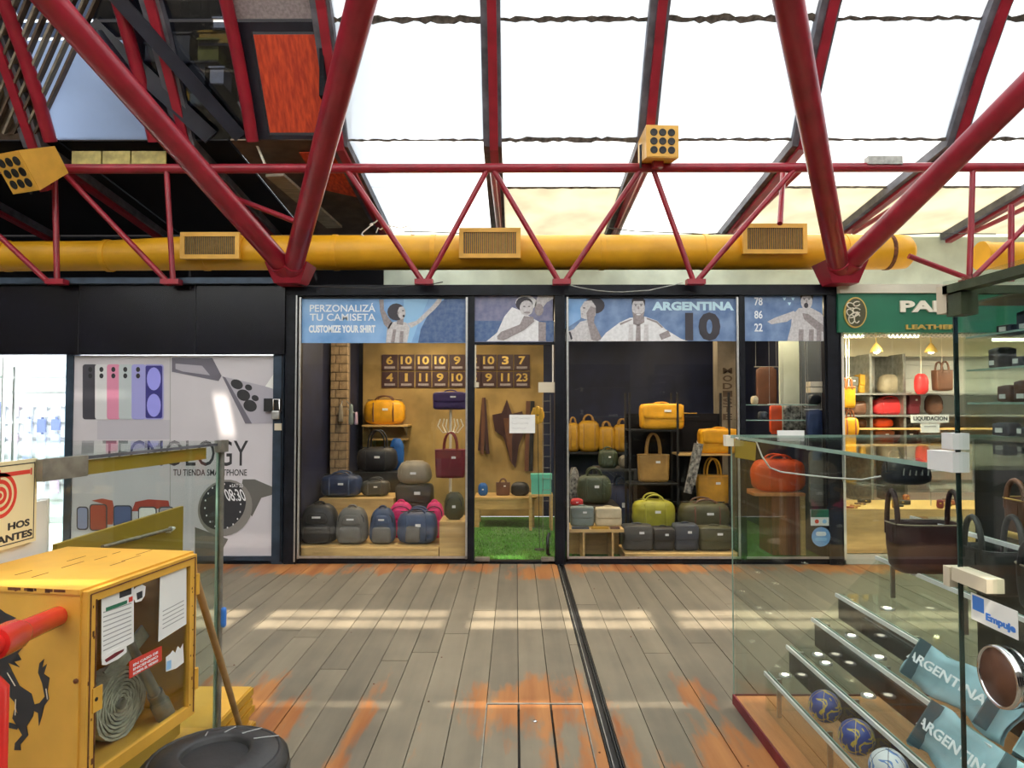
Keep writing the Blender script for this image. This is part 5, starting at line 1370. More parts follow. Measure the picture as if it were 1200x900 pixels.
# black rack carrying the mustard bags
r0, r1 = P(742, 500, 7.75).x, P(868, 500, 7.75).x
rk = thing('display_rack', 'black metal rack holding the mustard bags', 'rack', ((r0+r1)/2, 8.0, 0))
for x_ in (r0, (r0+r1)/2 - 0.05, r1 - 0.06):
    for y_ in (7.98, 8.30):
        obj('post', MB().box((x_ - 0.012, y_ - 0.012, 0), (x_ + 0.012, y_ + 0.012, 1.75)), 'black', rk)
za = zat(503, 8.1); zb_ = zat(531, 8.1)
xm = (r0 + r1) / 2 - 0.05
obj('shelf', MB().box((r0, 7.96, za - 0.02), (xm, 8.32, za)), 'black', rk)
obj('shelf', MB().box((xm, 7.96, zb_ - 0.02), (r1 - 0.05, 8.32, zb_)), 'wood_light', rk)
obj('shelf', MB().box((xm, 7.96, zat(590, 8.1) - 0.02), (r1 - 0.05, 8.32, zat(590, 8.1))), 'black', rk)
obj('shelf', MB().box((r0, 7.96, zat(565, 8.1) - 0.02), (xm, 8.32, zat(565, 8.1))), 'black', rk)
obj('back_panel', MB().box((r0, 8.33, 0.3), (r1 - 0.05, 8.35, 1.5)), 'dark_wall', rk)
obj('glass_shelf', MB().box((xm - 0.2, 7.6, zat(494, 7.6) - 0.008), (fx(862), 7.98, zat(494, 7.6))), 'kiosk_glass', rk)
bag('satchel', 'bright mustard square bag highest on the black rack', (750, 471, 800, 503), 8.10, 'b_mustard', za, d=0.22, hh=0.06)
bag('satchel', 'mustard flap bag with a tag on the wooden shelf of the rack', (819, 499, 866, 531), 8.10, 'b_mustard', zb_, d=0.24, hh=0.1)
bag('tote', 'tan tote bag on the left of the black rack', (747, 508, 784, 565), 8.12, 'b_tan', zat(565, 8.1), hh=0.42, d=0.12)
bag('tote', 'mustard tote bag with long handles below the wooden shelf', (816, 537, 854, 590), 8.10, 'b_yellow', zat(590, 8.1), hh=0.36, d=0.14)
bag('pouch', 'dull mustard bag behind the square one', (784, 484, 828, 522), 8.62, 'b_mustard2', None, d=0.16, patch=None)
wz = zat(522, 8.62)
stand('display_stand', 'tall dark stand behind the mustard rack', 'stand', 782, 832, 8.5, 8.76, wz, 'b_black')
# ochre bags in a row on the navy wall
zs = wshelf('long dark shelf on the navy wall with a row of ochre bags', 662, 772, 530, FB, 0.32, 'b_black')
for i, (a_, b_, t_) in enumerate(((664, 676, 489), (676, 700, 486), (700, 718, 494), (718, 738, 491), (738, 752, 496))):
    bag('duffel', ['ochre bag at the left end of the long dark shelf', 'tall ochre bag second on the long dark shelf', 'lower ochre bag in the middle of the long dark shelf', 'round ochre bag fourth on the long dark shelf', 'small ochre bag at the right end of the long dark shelf'][i],
        (a_, t_, b_ + 3, 530), FB - 0.17, 'b_mustard2', zs, d=0.24, hh=0.16, trim='b_tan', patch=None, group='ochre bags on the navy wall')
sk = thing('hanging_scarf', 'long speckled scarf hanging from the black rack', 'scarf', (P(812, 550, 7.9).x, 7.9, P(808, 578, 7.9).z))
a = P(818, 520, 7.92); b = P(806, 578, 7.88)
obj('cloth', MB().bar(a, b, 0.09, 0.03, (0, 1, 0)), 'animal_print', sk); obj('fold', MB().bar(a + Vector((0.03, -0.02, 0)), b + Vector((0.05, -0.02, 0.1)), 0.05, 0.03, (0, 1, 0)), 'animal_print', sk)
obj('hanger', MB().tube([(a.x, 7.92, a.z - 0.02), (a.x, 7.97, a.z + 0.03)], 0.006, 5), 'alu', sk)
# pillar with upright letters
pc0, pc1 = P(841, 450, 8.9).x, P(863, 450, 8.9).x
cp = struct('trim_14', ((pc0+pc1)/2, 8.95, 0), 'grey pillar with upright lettering in the right window')
obj('pillar', MB().box((pc0, 8.9, 0), (pc1, 9.1, ZC)), 'old_wood', cp)
m = MB()
for i, ch in enumerate('MODISTE'):
    ptext(m, ch, (847, 431 + 9 * i, 858, 438 + 9 * i), 8.9, 0.02, 0.006, 0.0)
obj('lettering', m, 'brown_wall', cp)

# ---------------- narrow right window
cb0, cb1 = P(903, 600, 7.4).x, P(941, 600, 7.4).x
zc_ = zat(577, 7.4)
cbn = thing('wood_cabinet', 'tall reddish wood cabinet under the orange red bag', 'cabinet', ((cb0+cb1)/2, 7.5, 0))
obj('body', MB().box((cb0, 7.36, 0), (cb1 - 0.05, 7.75, zc_ - 0.03)), 'wood_brown', cbn)
obj('top', MB().box((P(882, 577, 7.4).x, 7.33, zc_ - 0.03), (cb1, 7.78, zc_)), 'wood_tan', cbn)
obj('side_post', MB().box((cb1 - 0.045, 7.34, 0), (cb1, 7.38, zc_ - 0.03)), 'wood_light', cbn)
obj('door', MB().box((cb0 + 0.02, 7.352, 0.05), (cb0 + 0.16, 7.36, zc_ - 0.07)), 'wood_brown', cbn)
bag('duffel', 'orange red leather travel bag on the tall wooden cabinet', (881, 535, 942, 577), 7.52, 'b_orange', zc_, d=0.3, hh=0.06, patch=None)
tp_ = thing('hanging_screen', 'pale green and dark teal screen hanging in the narrow window', 'screen', (P(926, 450, 7.8).x, 7.8, 1.2))
a, b = P(914, 500, 7.8).x, X1 - 0.065
obj('pale_half', MB().box((a, 7.79, 1.2), (b, 7.82, ZC)), 'green_wall', tp_)
obj('dark_half', MB().box((X1 - 0.065, 7.25, 1.2), (X1 - 0.062, 7.79, ZC)), 'b_slate', tp_)
for k, py in enumerate((474, 492)):
    t = thing('glass_shelf', ['upper glass shelf in the narrow window', 'lower glass shelf in the narrow window'][k], 'shelf', (fx(920), 7.25, zat(py, 7.1)))
    obj('plate', MB().box((fx(876), 7.1, zat(py, 7.1) - 0.008), (fx(964), 7.42, zat(py, 7.1))), 'kiosk_glass', t)
    obj('edge', MB().box((fx(876), 7.09, zat(py, 7.1) - 0.009), (fx(964), 7.10, zat(py, 7.1) + 0.001)), 'glass_edge', t)
    for px in (880, 960):
        obj('hang_wire', MB().tube([(fx(px), 7.4, zat(py, 7.1)), (fx(px), 7.4, ZC)], 0.003, 4), 'alu', t)
def hangcloth(label, bx_, y, mat, cat='scarf'):
    a, b = pbox(*bx_, y, y + 0.05)
    t = thing('draped_cloth', label, cat, ((a[0]+b[0])/2, y, a[2]))
    obj('cloth', MB().soft(b[0]-a[0], 0.05, b[2]-a[2], 6, 14, None, 16, 6, 0.03, 0, 3, ((a[0]+b[0])/2, y, a[2])), mat, t)
    obj('hem', MB().bar((a[0]+0.01, y - 0.02, a[2] + 0.01), (b[0]-0.01, y - 0.02, a[2] + 0.01), 0.02, 0.03), mat, t)
    obj('rail', MB().tube([(a[0]-0.02, y, b[2]), (b[0]+0.02, y, b[2])], 0.008, 6), 'alu', t)
    for x_ in (a[0], b[0]): obj('hang_wire', MB().tube([(x_, y, b[2]), (x_, y, ZC)], 0.002, 4), 'alu', t)
hangcloth('red orange cloth hung in the narrow window', (902, 474, 916, 508), 7.48, 'b_orange')
hangcloth('black and white animal print cloth in the narrow window', (918, 474, 944, 508), 7.46, 'animal_print')
hangcloth('navy cloth hung at the right of the narrow window', (945, 480, 963, 512), 7.06, 'b_navy')
hangcloth('brown leather apron hung deep in the narrow window', (886, 430, 910, 475), 8.2, 'b_brown')
hangcloth('grey leather skin hanging in front of the dark post', (948, 527, 965, 592), 7.08, 'b_grey')
for i, (bx_, mt, lb) in enumerate((((876, 518, 884, 532), 'b_black', 'black keyring purse low in the narrow window'), ((888, 482, 900, 492), 'b_slate', 'slate purse on the lower glass shelf'), ((946, 462, 962, 474), 'b_slate', 'dark purse on the upper glass shelf'),
                                   ((880, 464, 888, 474), 'b_cream', 'small cream purse on the upper glass shelf'))):
    if i: bag('pouch', lb, bx_, 7.26, mt, zat(492 if i == 1 else 474, 7.1), d=0.1, patch=None)
stk_ = thing('box_stack', 'pair of pale boxes taped behind the narrow window glass', 'boxes', (fx(961), 7.1, zat(460, 7.1)))
for k, (a_, b_) in enumerate(((447, 453), (454, 460))):
    obj('box', fbox(953, a_, 967, b_, 0.05, 0.16), 'plastic_beige', stk_)
# ---------------- goods of the leather shop
ZP = fz(597)
YL = 8.1
def lz(py): return P(1040, py, 8.1).z
lst = [('satchel', 'ochre tall bag on the upper shelf of the leather shop', (1003, 439, 1018, 461), 8.15, 'b_mustard2', lz(461)),
       ('pouch', 'brown leather bag in the middle of the upper shelf', (1028, 439, 1056, 461), 8.15, 'b_beige', lz(461)),
       ('satchel', 'grey green bag at the left of the upper shelf', (988, 441, 1002, 461), 8.15, 'b_grey', lz(461)),
       ('duffel', 'glossy red handbag on the middle shelf of the leather shop', (1021, 467, 1060, 486), 8.12, 'b_red', lz(486)),
       ('pouch', 'dark brown bag left of the glossy red handbag', (995, 470, 1020, 486), 8.12, 'b_brown', lz(486)),
       ('satchel', 'wine red square purse right of the glossy red handbag', (1060, 462, 1074, 486), 8.15, 'b_maroon', lz(486)),
       ('pouch', 'brown round bag under the red heart shaped purse', (1085, 462, 1103, 486), 8.12, 'b_brown', lz(486)),
       ('pouch', 'orange small bag on the third leather shop shelf', (1020, 490, 1046, 501), 8.12, 'b_orange', lz(501)),
       ('pouch', 'dark pouch right of the orange one on the third shelf', (1050, 489, 1068, 501), 8.12, 'b_black', lz(501)),
       ('pouch', 'brown wallet pouch on the third shelf at the left', (1000, 491, 1017, 501), 8.12, 'b_brown', lz(501)),
       ('satchel', 'chestnut satchel on the lowest shelf', (1020, 504, 1044, 520), 8.12, 'b_rust', lz(520)),
       ('satchel', 'black satchel on the lowest shelf of the leather shop', (1048, 504, 1072, 520), 8.12, 'b_wine', lz(520))]
for (k, lb, bx_, y, mt, zz) in lst:
    bag(k, lb, bx_, y, mt, zz, d=0.18, patch='paper' if k == 'satchel' else None)
hk = [('pouch', 'red heart shaped purse hanging in the leather shop', (1072, 438, 1087, 462), 7.8, 'b_red'), ('tote', 'brown rounded bag hanging by the kiosk glass edge', (1094, 424, 1114, 458), 7.8, 'b_brown'),
      ('tote', 'golden yellow bag hanging at the left end of the leather shop', (984, 443, 1000, 478), 7.35, 'b_mustard'), ('duffel', 'orange yellow bag hanging below the golden one', (984, 480, 1005, 512), 7.35, 'b_mustard')]
for i, (k, lb, bx_, y, mt) in enumerate(hk):
    t = bag(k, lb, bx_, y, mt, None, d=0.13, hh=0.28 if k != 'pouch' else 0, trim='b_rust' if 'yellow' in lb else None, patch=None)
    xx = P((bx_[0]+bx_[2])/2, bx_[1], y).x; zz = P(600, bx_[1], y).z
    if i != 3: obj('hang_cord', MB().tube([(xx, y, zz - 0.03), (xx, y, ZC)], 0.004, 5), 'letter_cream', t)
    else: obj('hang_cord', MB().tube([(xx, y, zz - 0.03), (xx + 0.02, y, ZC)], 0.004, 5), 'letter_cream', t)
rl = random.Random(31)
combos = [(c_, k_) for k_ in ('coin purse', 'card case', 'glasses case', 'key pouch', 'pencil case') for c_ in ('b_brown', 'b_rust', 'b_maroon', 'b_black', 'b_tan')]
rl.shuffle(combos)
cw = {'b_brown': 'brown', 'b_rust': 'rust', 'b_maroon': 'maroon', 'b_black': 'black', 'b_tan': 'tan'}
for i, (mt, kd) in enumerate(combos):
    x_ = LX0 + 0.15 + 0.115 * i + rl.uniform(-0.02, 0.02)
    y_ = D + 0.10 + 0.13 * (i % 4)
    t = thing(kd.replace(' ', '_'), '%s leather %s lying on the wooden window base' % (cw[mt], kd), 'leather case', (x_, y_, ZP), 'leather cases on the wooden window base', rl.uniform(-0.5, 0.5))
    w_, d_, h_ = {'coin purse': (0.08, 0.07, 0.06), 'card case': (0.10, 0.07, 0.02), 'glasses case': (0.14, 0.06, 0.045), 'key pouch': (0.06, 0.05, 0.09), 'pencil case': (0.15, 0.05, 0.05)}[kd]
    obj('body', MB().soft(w_, d_, h_, 6, 10, None, 14, 5, 0.04, 0, i), mt, t, False)
    obj('clasp', MB().cbox((0, -d_*0.5, h_*0.6), (0.02, 0.006, 0.012)), 'gold', t, False)
# ================================================================== RIGHT GLASS KIOSK
def K(px, py, x):                       # the point of the sight line in the plane X = x
    d = ray(px, py); t = x / d.x
    return Vector((x, d.y * t, H + d.z * t))
gk = G(860, 825); XK, YK = gk.x, gk.y
ZK = P(857, 510, YK).z
YC = K(1117, 500, XK).y                 # where the low counter meets the tall glass
ZH = K(1116, 335, XK).z
XB = 2.75; YN_ = 0.75
kk = thing('glass_kiosk', 'glass kiosk with stepped shelves on the right of the hall', 'kiosk', ((XK+XB)/2, 2.3, 0))
gth = 0.010
obj('side_glass', MB().box((XK, YC, 0.05), (XK + gth, YK, ZK - 0.012)), 'kiosk_glass', kk)
obj('end_glass', MB().box((XK + gth, YK - gth, 0.05), (XB, YK, ZK - 0.012)), 'kiosk_glass', kk)
obj('top_glass', MB().box((XK - 0.01, YC + 0.01, ZK - 0.012), (XB, YK + 0.01, ZK)), 'kiosk_glass', kk)
m = MB().box((XK - 0.0125, YC, ZK - 0.013), (XK - 0.010, YK + 0.01, ZK + 0.001)).box((XK - 0.01, YK + 0.010, ZK - 0.013), (XB, YK + 0.0125, ZK + 0.001))
obj('glass_edge', m, 'glass_edge', kk)
obj('corner_edge', MB().box((XK - 0.002, YK, 0.05), (XK + 0.004, YK + 0.004, ZK - 0.012)), 'glass_edge', kk)
obj('tall_glass', MB().box((XK, YN_, 0.05), (XK + gth, YC - 0.012, ZH)), 'kiosk_glass', kk)
obj('tall_edge', MB().box((XK - 0.001, YC - 0.012, 0.05), (XK + gth + 0.001, YC - 0.008, ZH)), 'edge_dark', kk)
obj('back_glass', MB().box((XB - gth, YN_, 0.05), (XB, YK, ZK - 0.012)), 'kiosk_glass', kk)
obj('canopy_glass', MB().box((XK - 0.02, YN_, ZH), (XB, YC, ZH + 0.012)), 'kiosk_glass', kk)
obj('canopy_rail', MB().box((XK - 0.022, YN_, ZH - 0.022), (XK + 0.014, YC, ZH)), 'b_green', kk)
obj('canopy_rail', MB().box((XK - 0.022, YC - 0.02, ZH - 0.022), (XB, YC, ZH)), 'b_green', kk)
# corner brackets
def kb(name, a, b, mat):                # a box on the side glass, its outline in pixels
    p = K(a[0], a[1], XK); q = K(b[0], b[1], XK)
    return obj(name, MB().box((XK - 0.016, min(p.y, q.y), min(p.z, q.z)), (XK + 0.028, max(p.y, q.y), max(p.z, q.z))), mat, kk)
kb('corner_bracket', (1093, 527), (1124, 554), 'white_paint'); kb('corner_bracket', (1110, 507), (1124, 527), 'white_paint')
kb('corner_bracket', (1104, 337), (1118, 366), 'plastic_beige'); kb('corner_bracket', (1116, 346), (1134, 368), 'b_green')
kb('patch_fitting', (1112, 662), (1120, 688), 'plastic_beige'); kb('patch_fitting', (1122, 664), (1164, 696), 'plastic_beige')
q = P(853, 515, YK)
obj('corner_clip', MB().box((q.x - 0.02, YK - 0.03, q.z - 0.035), (q.x + 0.022, YK + 0.016, q.z + 0.022)), 'letter_cream', kk)
# base
for (a, b) in ((XK, XK + 0.165), (XK + 0.170, XK + 0.42), (XK + 0.425, XK + 0.9), (XK + 0.905, XB)):
    obj('base_board', MB().box((a, YN_, 0.012), (b, YK - 0.012, 0.048)), 'wood_tan', kk)
obj('base_edge', MB().box((XK - 0.006, YN_, 0.0), (XK + 0.004, YK + 0.004, 0.052)), 'b_maroon', kk)
obj('base_edge', MB().box((XK, YK - 0.004, 0.0), (XB, YK + 0.006, 0.052)), 'b_maroon', kk)
# stepped shelves
RS = [P(px, py, 3.5) for (px, py) in ((899, 789), (925, 758), (955, 726), (983, 697), (1030, 653), (1071, 606))]
RS.append(Vector((2.45, 3.5, RS[-1].z)))
Y0_, Y1_ = 0.95, 3.52
for i in range(6):
    a, b = RS[i], RS[i + 1]
    sh = obj('step_shelf', MB().box((a.x, Y0_, a.z - 0.008), (b.x + 0.02, Y1_, a.z)), 'kiosk_glass', kk)
    m = MB().box((a.x - 0.010, Y0_, a.z - 0.014), (a.x - 0.001, Y1_, a.z + 0.004))
    obj('shelf_rail', m, 'white_paint', sh)
    obj('shelf_rail', MB().box((a.x + 0.010, Y0_, a.z - 0.012), (a.x + 0.015, Y1_, a.z + 0.002)), 'glass_edge', sh)
    zz = RS[i-1].z if i else 0.05
    obj('riser', MB().box((a.x + 0.006, Y0_, zz), (a.x + 0.011, Y1_, a.z - 0.010)), 'tint_glass' if i in (1, 2, 3) else 'kiosk_glass', sh)
    for yy in (1.4, 2.15, 2.9, 3.45):
        obj('shelf_leg', MB().box((a.x + 0.03, yy - 0.006, zz), (a.x + 0.05, yy + 0.006, a.z - 0.008)), 'alu', sh)
obj('back_board', MB().box((2.46, YN_ + 0.1, 0.05), (2.48, YK - 0.03, ZK - 0.02)), 'black', kk)
obj('upper_shelf', MB().box((1.70, 3.15, zat(572, 3.3)), (2.44, 3.62, zat(572, 3.3) + 0.008)), 'kiosk_glass', kk)
for x_ in (1.72, 2.40): obj('shelf_rod', MB().tube([(x_, 3.6, zat(572, 3.3)), (x_, 3.6, ZK - 0.012)], 0.006, 6), 'alu', kk)
obj('step_side', MB().prism([(RS[0].x, Y1_, 0.05), (2.44, Y1_, 0.05), (2.44, Y1_, RS[5].z - 0.02), (RS[5].x, Y1_, RS[5].z - 0.02), (RS[4].x, Y1_, RS[4].z - 0.02), (RS[0].x, Y1_, RS[0].z - 0.02)], (0, 0.008, 0)), 'kiosk_glass', kk)
# glowing discs added for lamp reflections on the glass steps
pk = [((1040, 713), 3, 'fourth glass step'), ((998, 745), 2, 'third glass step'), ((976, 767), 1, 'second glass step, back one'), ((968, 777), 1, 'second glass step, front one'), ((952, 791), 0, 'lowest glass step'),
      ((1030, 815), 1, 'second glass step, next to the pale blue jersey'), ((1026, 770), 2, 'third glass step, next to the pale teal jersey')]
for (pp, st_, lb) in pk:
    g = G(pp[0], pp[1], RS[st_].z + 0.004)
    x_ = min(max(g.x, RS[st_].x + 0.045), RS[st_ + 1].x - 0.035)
    t = thing('glint_disc', 'glowing disc for lamp reflection on the ' + lb, 'lamp', (x_, g.y, RS[st_].z), 'glowing reflection discs on the kiosk steps')
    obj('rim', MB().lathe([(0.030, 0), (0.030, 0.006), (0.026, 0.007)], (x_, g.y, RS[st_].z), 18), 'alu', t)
    obj('lens', MB().lathe([(0.026, 0.0065), (0.0, 0.008)], (x_, g.y, RS[st_].z), 18), 'glint', t)
# footballs
def ball_mat(name, base, c2, c3):
    m = bpy.data.materials.new(name); m.use_nodes = True; nt = m.node_tree; b = nt.nodes['Principled BSDF']; b.inputs['Roughness'].default_value = 0.3
    tc = nt.nodes.new('ShaderNodeTexCoord'); nz = nt.nodes.new('ShaderNodeTexNoise'); nz.inputs['Scale'].default_value = 14; nz.inputs['Detail'].default_value = 1.0; nz.inputs['Distortion'].default_value = 1.5
    cr = nt.nodes.new('ShaderNodeValToRGB'); cr.color_ramp.interpolation = 'CONSTANT'
    e = cr.color_ramp.elements; e[0].color = (*base, 1); e[1].position = 0.50; e[1].color = (*c2, 1)
    x = e.new(0.60); x.color = (*c3, 1); x2 = e.new(0.40); x2.color = (*base, 1)
    nt.links.new(tc.outputs['Object'], nz.inputs['Vector']); nt.links.new(nz.outputs['Fac'], cr.inputs[0]); nt.links.new(cr.outputs[0], b.inputs['Base Color'])
    MT[name] = m
ball_mat('ball_blue', (0.02, 0.045, 0.26), (0.55, 0.40, 0.05), (0.02, 0.045, 0.26)); ball_mat('ball_white', (0.72, 0.74, 0.78), (0.10, 0.22, 0.55), (0.70, 0.72, 0.76))
def ball(x, y, z, r, mat, label):
    t = thing('football', label, 'ball', (x, y, z - r), 'small footballs on the lowest kiosk step')
    prof = [(r * math.sin(math.pi * i / 14), -r * math.cos(math.pi * i / 14)) for i in range(15)]
    prof[0] = (0.0, -r); prof[-1] = (0.0, r)
    obj('ball_skin', MB().lathe(prof, (x, y, z), 24), mat, t)
    for k in range(3):
        a = R(60 * k); mm = Matrix.Rotation(a, 4, 'Z') @ Matrix.Rotation(R(90), 4, 'X')
        obj('seam_line', MB().lathe([(r * 1.002, -0.0012), (r * 1.004, 0.0), (r * 1.002, 0.0012)], (x, y, z), 32, mm), 'gold' if 'blue' in mat else 'b_slate', t)
bxm = (RS[0].x + RS[1].x) / 2 - 0.004; br = 0.066
ball(bxm, 2.97, RS[0].z + br, br, 'ball_blue', 'blue and gold football farthest along the lowest kiosk step')
ball(bxm, 2.70, RS[0].z + br, br, 'ball_blue', 'blue and gold football in the middle of the lowest kiosk step')
ball(bxm, 2.47, RS[0].z + br, br, 'ball_white', 'white and blue football on the lowest kiosk step')
# folded jerseys leaning on the upper risers
def jersey(i, y0, y1, lo, hi, label, mat):
    t = thing('folded_jersey', label, 'jersey', ((RS[lo].x + RS[hi].x)/2, (y0+y1)/2, RS[lo].z), 'folded jerseys on the kiosk steps')
    a = Vector((RS[lo].x + 0.03, 0, RS[lo].z + 0.012)); b = Vector((RS[hi].x - 0.008, 0, RS[hi].z + 0.02))
    n_ = 10; mb = MB(); rows = []
    rj = random.Random(i)
    for r_ in range(7):
        p = a.lerp(b, r_ / 6)
        for c_ in range(n_ + 1):
            yy = y0 + (y1 - y0) * c_ / n_
            rows.append(p + Vector((-0.012 * math.sin(c_ * 1.3 + r_) - 0.006 * rj.random(), yy, 0.010 * math.sin(c_ * 0.9 + i))))
    fs = [(r_*(n_+1)+c_, r_*(n_+1)+c_+1, (r_+1)*(n_+1)+c_+1, (r_+1)*(n_+1)+c_) for r_ in range(6) for c_ in range(n_)]
    nn = Vector((0.012, 0, -0.009)); k = len(rows)
    mb.add(rows + [p + nn for p in rows], fs + [tuple(v + k for v in f[::-1]) for f in fs] + [(c_, c_ + k, c_ + 1 + k, c_ + 1) for c_ in range(n_)] + [(k-n_-1+c_, k-n_+c_, 2*k-n_+c_, 2*k-n_-1+c_) for c_ in range(n_)], True)
    obj('cloth', mb, mat, t)
    for s in range(2):
        yy = y0 + (y1 - y0) * (0.12 + 0.76 * s)
        obj('stripe', MB().bar(a + Vector((-0.022, yy, 0.016)), b + Vector((-0.022, yy, 0.016)), 0.05, 0.006, (1, 0, 1)), 'jersey_dark' if mat == 'jersey' else 'jersey', t)
    d_ = (b - a).normalized()
    mb = MB(); text(mb, 'ARGENTINA', a.lerp(b, 0.42) + Vector((-0.036, y1 - 0.04, 0.022)), (0, -1, 0), d_, (y1 - y0) * 0.8, 0.035, 0.02, 0.002)
    obj('lettering', mb, 'letter_white', t)
jersey(1, 2.02, 2.50, 1, 2, 'pale blue folded jersey on the second kiosk step', 'jersey')
jersey(2, 1.70, 2.16, 2, 3, 'dark teal folded jersey on the third kiosk step', 'jersey_dark')
jersey(3, 1.50, 1.97, 1, 2, 'pale blue folded jersey nearest to the glass door', 'jersey')
jersey(4, 2.22, 2.78, 2, 3, 'pale teal folded jersey farthest along the third kiosk step', 'jersey')
# bags in the kiosk
def bagw(kind, label, x, y, z, w_, d_, h, hh, mat, trim, rz=0.0):
    t = thing('basket_bag', label, 'handbag', (x, y, z), None, rz)
    bh = h * (1 - hh)
    prof = [(0.80, 0), (0.92, 0.12), (0.98, 0.5), (1.0, 0.95), (1.0, 1.0), (0.94, 1.0), (0.92, 0.9), (0.86, 0.3), (0.0, 0.28)]
    seg = 28; vs = []; fs = []
    for (s_, t_) in prof:
        for k in range(seg):
            a = 2 * math.pi * k / seg; ca, sa = math.cos(a), math.sin(a)
            vs.append((math.copysign(abs(ca) ** 0.5, ca) * w_/2 * s_, math.copysign(abs(sa) ** 0.5, sa) * d_/2 * s_, t_ * bh))
    for i in range(len(prof) - 1):
        for k in range(seg):
            k2 = (k + 1) % seg; fs.append((i*seg+k, i*seg+k2, (i+1)*seg+k2, (i+1)*seg+k))
    fs.append(tuple(range(seg))[::-1])
    obj('body', MB().add(vs, fs, True), mat, t, False)
    obj('rim', MB().tube([(math.copysign(abs(math.cos(2*math.pi*k/28))**0.5, math.cos(2*math.pi*k/28))*w_/2, math.copysign(abs(math.sin(2*math.pi*k/28))**0.5, math.sin(2*math.pi*k/28))*d_/2, bh) for k in range(29)], 0.004, 5), trim, t, False)
    for s in (-1, 1):
        obj('handle', MB().tube([(s*w_*0.46, yy, zz) for (yy, _, zz) in [(q_[0], 0, q_[2]) for q_ in arcpts(d_*0.55, h*hh + bh*0.3, 0, bh*0.75)]], 0.012, 7), mat, t, False)
        obj('handle_tab', MB().cbox((s*w_*0.485, 0, bh*0.78), (0.012, 0.05, bh*0.3)), mat, t, False)
    return t
z5 = RS[4].z; z6 = RS[5].z
bagw('b', 'dark wine leather basket bag with side handles on the kiosk shelf', P(1082, 640, 3.22).x, 3.22, z5, 0.31, 0.17, 0.36, 0.38, 'b_wine', 'b_beige', 0.0)
bagw('b', 'black leather basket bag next to the patch fitting', 1.99, 2.55, z5, 0.17, 0.24, 0.26, 0.35, 'b_black', 'b_beige')
t = bagw('b', 'brown basket bag with golden woven foot on the highest kiosk step', 2.25, 2.92, z6, 0.28, 0.20, 0.24, 0.3, 'b_brown', 'gold')
obj('woven_foot', MB().soft(0.285, 0.205, 0.03, 4, 20, None, 28, 4, 0, 0, 1, (0, 0, 0.0)), 'gold', t, False)
bagw('b', 'charcoal basket bag behind the black one', 1.98, 2.86, z5, 0.18, 0.2, 0.30, 0.4, 'b_char', 'b_char')
zz = zat(572, 3.3) + 0.008
q = P(1062, 560, 3.4)
t = thing('soft_bag', 'black ribbed leather pouch on the high glass shelf in the kiosk', 'bag', (q.x, 3.4, zz))
obj('body', MB().soft(0.24, 0.13, 0.13, 3, 4, lambda t_: 1 - 0.2*t_, 20, 8, 0.05, 0, 5), 'b_black', t, False)
for k in range(5): obj('rib', MB().tube([(-0.05 + 0.03*k, -0.066, 0.05), (-0.04 + 0.03*k, -0.055, 0.10), (-0.03 + 0.03*k, -0.02, 0.128)], 0.004, 5), 'b_grey', t, False)
obj('handle', MB().tube([(-0.11 + 0.0*i, -0.02, 0.06) if i == 0 else (-0.13 + 0.03*i, 0, 0.06 + 0.11*math.sin(i*math.pi/5)) for i in range(6)], 0.006, 6), 'b_black', t, False)
# things stuck on the end glass
def stick(label, cat, bx_, mat, y=None):
    yy = (y or YK) + 0.0
    t = thing('sticker', label, cat, (P((bx_[0]+bx_[2])/2, bx_[3], yy).x, yy, P(600, bx_[3], yy).z))
    a = P(bx_[0], bx_[3], yy); b = P(bx_[2], bx_[1], yy)
    return t, a, b
ye = YK - gth
t, a, b = stick('tan paper label on the far corner of the kiosk glass', 'sticker', (860, 515, 886, 540), 'wood_tan', ye)
obj('sheet', MB().prism([P(861, 515, ye - 0.001), P(886, 519, ye - 0.001), P(885, 540, ye - 0.001), P(861, 536, ye - 0.001)], (0, -0.003, 0)), 'ochre_board', t)
t, a, b = stick('green and white payment sticker on the kiosk glass', 'sticker', (950, 597, 971, 616), 'white', ye)
obj('sheet', MB().box((a.x, ye - 0.002, a.z), (b.x, ye - 0.0005, b.z)), 'paper', t)
obj('green_field', flat([(950, 597), (971, 597), (971, 606), (950, 606)], ye, 0.002, 0.001), 'sign_green', t)
obj('mark', flat(ell(957, 611, 2.5, 2.5, 12), ye, 0.002, 0.001), 'sign_red', t); obj('mark', flat(ell(966, 611, 2.5, 2.5, 12), ye, 0.002, 0.001), 'sky_light', t)
t, a, b = stick('round sky blue sticker on the kiosk glass', 'sticker', (950, 618, 973, 641), 'sky_light', ye)
obj('disc', flat(ell(962, 629, 11, 11.5, 24), ye, 0.0005, 0.0015), 'sky_print', t)
obj('mark', flat(rr(956, 623, 968, 628, 2), ye, 0.002, 0.001), 'letter_white', t); obj('mark', flat(rr(955, 630, 969, 634, 2), ye, 0.002, 0.001), 'sky_light', t)
qa, qb = P(907, 508, YK), P(938, 508, YK)
tag(obj('price_strip', MB().box((qa.x, YK - 0.05, ZK), (qb.x, YK - 0.045, ZK + 0.028)), 'paper'), 'white price strip standing on the kiosk glass top', 'label')
cb = [P(x_, y_, 3.56) for (x_, y_) in ((862, 513), (886, 517), (893, 535), (902, 548), (915, 553), (938, 556), (975, 560), (1010, 562), (1045, 556), (1090, 552), (1115, 551))]
tag(obj('cable', MB().tube(cb, 0.0045, 6), 'cable_white'), 'white cable drooping under the kiosk glass top', 'cable')
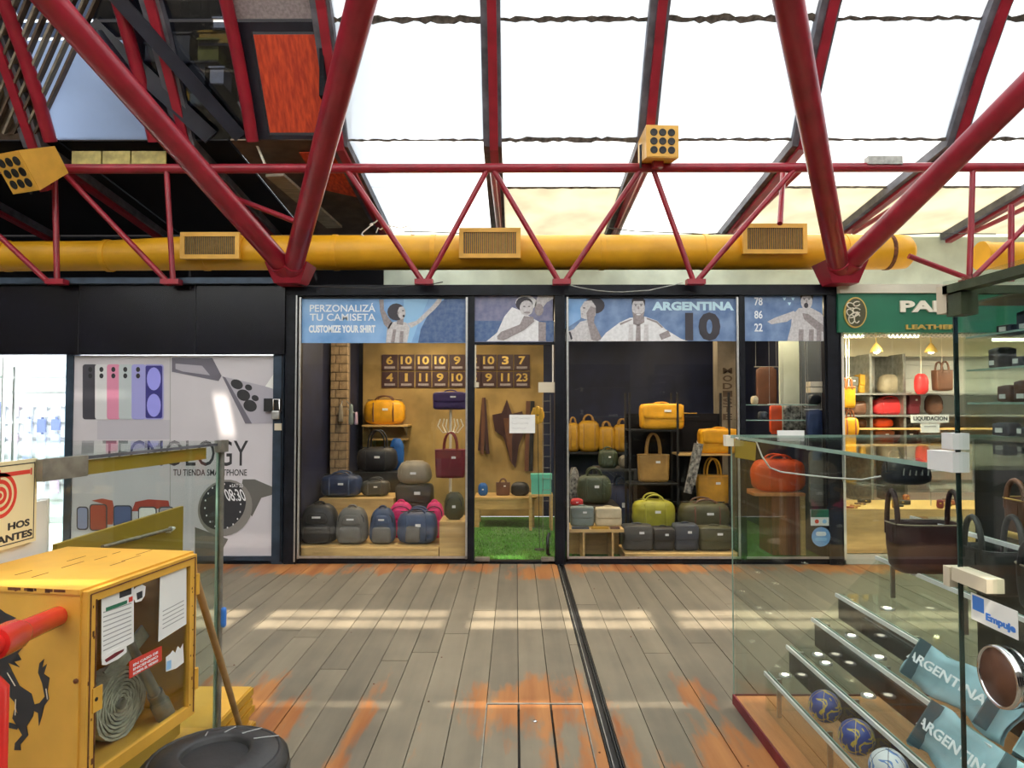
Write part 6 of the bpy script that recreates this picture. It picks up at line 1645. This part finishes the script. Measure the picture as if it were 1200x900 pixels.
# push sticker and round handle on the tall glass
p0 = K(1139, 728, XK); p1 = K(1193, 712, XK)
st_ = thing('push_sticker', 'white sticker reading Empuje on the tall glass', 'sticker', (XK - 0.001, (p0.y + p1.y)/2, p0.z))
zt_, zb2 = K(1165, 705, XK).z, K(1165, 737, XK).z
obj('sheet', MB().box((XK - 0.0015, p1.y, zb2), (XK - 0.0002, p0.y, zt_)), 'paper', st_)
wd = p0.y - p1.y; hg = zt_ - zb2
obj('blue_logo', MB().box((XK - 0.0022, p0.y - wd * 0.30, zb2 + hg * 0.40), (XK - 0.0015, p0.y - wd * 0.04, zt_ - hg * 0.06)), 'clip_blue', st_)
m = MB(); text(m, 'Empuje', (XK - 0.0016, p0.y - wd * 0.34, zb2 + hg * 0.12), (0, -1, 0), (0, 0, 1), wd * 0.62, hg * 0.36, 0.05, 0.0008); obj('lettering', m, 'clip_blue', st_)
c = K(1178, 793, XK); mm = Matrix.Rotation(R(-90), 4, 'Y')
dh = thing('round_handle', 'round brown door handle with a chrome ring on the tall glass', 'handle', (XK, c.y, c.z))
rr_ = 0.072
obj('disc', MB().lathe([(rr_ * 0.90, 0.012), (rr_ * 0.90, 0.017), (0, 0.018)], (XK, c.y, c.z), 28, mm), 'b_brown', dh)
obj('ring', MB().lathe([(rr_ * 0.90, 0.0), (rr_, 0.0), (rr_ * 1.01, 0.01), (rr_, 0.020), (rr_ * 0.93, 0.022), (rr_ * 0.90, 0.017)], (XK, c.y, c.z), 28, mm), 'chrome', dh)
obj('back_disc', MB().lathe([(rr_ * 0.95, -0.018), (rr_ * 0.95, -0.012)], (XK, c.y, c.z), 24, mm), 'chrome', dh)
# tall glass case standing on the kiosk, with tagged boxes
CX0, CX1, CY0, CY1, CZ0, CZ1 = 2.24, 2.72, 2.35, 3.42, ZK, ZK + 0.66
cs = thing('glass_case', 'tall glass display case of small dark goods standing on the kiosk', 'display case', ((CX0+CX1)/2, (CY0+CY1)/2, CZ0))
obj('case_glass', MB().box((CX0, CY0, CZ0), (CX0 + 0.008, CY1, CZ1)), 'kiosk_glass', cs)
obj('case_glass', MB().box((CX0 + 0.008, CY1 - 0.008, CZ0), (CX1, CY1, CZ1)), 'kiosk_glass', cs)
obj('case_glass', MB().box((CX0 + 0.008, CY0, CZ0), (CX1, CY0 + 0.008, CZ1)), 'kiosk_glass', cs)
obj('case_back', MB().box((CX1 - 0.01, CY0, CZ0), (CX1, CY1, CZ1)), 'b_green', cs)
obj('case_top', MB().box((CX0, CY0, CZ1), (CX1, CY1, CZ1 + 0.01)), 'b_green', cs)
rq = random.Random(17); lvl = ['lowest', 'second', 'third', 'top']
for s in range(4):
    zz = CZ0 + 0.012 + 0.163 * s
    if s: obj('case_shelf', MB().box((CX0 + 0.01, CY0 + 0.01, zz - 0.007), (CX1 - 0.012, CY1 - 0.01, zz)), 'kiosk_glass', cs); obj('shelf_edge', MB().box((CX0 + 0.009, CY0 + 0.01, zz - 0.008), (CX0 + 0.012, CY1 - 0.01, zz + 0.001)), 'glass_edge', cs)
    for c_ in range(7):
        yy = CY1 - 0.1 - 0.135 * c_; x_ = CX0 + 0.12 + rq.uniform(-0.02, 0.05); mt = rq.choice(['b_black', 'b_char', 'b_slate', 'b_brown'])
        t = thing('boxed_trinket', 'dark tagged trinket, %s shelf of the glass case, %s from the back' % (lvl[s], cn[c_]), 'trinket', (x_, yy, zz), 'trinkets in the glass case', rq.uniform(-0.3, 0.3))
        hh_ = rq.uniform(0.05, 0.11); obj('box', MB().soft(0.09, 0.085, hh_, 8, 14, None, 16, 5, 0.02, 0, c_), mt, t, False)
        obj('tag', MB().cbox((-0.05, 0, 0.03), (0.004, 0.035, 0.022)), 'paper', t, False)

# ================================================================== LEFT GLASS KIOSK
ZPL = 0.21
GA = G(256, 853, ZPL)
ZL = P(268, 519, GA.y).z
GBp = G(61, 538.5, ZL)
AB = Vector((GBp.x - GA.x, GBp.y - GA.y, 0)); abd = AB.normalized(); nrm = Vector((abd.y, -abd.x, 0))
if nrm.x > 0: nrm = -nrm
lk2 = thing('glass_kiosk', 'low glass kiosk on the left behind the hydrant cabinet', 'kiosk', (GA.x - 0.5, GA.y - 0.4, ZPL))
def lpanel(s0, s1, z0, z1, th, off=0.0):
    a = Vector((GA.x, GA.y, 0)) + abd * s0 + nrm * off; b = Vector((GA.x, GA.y, 0)) + abd * s1 + nrm * off
    return MB().prism([a + Vector((0,0,z0)), b + Vector((0,0,z0)), b + Vector((0,0,z1)), a + Vector((0,0,z1))], nrm * th)
LN = AB.length
obj('side_glass', lpanel(0.012, LN, ZPL, ZL - 0.01, 0.009), 'kiosk_glass', lk2)
obj('end_post', MB().tube([(GA.x, GA.y, ZPL), (GA.x, GA.y, ZL)], 0.011, 8), 'steel_dull', lk2)
obj('end_edge', MB().box((GA.x - 0.02, GA.y - 0.012, ZPL), (GA.x - 0.011, GA.y + 0.008, ZL)), 'glass_edge', lk2)
obj('top_rail', lpanel(-0.01, LN, ZL - 0.010, ZL, 0.012), 'rib_grey', lk2)
obj('ochre_strip', lpanel(0.10, LN - 0.06, ZL - 0.062, ZL - 0.014, 0.008, 0.012), 'ochre_board', lk2)
obj('corner_bracket', lpanel(-0.025, 0.035, ZL - 0.04, ZL + 0.012, 0.03, -0.015), 'steel_dull', lk2)
obj('corner_bracket', lpanel(LN - 0.13, LN + 0.05, ZL - 0.062, ZL + 0.004, 0.022, -0.014), 'steel_dull', lk2)
obj('end_glass', MB().box((GA.x - 1.6, GA.y, ZPL), (GA.x - 0.02, GA.y + 0.009, ZL - 0.01)), 'kiosk_glass', lk2)
obj('top_glass', MB().prism([(GA.x, GA.y, ZL), (GBp.x, GBp.y, ZL), (GA.x - 1.6, GBp.y, ZL), (GA.x - 1.6, GA.y + 0.01, ZL)], (0, 0, 0.009)), 'kiosk_glass', lk2)
fe = P(215, 593, GA.y - 0.05)
ne = K(62, 640, fe.x)
ob = thing('ochre_panel', 'ochre yellow board standing inside the left kiosk', 'panel', (fe.x, (fe.y + ne.y)/2, ZPL))
obj('board', MB().box((fe.x - 0.015, ne.y + 0.02, ZPL), (fe.x, fe.y, fe.z)), 'ochre_board', ob)
a = K(120, 641, fe.x + 0.02); b = K(200, 620, fe.x + 0.02)
bt = thing('white_baton', 'pale stick with a white tip lying against the ochre board', 'stick', a)
obj('rod', MB().tube([a, b], 0.007, 6), 'old_wood', bt); obj('tip', MB().tube([b, b + (b - a).normalized() * 0.03], [0.012, 0.006], 6), 'white', bt)
obj('clip', MB().tube([b - Vector((0,0,0.012)), b + Vector((-0.02, 0, -0.012))], 0.004, 5), 'white', bt)
q = K(265, 720, GA.x + 0.012)
cp_ = tag(obj('blue_clip', MB().soft(0.02, 0.022, 0.085, 4, 8, None, 12, 6, 0, 0, 1, (GA.x + 0.016, GA.y, P(265, 735, GA.y).z)), 'clip_blue'), 'blue plastic clip on the upright of the left kiosk', 'clip')
# yellow boards under it
FC = G(298, 803, ZPL)
bh_ = ZPL / 5
rbx = random.Random(2)
for k in range(5):
    dx = rbx.uniform(-0.012, 0.012); dy = rbx.uniform(-0.02, 0.02)
    t = thing('yellow_board', 'yellow painted board, %s from the floor in the stack by the bin' % ['first', 'second', 'third', 'fourth', 'fifth and top'][k], 'board', (FC.x - 0.5, 2.5, k * bh_), 'stacked yellow boards')
    z1_ = (k + 1) * bh_ - 0.004 if k < 4 else ZPL
    obj('board', MB().box((FC.x - 1.3 + dx, 1.2, k * bh_ + 0.0005), (FC.x - 0.012 + dx, FC.y + dy - 0.02, z1_)), 'yellow_paint', t)
    obj('worn_edge', MB().box((FC.x - 0.012 + dx, 1.2, k * bh_ + 0.006), (FC.x + dx, FC.y + dy - 0.02, z1_ - 0.004)), 'b_mustard2', t)
# ================================================================== HYDRANT CABINET
XW = GBp.x - 0.02
bk = K(60, 642, XW); ZTc = bk.z
NR = G(95, 691, ZTc); FR = G(226, 646, ZTc)
zb0 = P(100, 932, NR.y).z
Wd = (Vector((FR.x, FR.y)) - Vector((NR.x, NR.y))).length; Hc = ZTc - zb0
rzc = math.atan2(-(FR.x - NR.x), FR.y - NR.y)
Tc = 0.5 * ((NR.x - XW) + (FR.x - XW))
hc_ = thing('hydrant_cabinet', 'yellow painted fire hose cabinet with a glass door and black horse emblem', 'cabinet', (NR.x, NR.y, zb0), None, rzc)
Mi = (Matrix.Translation((NR.x, NR.y, zb0)) @ Matrix.Rotation(rzc, 4, 'Z')).inverted()
Mo = Mi.to_3x3()
def loc_ray(px, py):
    return Mi @ Vector((0, 0, H)), Mo @ ray(px, py)
def CD(px, py, x=0.0):                  # a pixel on the door plane, in cabinet coordinates
    o, d = loc_ray(px, py); t = (x - o.x) / d.x; return o + d * t
def CN(px, py, y=0.0):                  # a pixel on the near end of the cabinet
    o, d = loc_ray(px, py); t = (y - o.y) / d.y; return o + d * t
tk = 0.012
L_ = lambda name, mb, mat, par=None: obj(name, mb, mat, par or hc_, False)
def sub(name, mb, mat, par):            # sub-part in cabinet coordinates
    vs = mb.v; o = obj(name, mb, mat, None); o.parent = par; o.location = o.location - par.location; return o
L_('top_panel', MB().box((-Tc, -0.004, Hc - tk), (0, Wd + 0.004, Hc)), 'yellow_paint')
L_('bottom_panel', MB().box((-Tc, 0, 0), (-0.004, Wd, tk)), 'yellow_paint')
L_('back_panel', MB().box((-Tc, 0, tk), (-Tc + tk, Wd, Hc - tk)), 'yellow_paint')
ne_ = L_('end_panel', MB().box((-Tc + tk, 0, tk), (-0.002, tk, Hc - tk)), 'yellow_paint')
L_('end_panel', MB().box((-Tc + tk, Wd - tk, tk), (-0.002, Wd, Hc - tk)), 'yellow_paint')
fwd = 0.034
m = MB()
m.box((-0.002, 0.004, 0.004), (0.016, fwd, Hc - 0.006)); m.box((-0.002, Wd - fwd, 0.004), (0.016, Wd - 0.004, Hc - 0.006))
m.box((-0.002, fwd, 0.004), (0.016, Wd - fwd, fwd)); m.box((-0.002, fwd, Hc - fwd), (0.016, Wd - fwd, Hc - 0.006))
dor = L_('door', m, 'yellow_paint')
m = MB(); e = 0.004
for (a, b) in (((0.0165, 0.010, 0.012), (0.0175, 0.014, Hc - 0.014)), ((0.0165, Wd - 0.014, 0.012), (0.0175, Wd - 0.010, Hc - 0.014)), ((0.0165, 0.012, Hc - 0.016), (0.0175, Wd - 0.012, Hc - 0.013)), ((0.0165, fwd - 0.006, fwd - 0.004), (0.0175, fwd - 0.002, Hc - fwd + 0.004))):
    m.box(a, b)
sub('rust_line', m, 'rust', dor)
m = MB(); rz_ = random.Random(12)
for k in range(26):
    yy = rz_.choice((rz_.uniform(0.005, fwd - 0.008), rz_.uniform(Wd - fwd + 0.004, Wd - 0.012))); zz = rz_.uniform(0.02, Hc - 0.03); s_ = rz_.uniform(0.002, 0.006)
    m.box((0.016, yy, zz), (0.0166, yy + s_, zz + s_ * rz_.uniform(0.6, 2.5)))
rs_ = sub('rust_specks', m, 'rust', dor); rs_['kind'] = 'stuff'
sub('door_glass', MB().box((0.004, fwd - 0.004, fwd - 0.004), (0.008, Wd - fwd + 0.004, Hc - fwd + 0.004)), 'glass', dor)
for zz in (Hc * 0.22, Hc * 0.80):
    sub('hinge', MB().tube([(0.016, Wd - 0.002, zz - 0.03), (0.016, Wd - 0.002, zz + 0.03)], 0.008, 8), 'yellow_paint', dor)
lt = CD(124, 808)
sub('latch_plate', MB().box((0.0165, fwd - 0.012, lt.z - 0.03), (0.019, fwd + 0.018, lt.z + 0.028)), 'yellow_paint', dor)
sub('latch_hole', MB().lathe([(0.005, 0), (0.005, 0.001)], (0.019, fwd - 0.002, lt.z), 10, Matrix.Rotation(R(90), 4, 'Y')), 'black', dor)
def dquad(pxs, x, th): return MB().prism([Vector((x, CD(*p).y, CD(*p).z)) for p in pxs], (th, 0, 0))
gx = 0.0085
sub('inspection_sheet', dquad([(115, 697), (153, 684), (153, 752), (115, 775)], gx, 0.001), 'paper', dor)
sub('notice_sheet', dquad([(184, 675), (215, 661), (215, 731), (182, 752)], gx, 0.001), 'paper', dor)
m = MB()
for k in range(9):
    f = k / 9
    m.add(*(lambda q: (q.v, q.f))(dquad([(117, 717 + 5.6*k), (150, 706 + 5.0*k), (150, 707.2 + 5.0*k), (117, 718.2 + 5.6*k)], gx + 0.001, 0.0004)))
sub('print_lines', m, 'ink_grey', dor)
m = MB()
for k in range(5):
    m.add(*(lambda q: (q.v, q.f))(dquad([(187, 716 + 5*k), (212, 703 + 4.8*k), (212, 704 + 4.8*k), (187, 717 + 5*k)], gx + 0.001, 0.0004)))
sub('print_lines', m, 'ink_grey', dor)
sub('print_block', dquad([(136, 693.5), (150, 688.5), (150, 696), (136, 701)], gx + 0.001, 0.0004), 'ink', dor)
sub('print_block', dquad([(120, 712), (145, 703), (145, 707), (120, 716.5)], gx + 0.001, 0.0004), 'sign_green', dor)
sub('print_block', dquad([(147, 700), (151.5, 698.4), (151.5, 704), (147, 706)], gx + 0.001, 0.0004), 'sign_red', dor)
sub('red_sticker', dquad([(147.5, 775), (186, 756.5), (186, 774), (147.5, 795.5)], gx, 0.001), 'sign_red', dor)
pa, pb_, pc_, pd = CD(150, 793), CD(184, 774.5), CD(184, 759), CD(150, 777.5)
u_ = (pb_ - pa); v_ = (pd - pa)
m = MB()
for k, s_ in enumerate(('EN CASO DE', 'INCENDIO', 'ROMPA EL VIDRIO')):
    o_ = pa + v_ * (0.70 - 0.33 * k) + u_ * 0.06 + Vector((gx + 0.001, 0, 0))
    text(m, s_, (gx + 0.001, o_.y, o_.z), (0, u_.y, 0), (0, 0, 1), abs(u_.y) * 0.86, abs(v_.z) * 0.20, 0.03, 0.0004)
sub('lettering', m, 'letter_white', dor)
sub('bear_sticker', dquad([(152, 692), (156, 688), (163, 685), (167, 687), (166, 698), (162, 704), (155, 706), (153, 701)], gx, 0.001), 'paper', dor)
sub('bear_sticker_face', dquad([(156, 695), (163, 692), (163, 700), (157, 703)], gx + 0.001, 0.0004), 'ink', dor)
sub('car_sticker', dquad([(115, 772), (120, 766), (135, 758), (144, 756), (144, 764), (134, 772), (120, 779), (115, 779)], gx + 0.0012, 0.001), 'paper', dor)
sub('car_sticker_print', dquad([(118, 773), (130, 765), (141, 760), (140, 763), (130, 770), (120, 776)], gx + 0.0022, 0.0004), 'b_maroon', dor)
sub('torn_sticker', dquad([(191, 787), (191, 770), (196, 766), (199, 762), (202, 765), (205, 757), (208, 760), (211, 754), (212, 776), (203, 783)], gx, 0.001), 'paper', dor)
sub('torn_sticker_print', dquad([(191, 786), (192, 775), (197, 773), (197, 783)], gx + 0.001, 0.0004), 'sky_light', dor)
# horse emblem on the near end
def HZ(s): return [(0.311 * x, 620 + 0.311 * y) for x, y in s]
def npoly(pts, lift=0.0005):
    return MB().prism([Vector((CN(*p).x, -lift, CN(*p).z)) for p in HZ(pts)], (0, -0.001, 0))
m = MB()
for pl in ([(-60,470),(0,480),(30,500),(75,590),(120,620),(132,665),(125,705),(100,745),(70,700),(55,650),(20,610),(-60,590)],
           [(55,680),(100,735),(108,775),(78,812),(80,832),(55,832),(58,806),(85,775),(68,745),(48,712)],
           [(-60,700),(0,718),(45,730),(72,740),(66,755),(20,745),(-60,730)],
           [(122,662),(150,655),(170,630),(160,580),(145,540),(150,505),(168,488),(160,522),(178,508),(166,545),(188,560),(180,610),(186,640),(168,665),(160,700),(148,740),(145,692),(124,682)],
           [(-60,280),(0,300),(20,315),(62,335),(30,355),(-60,375)],
           [(-40,380),(40,438),(88,446),(68,468),(82,492),(55,500),(75,520),(30,502),(-40,480)]):
    q = npoly(pl); m.add(q.v, q.f)
o = obj('horse_emblem', m, 'ink', None); o.parent = hc_
m = MB()
for (p0, p1) in (((62, 640), (60, 700)), ((60, 590), (30, 540)), ((176, 600), (182, 640))):
    a, b = HZ([p0, p1]); a = CN(*a); b = CN(*b); m.bar((a.x, -0.002, a.z), (b.x, -0.002, b.z), 0.0015, 0.002)
o = obj('emblem_highlight', m, 'letter_cream', None); o.parent = hc_
bt_ = CN(0.311*288, 620 + 0.311*572)
o = obj('lock_stud', MB().lathe([(0.006, 0), (0.006, 0.004), (0.002, 0.005)], (bt_.x, 0, bt_.z), 8, Matrix.Rotation(R(90), 4, 'X')), 'rust', None); o.parent = hc_
m = MB()
for k in range(9):
    yy = rz_.uniform(0.05, Wd - 0.05); xx = rz_.uniform(-Tc*0.7, -0.06); m.box((xx, yy, Hc), (xx + 0.0025, yy + rz_.uniform(0.03, 0.10), Hc + 0.0006))
for k in range(16):
    xx = rz_.uniform(-Tc*0.6, -0.01); m.box((xx, -0.0046, Hc - 0.006 - rz_.random()*0.004), (xx + rz_.uniform(0.005, 0.02), -0.004, Hc - 0.001))
o = obj('paint_chips', m, 'rust', None); o.parent = hc_; o['kind'] = 'stuff'
# hose, nozzle (own things inside the cabinet, in world space)
Mw = Mi.inverted()
cc = CD(143, 838, -0.07)
hs = thing('fire_hose', 'pale rolled fire hose inside the yellow cabinet', 'hose', Mw @ Vector((-0.10, cc.y, tk)), None, rzc)
turns = 8; n_ = turns * 22; rmax = 0.092
vs = []; fs = []
for i in range(n_ + 1):
    a = 2 * math.pi * i / 22; r_ = 0.012 + (rmax - 0.012) * i / n_; r2 = r_ + (rmax - 0.012) / turns * 0.66
    wv = 0.003 * math.sin(i * 2.1)
    for (q_, x_) in ((r_, -0.03), (r2, -0.03 + wv), (r2, 0.03 + wv), (r_, 0.03)):
        vs.append((x_, q_ * math.cos(a), rmax + 0.008 + q_ * math.sin(a)))
for i in range(n_):
    for k in range(4):
        k2 = (k + 1) % 4; fs.append((i*4+k, i*4+k2, i*4+4+k2, i*4+4+k))
obj('coil', MB().add(vs, fs, False), 'hose', hs, False)
obj('loose_end', MB().bar((0.0, -0.02, rmax * 2 - 0.012), (0.02, 0.10, rmax * 2 + 0.075), 0.05, 0.006, (1, 0, 0)), 'hose', hs, False)
obj('coupling', MB().tube([(0, -0.01, rmax + 0.008), (0.04, -0.01, rmax + 0.008)], 0.014, 10), 'steel_dull', hs, False)
na = Mw @ CD(152, 752, -0.03); nb = Mw @ CD(194, 838, -0.03)
nz_ = thing('hose_nozzle', 'grey metal fire hose nozzle leaning inside the yellow cabinet', 'nozzle', nb)
dv = (nb - na)
obj('barrel', MB().tube([na, na + dv * 0.7], [0.011, 0.016], 12), 'steel_dull', nz_)
obj('coupling', MB().tube([na + dv * 0.68, na + dv * 0.80, na + dv * 0.82, na + dv], [0.021, 0.021, 0.026, 0.026], 14), 'steel_dull', nz_)
obj('tip', MB().tube([na - dv * 0.08, na], [0.008, 0.013], 12), 'steel_dull', nz_)
# red pipes
E = Mw @ CN(68, 722); S = P(-60, 778, 1.12)
rp_ = thing('red_pipe', 'glossy red water pipe entering the yellow cabinet', 'pipe', (S.x, S.y, S.z))
dv = E - S
obj('tube', MB().tube([S, E], 0.0235, 16), 'red_paint', rp_)
obj('coupling', MB().tube([S + dv * 0.30, S + dv * 0.50, S + dv * 0.56], [0.031, 0.031, 0.0235], 16), 'red_paint', rp_)
V0 = P(-8, 820, 1.25)
tag(obj('red_riser', MB().tube([(V0.x, V0.y, 0), (V0.x, V0.y, V0.z + 0.02), (V0.x - 0.05, V0.y, V0.z + 0.06)], 0.024, 14), 'red_paint'), 'red riser pipe at the lower left edge by the cabinet', 'pipe')
# white board and sign behind the cabinet
wb = thing('white_board', 'white board standing behind the yellow cabinet', 'board', (XW - 0.02, 1.4, 0))
zwt = K(50, 588, XW).z; ywf = K(61, 600, XW).y
obj('board', MB().box((XW - 0.03, 0.7, ZPL), (XW - 0.012, ywf, zwt)), 'white', wb)
obj('edge_trim', MB().box((XW - 0.034, ywf - 0.006, ZPL), (XW - 0.008, ywf, zwt + 0.004)), 'white_paint', wb)
s0 = K(44, 537, XW + 0.002); s1 = K(37, 632, XW + 0.002)
zs0, zs1 = s0.z, K(40, 634, XW).z
ysf = s0.y; ysn = ysf - 0.26; xs_ = XW + 0.002
sg2 = thing('hydrant_sign', 'cream sign with a red hose reel symbol above the cabinet', 'sign', (xs_, (ysf+ysn)/2, zs1))
obj('plate', MB().box((xs_ - 0.008, ysn, zs1), (xs_, ysf, zs0)), 'sign_cream', sg2)
m = MB(); iw = 0.010
for (a, b) in (((ysn + iw, zs1 + iw), (ysf - iw, zs1 + iw + 0.003)), ((ysn + iw, zs0 - iw - 0.003), (ysf - iw, zs0 - iw)), ((ysn + iw, zs1 + iw), (ysn + iw + 0.003, zs0 - iw)), ((ysf - iw - 0.003, zs1 + iw), (ysf - iw, zs0 - iw))):
    m.box((xs_, a[0], a[1]), (xs_ + 0.0006, b[0], b[1]))
obj('border', m, 'ink', sg2)
cy_ = K(0, 581, xs_).y; cz_ = K(0, 581, xs_).z
m = MB()
hs_ = zs0 - zs1
for r_ in (0.26, 0.18, 0.10):
    ro, ri = hs_ * r_, hs_ * (r_ - 0.045); n_ = 32
    for k in range(n_):
        a0, a1 = 2*math.pi*k/n_, 2*math.pi*(k+1)/n_
        m.prism([(xs_, cy_ + ro*math.cos(a0), cz_ + ro*math.sin(a0)), (xs_, cy_ + ro*math.cos(a1), cz_ + ro*math.sin(a1)), (xs_, cy_ + ri*math.cos(a1), cz_ + ri*math.sin(a1)), (xs_, cy_ + ri*math.cos(a0), cz_ + ri*math.sin(a0))], (0.0006, 0, 0))
m.lathe([(hs_ * 0.03, 0), (hs_ * 0.03, 0.0006)], (xs_, cy_, cz_), 12, Matrix.Rotation(R(90), 4, 'Y'))
zz = zs0 - hs_ * 0.14
m.box((xs_, ysn + 0.03, zz - 0.008), (xs_ + 0.0006, ysf - 0.03, zz + 0.004)); m.box((xs_, ysf - 0.028, zz - 0.012), (xs_ + 0.0006, ysf - 0.023, zz + 0.008)); m.box((xs_, cy_ - 0.01, zz - 0.014), (xs_ + 0.0006, cy_, zz + 0.012))
obj('reel_symbol', m, 'sign_red', sg2)
m = MB()
yr = ysf - 0.028
text(m, 'HOS', (xs_, yr - 0.085, zs1 + hs_ * 0.205), (0, 1, 0), (0, 0, 1), 0.085, hs_ * 0.085, 0.04, 0.0006)
text(m, 'ANTES', (xs_, yr - 0.128, zs1 + hs_ * 0.075), (0, 1, 0), (0, 0, 1), 0.140, hs_ * 0.085, 0.04, 0.0006)
obj('lettering', m, 'ink', sg2)
# broomstick
a = P(226, 668, 2.12); b = G(290, 886)
bs = thing('broomstick', 'worn wooden stick leaning beside the yellow cabinet', 'stick', (b.x, b.y, 0))
obj('stick', MB().tube([a + (a - b) * 0.02, a.lerp(b, 0.5) + Vector((0.004, 0, 0)), b + Vector((0, 0, 0.012))], [0.012, 0.0125, 0.012], 10), 'wood_stick', bs)
obj('end_cap', MB().tube([b + Vector((0, 0, 0.003)), b + (a - b).normalized() * 0.05], 0.0145, 10), 'old_wood', bs)
# rubbish bin
c = G(252, 893, 0.66); BR = 0.19
bn_ = thing('rubbish_bin', 'black plastic rubbish bin with a ribbed lid at the bottom left', 'bin', (c.x, c.y, 0))
obj('bucket', MB().lathe([(0.135, 0.0), (0.14, 0.005), (0.168, 0.56), (0.172, 0.60)], (c.x, c.y, 0.0), 32), 'rubber', bn_)
obj('rim', MB().lathe([(0.170, 0.585), (0.184, 0.585), (0.190, 0.60), (0.190, 0.632), (0.184, 0.640), (0.178, 0.632)], (c.x, c.y, 0.0), 36), 'rubber', bn_)
ld_ = obj('lid', MB().lathe([(0.182, 0.636), (0.187, 0.646), (0.184, 0.662), (0.165, 0.676), (0.13, 0.686), (0.092, 0.690), (0.084, 0.684), (0.080, 0.655), (0.0, 0.640)], (c.x, c.y, 0.0), 36), 'rubber', bn_)
obj('lid_ring', MB().lathe([(0.172, 0.670), (0.168, 0.678), (0.160, 0.680), (0.156, 0.674)], (c.x, c.y, 0.0), 36), 'rubber', ld_)
obj('opening', MB().lathe([(0.079, 0.656), (0.0, 0.652)], (c.x, c.y, 0.0), 24), 'black', ld_)
for k, an in enumerate((70, 100, 128, 40)):
    ca, sa = math.cos(R(an)), math.sin(R(an))
    obj('scratch', MB().bar((c.x + ca*0.10, c.y + sa*0.10, 0.6905), (c.x + ca*0.15 + 0.02, c.y + sa*0.15, 0.6835), 0.003, 0.002), 'ink_grey', ld_)
for s in (-1, 1):
    obj('side_grip', MB().cbox((c.x + s * 0.19, c.y, 0.60), (0.02, 0.07, 0.03)), 'rubber', bn_)
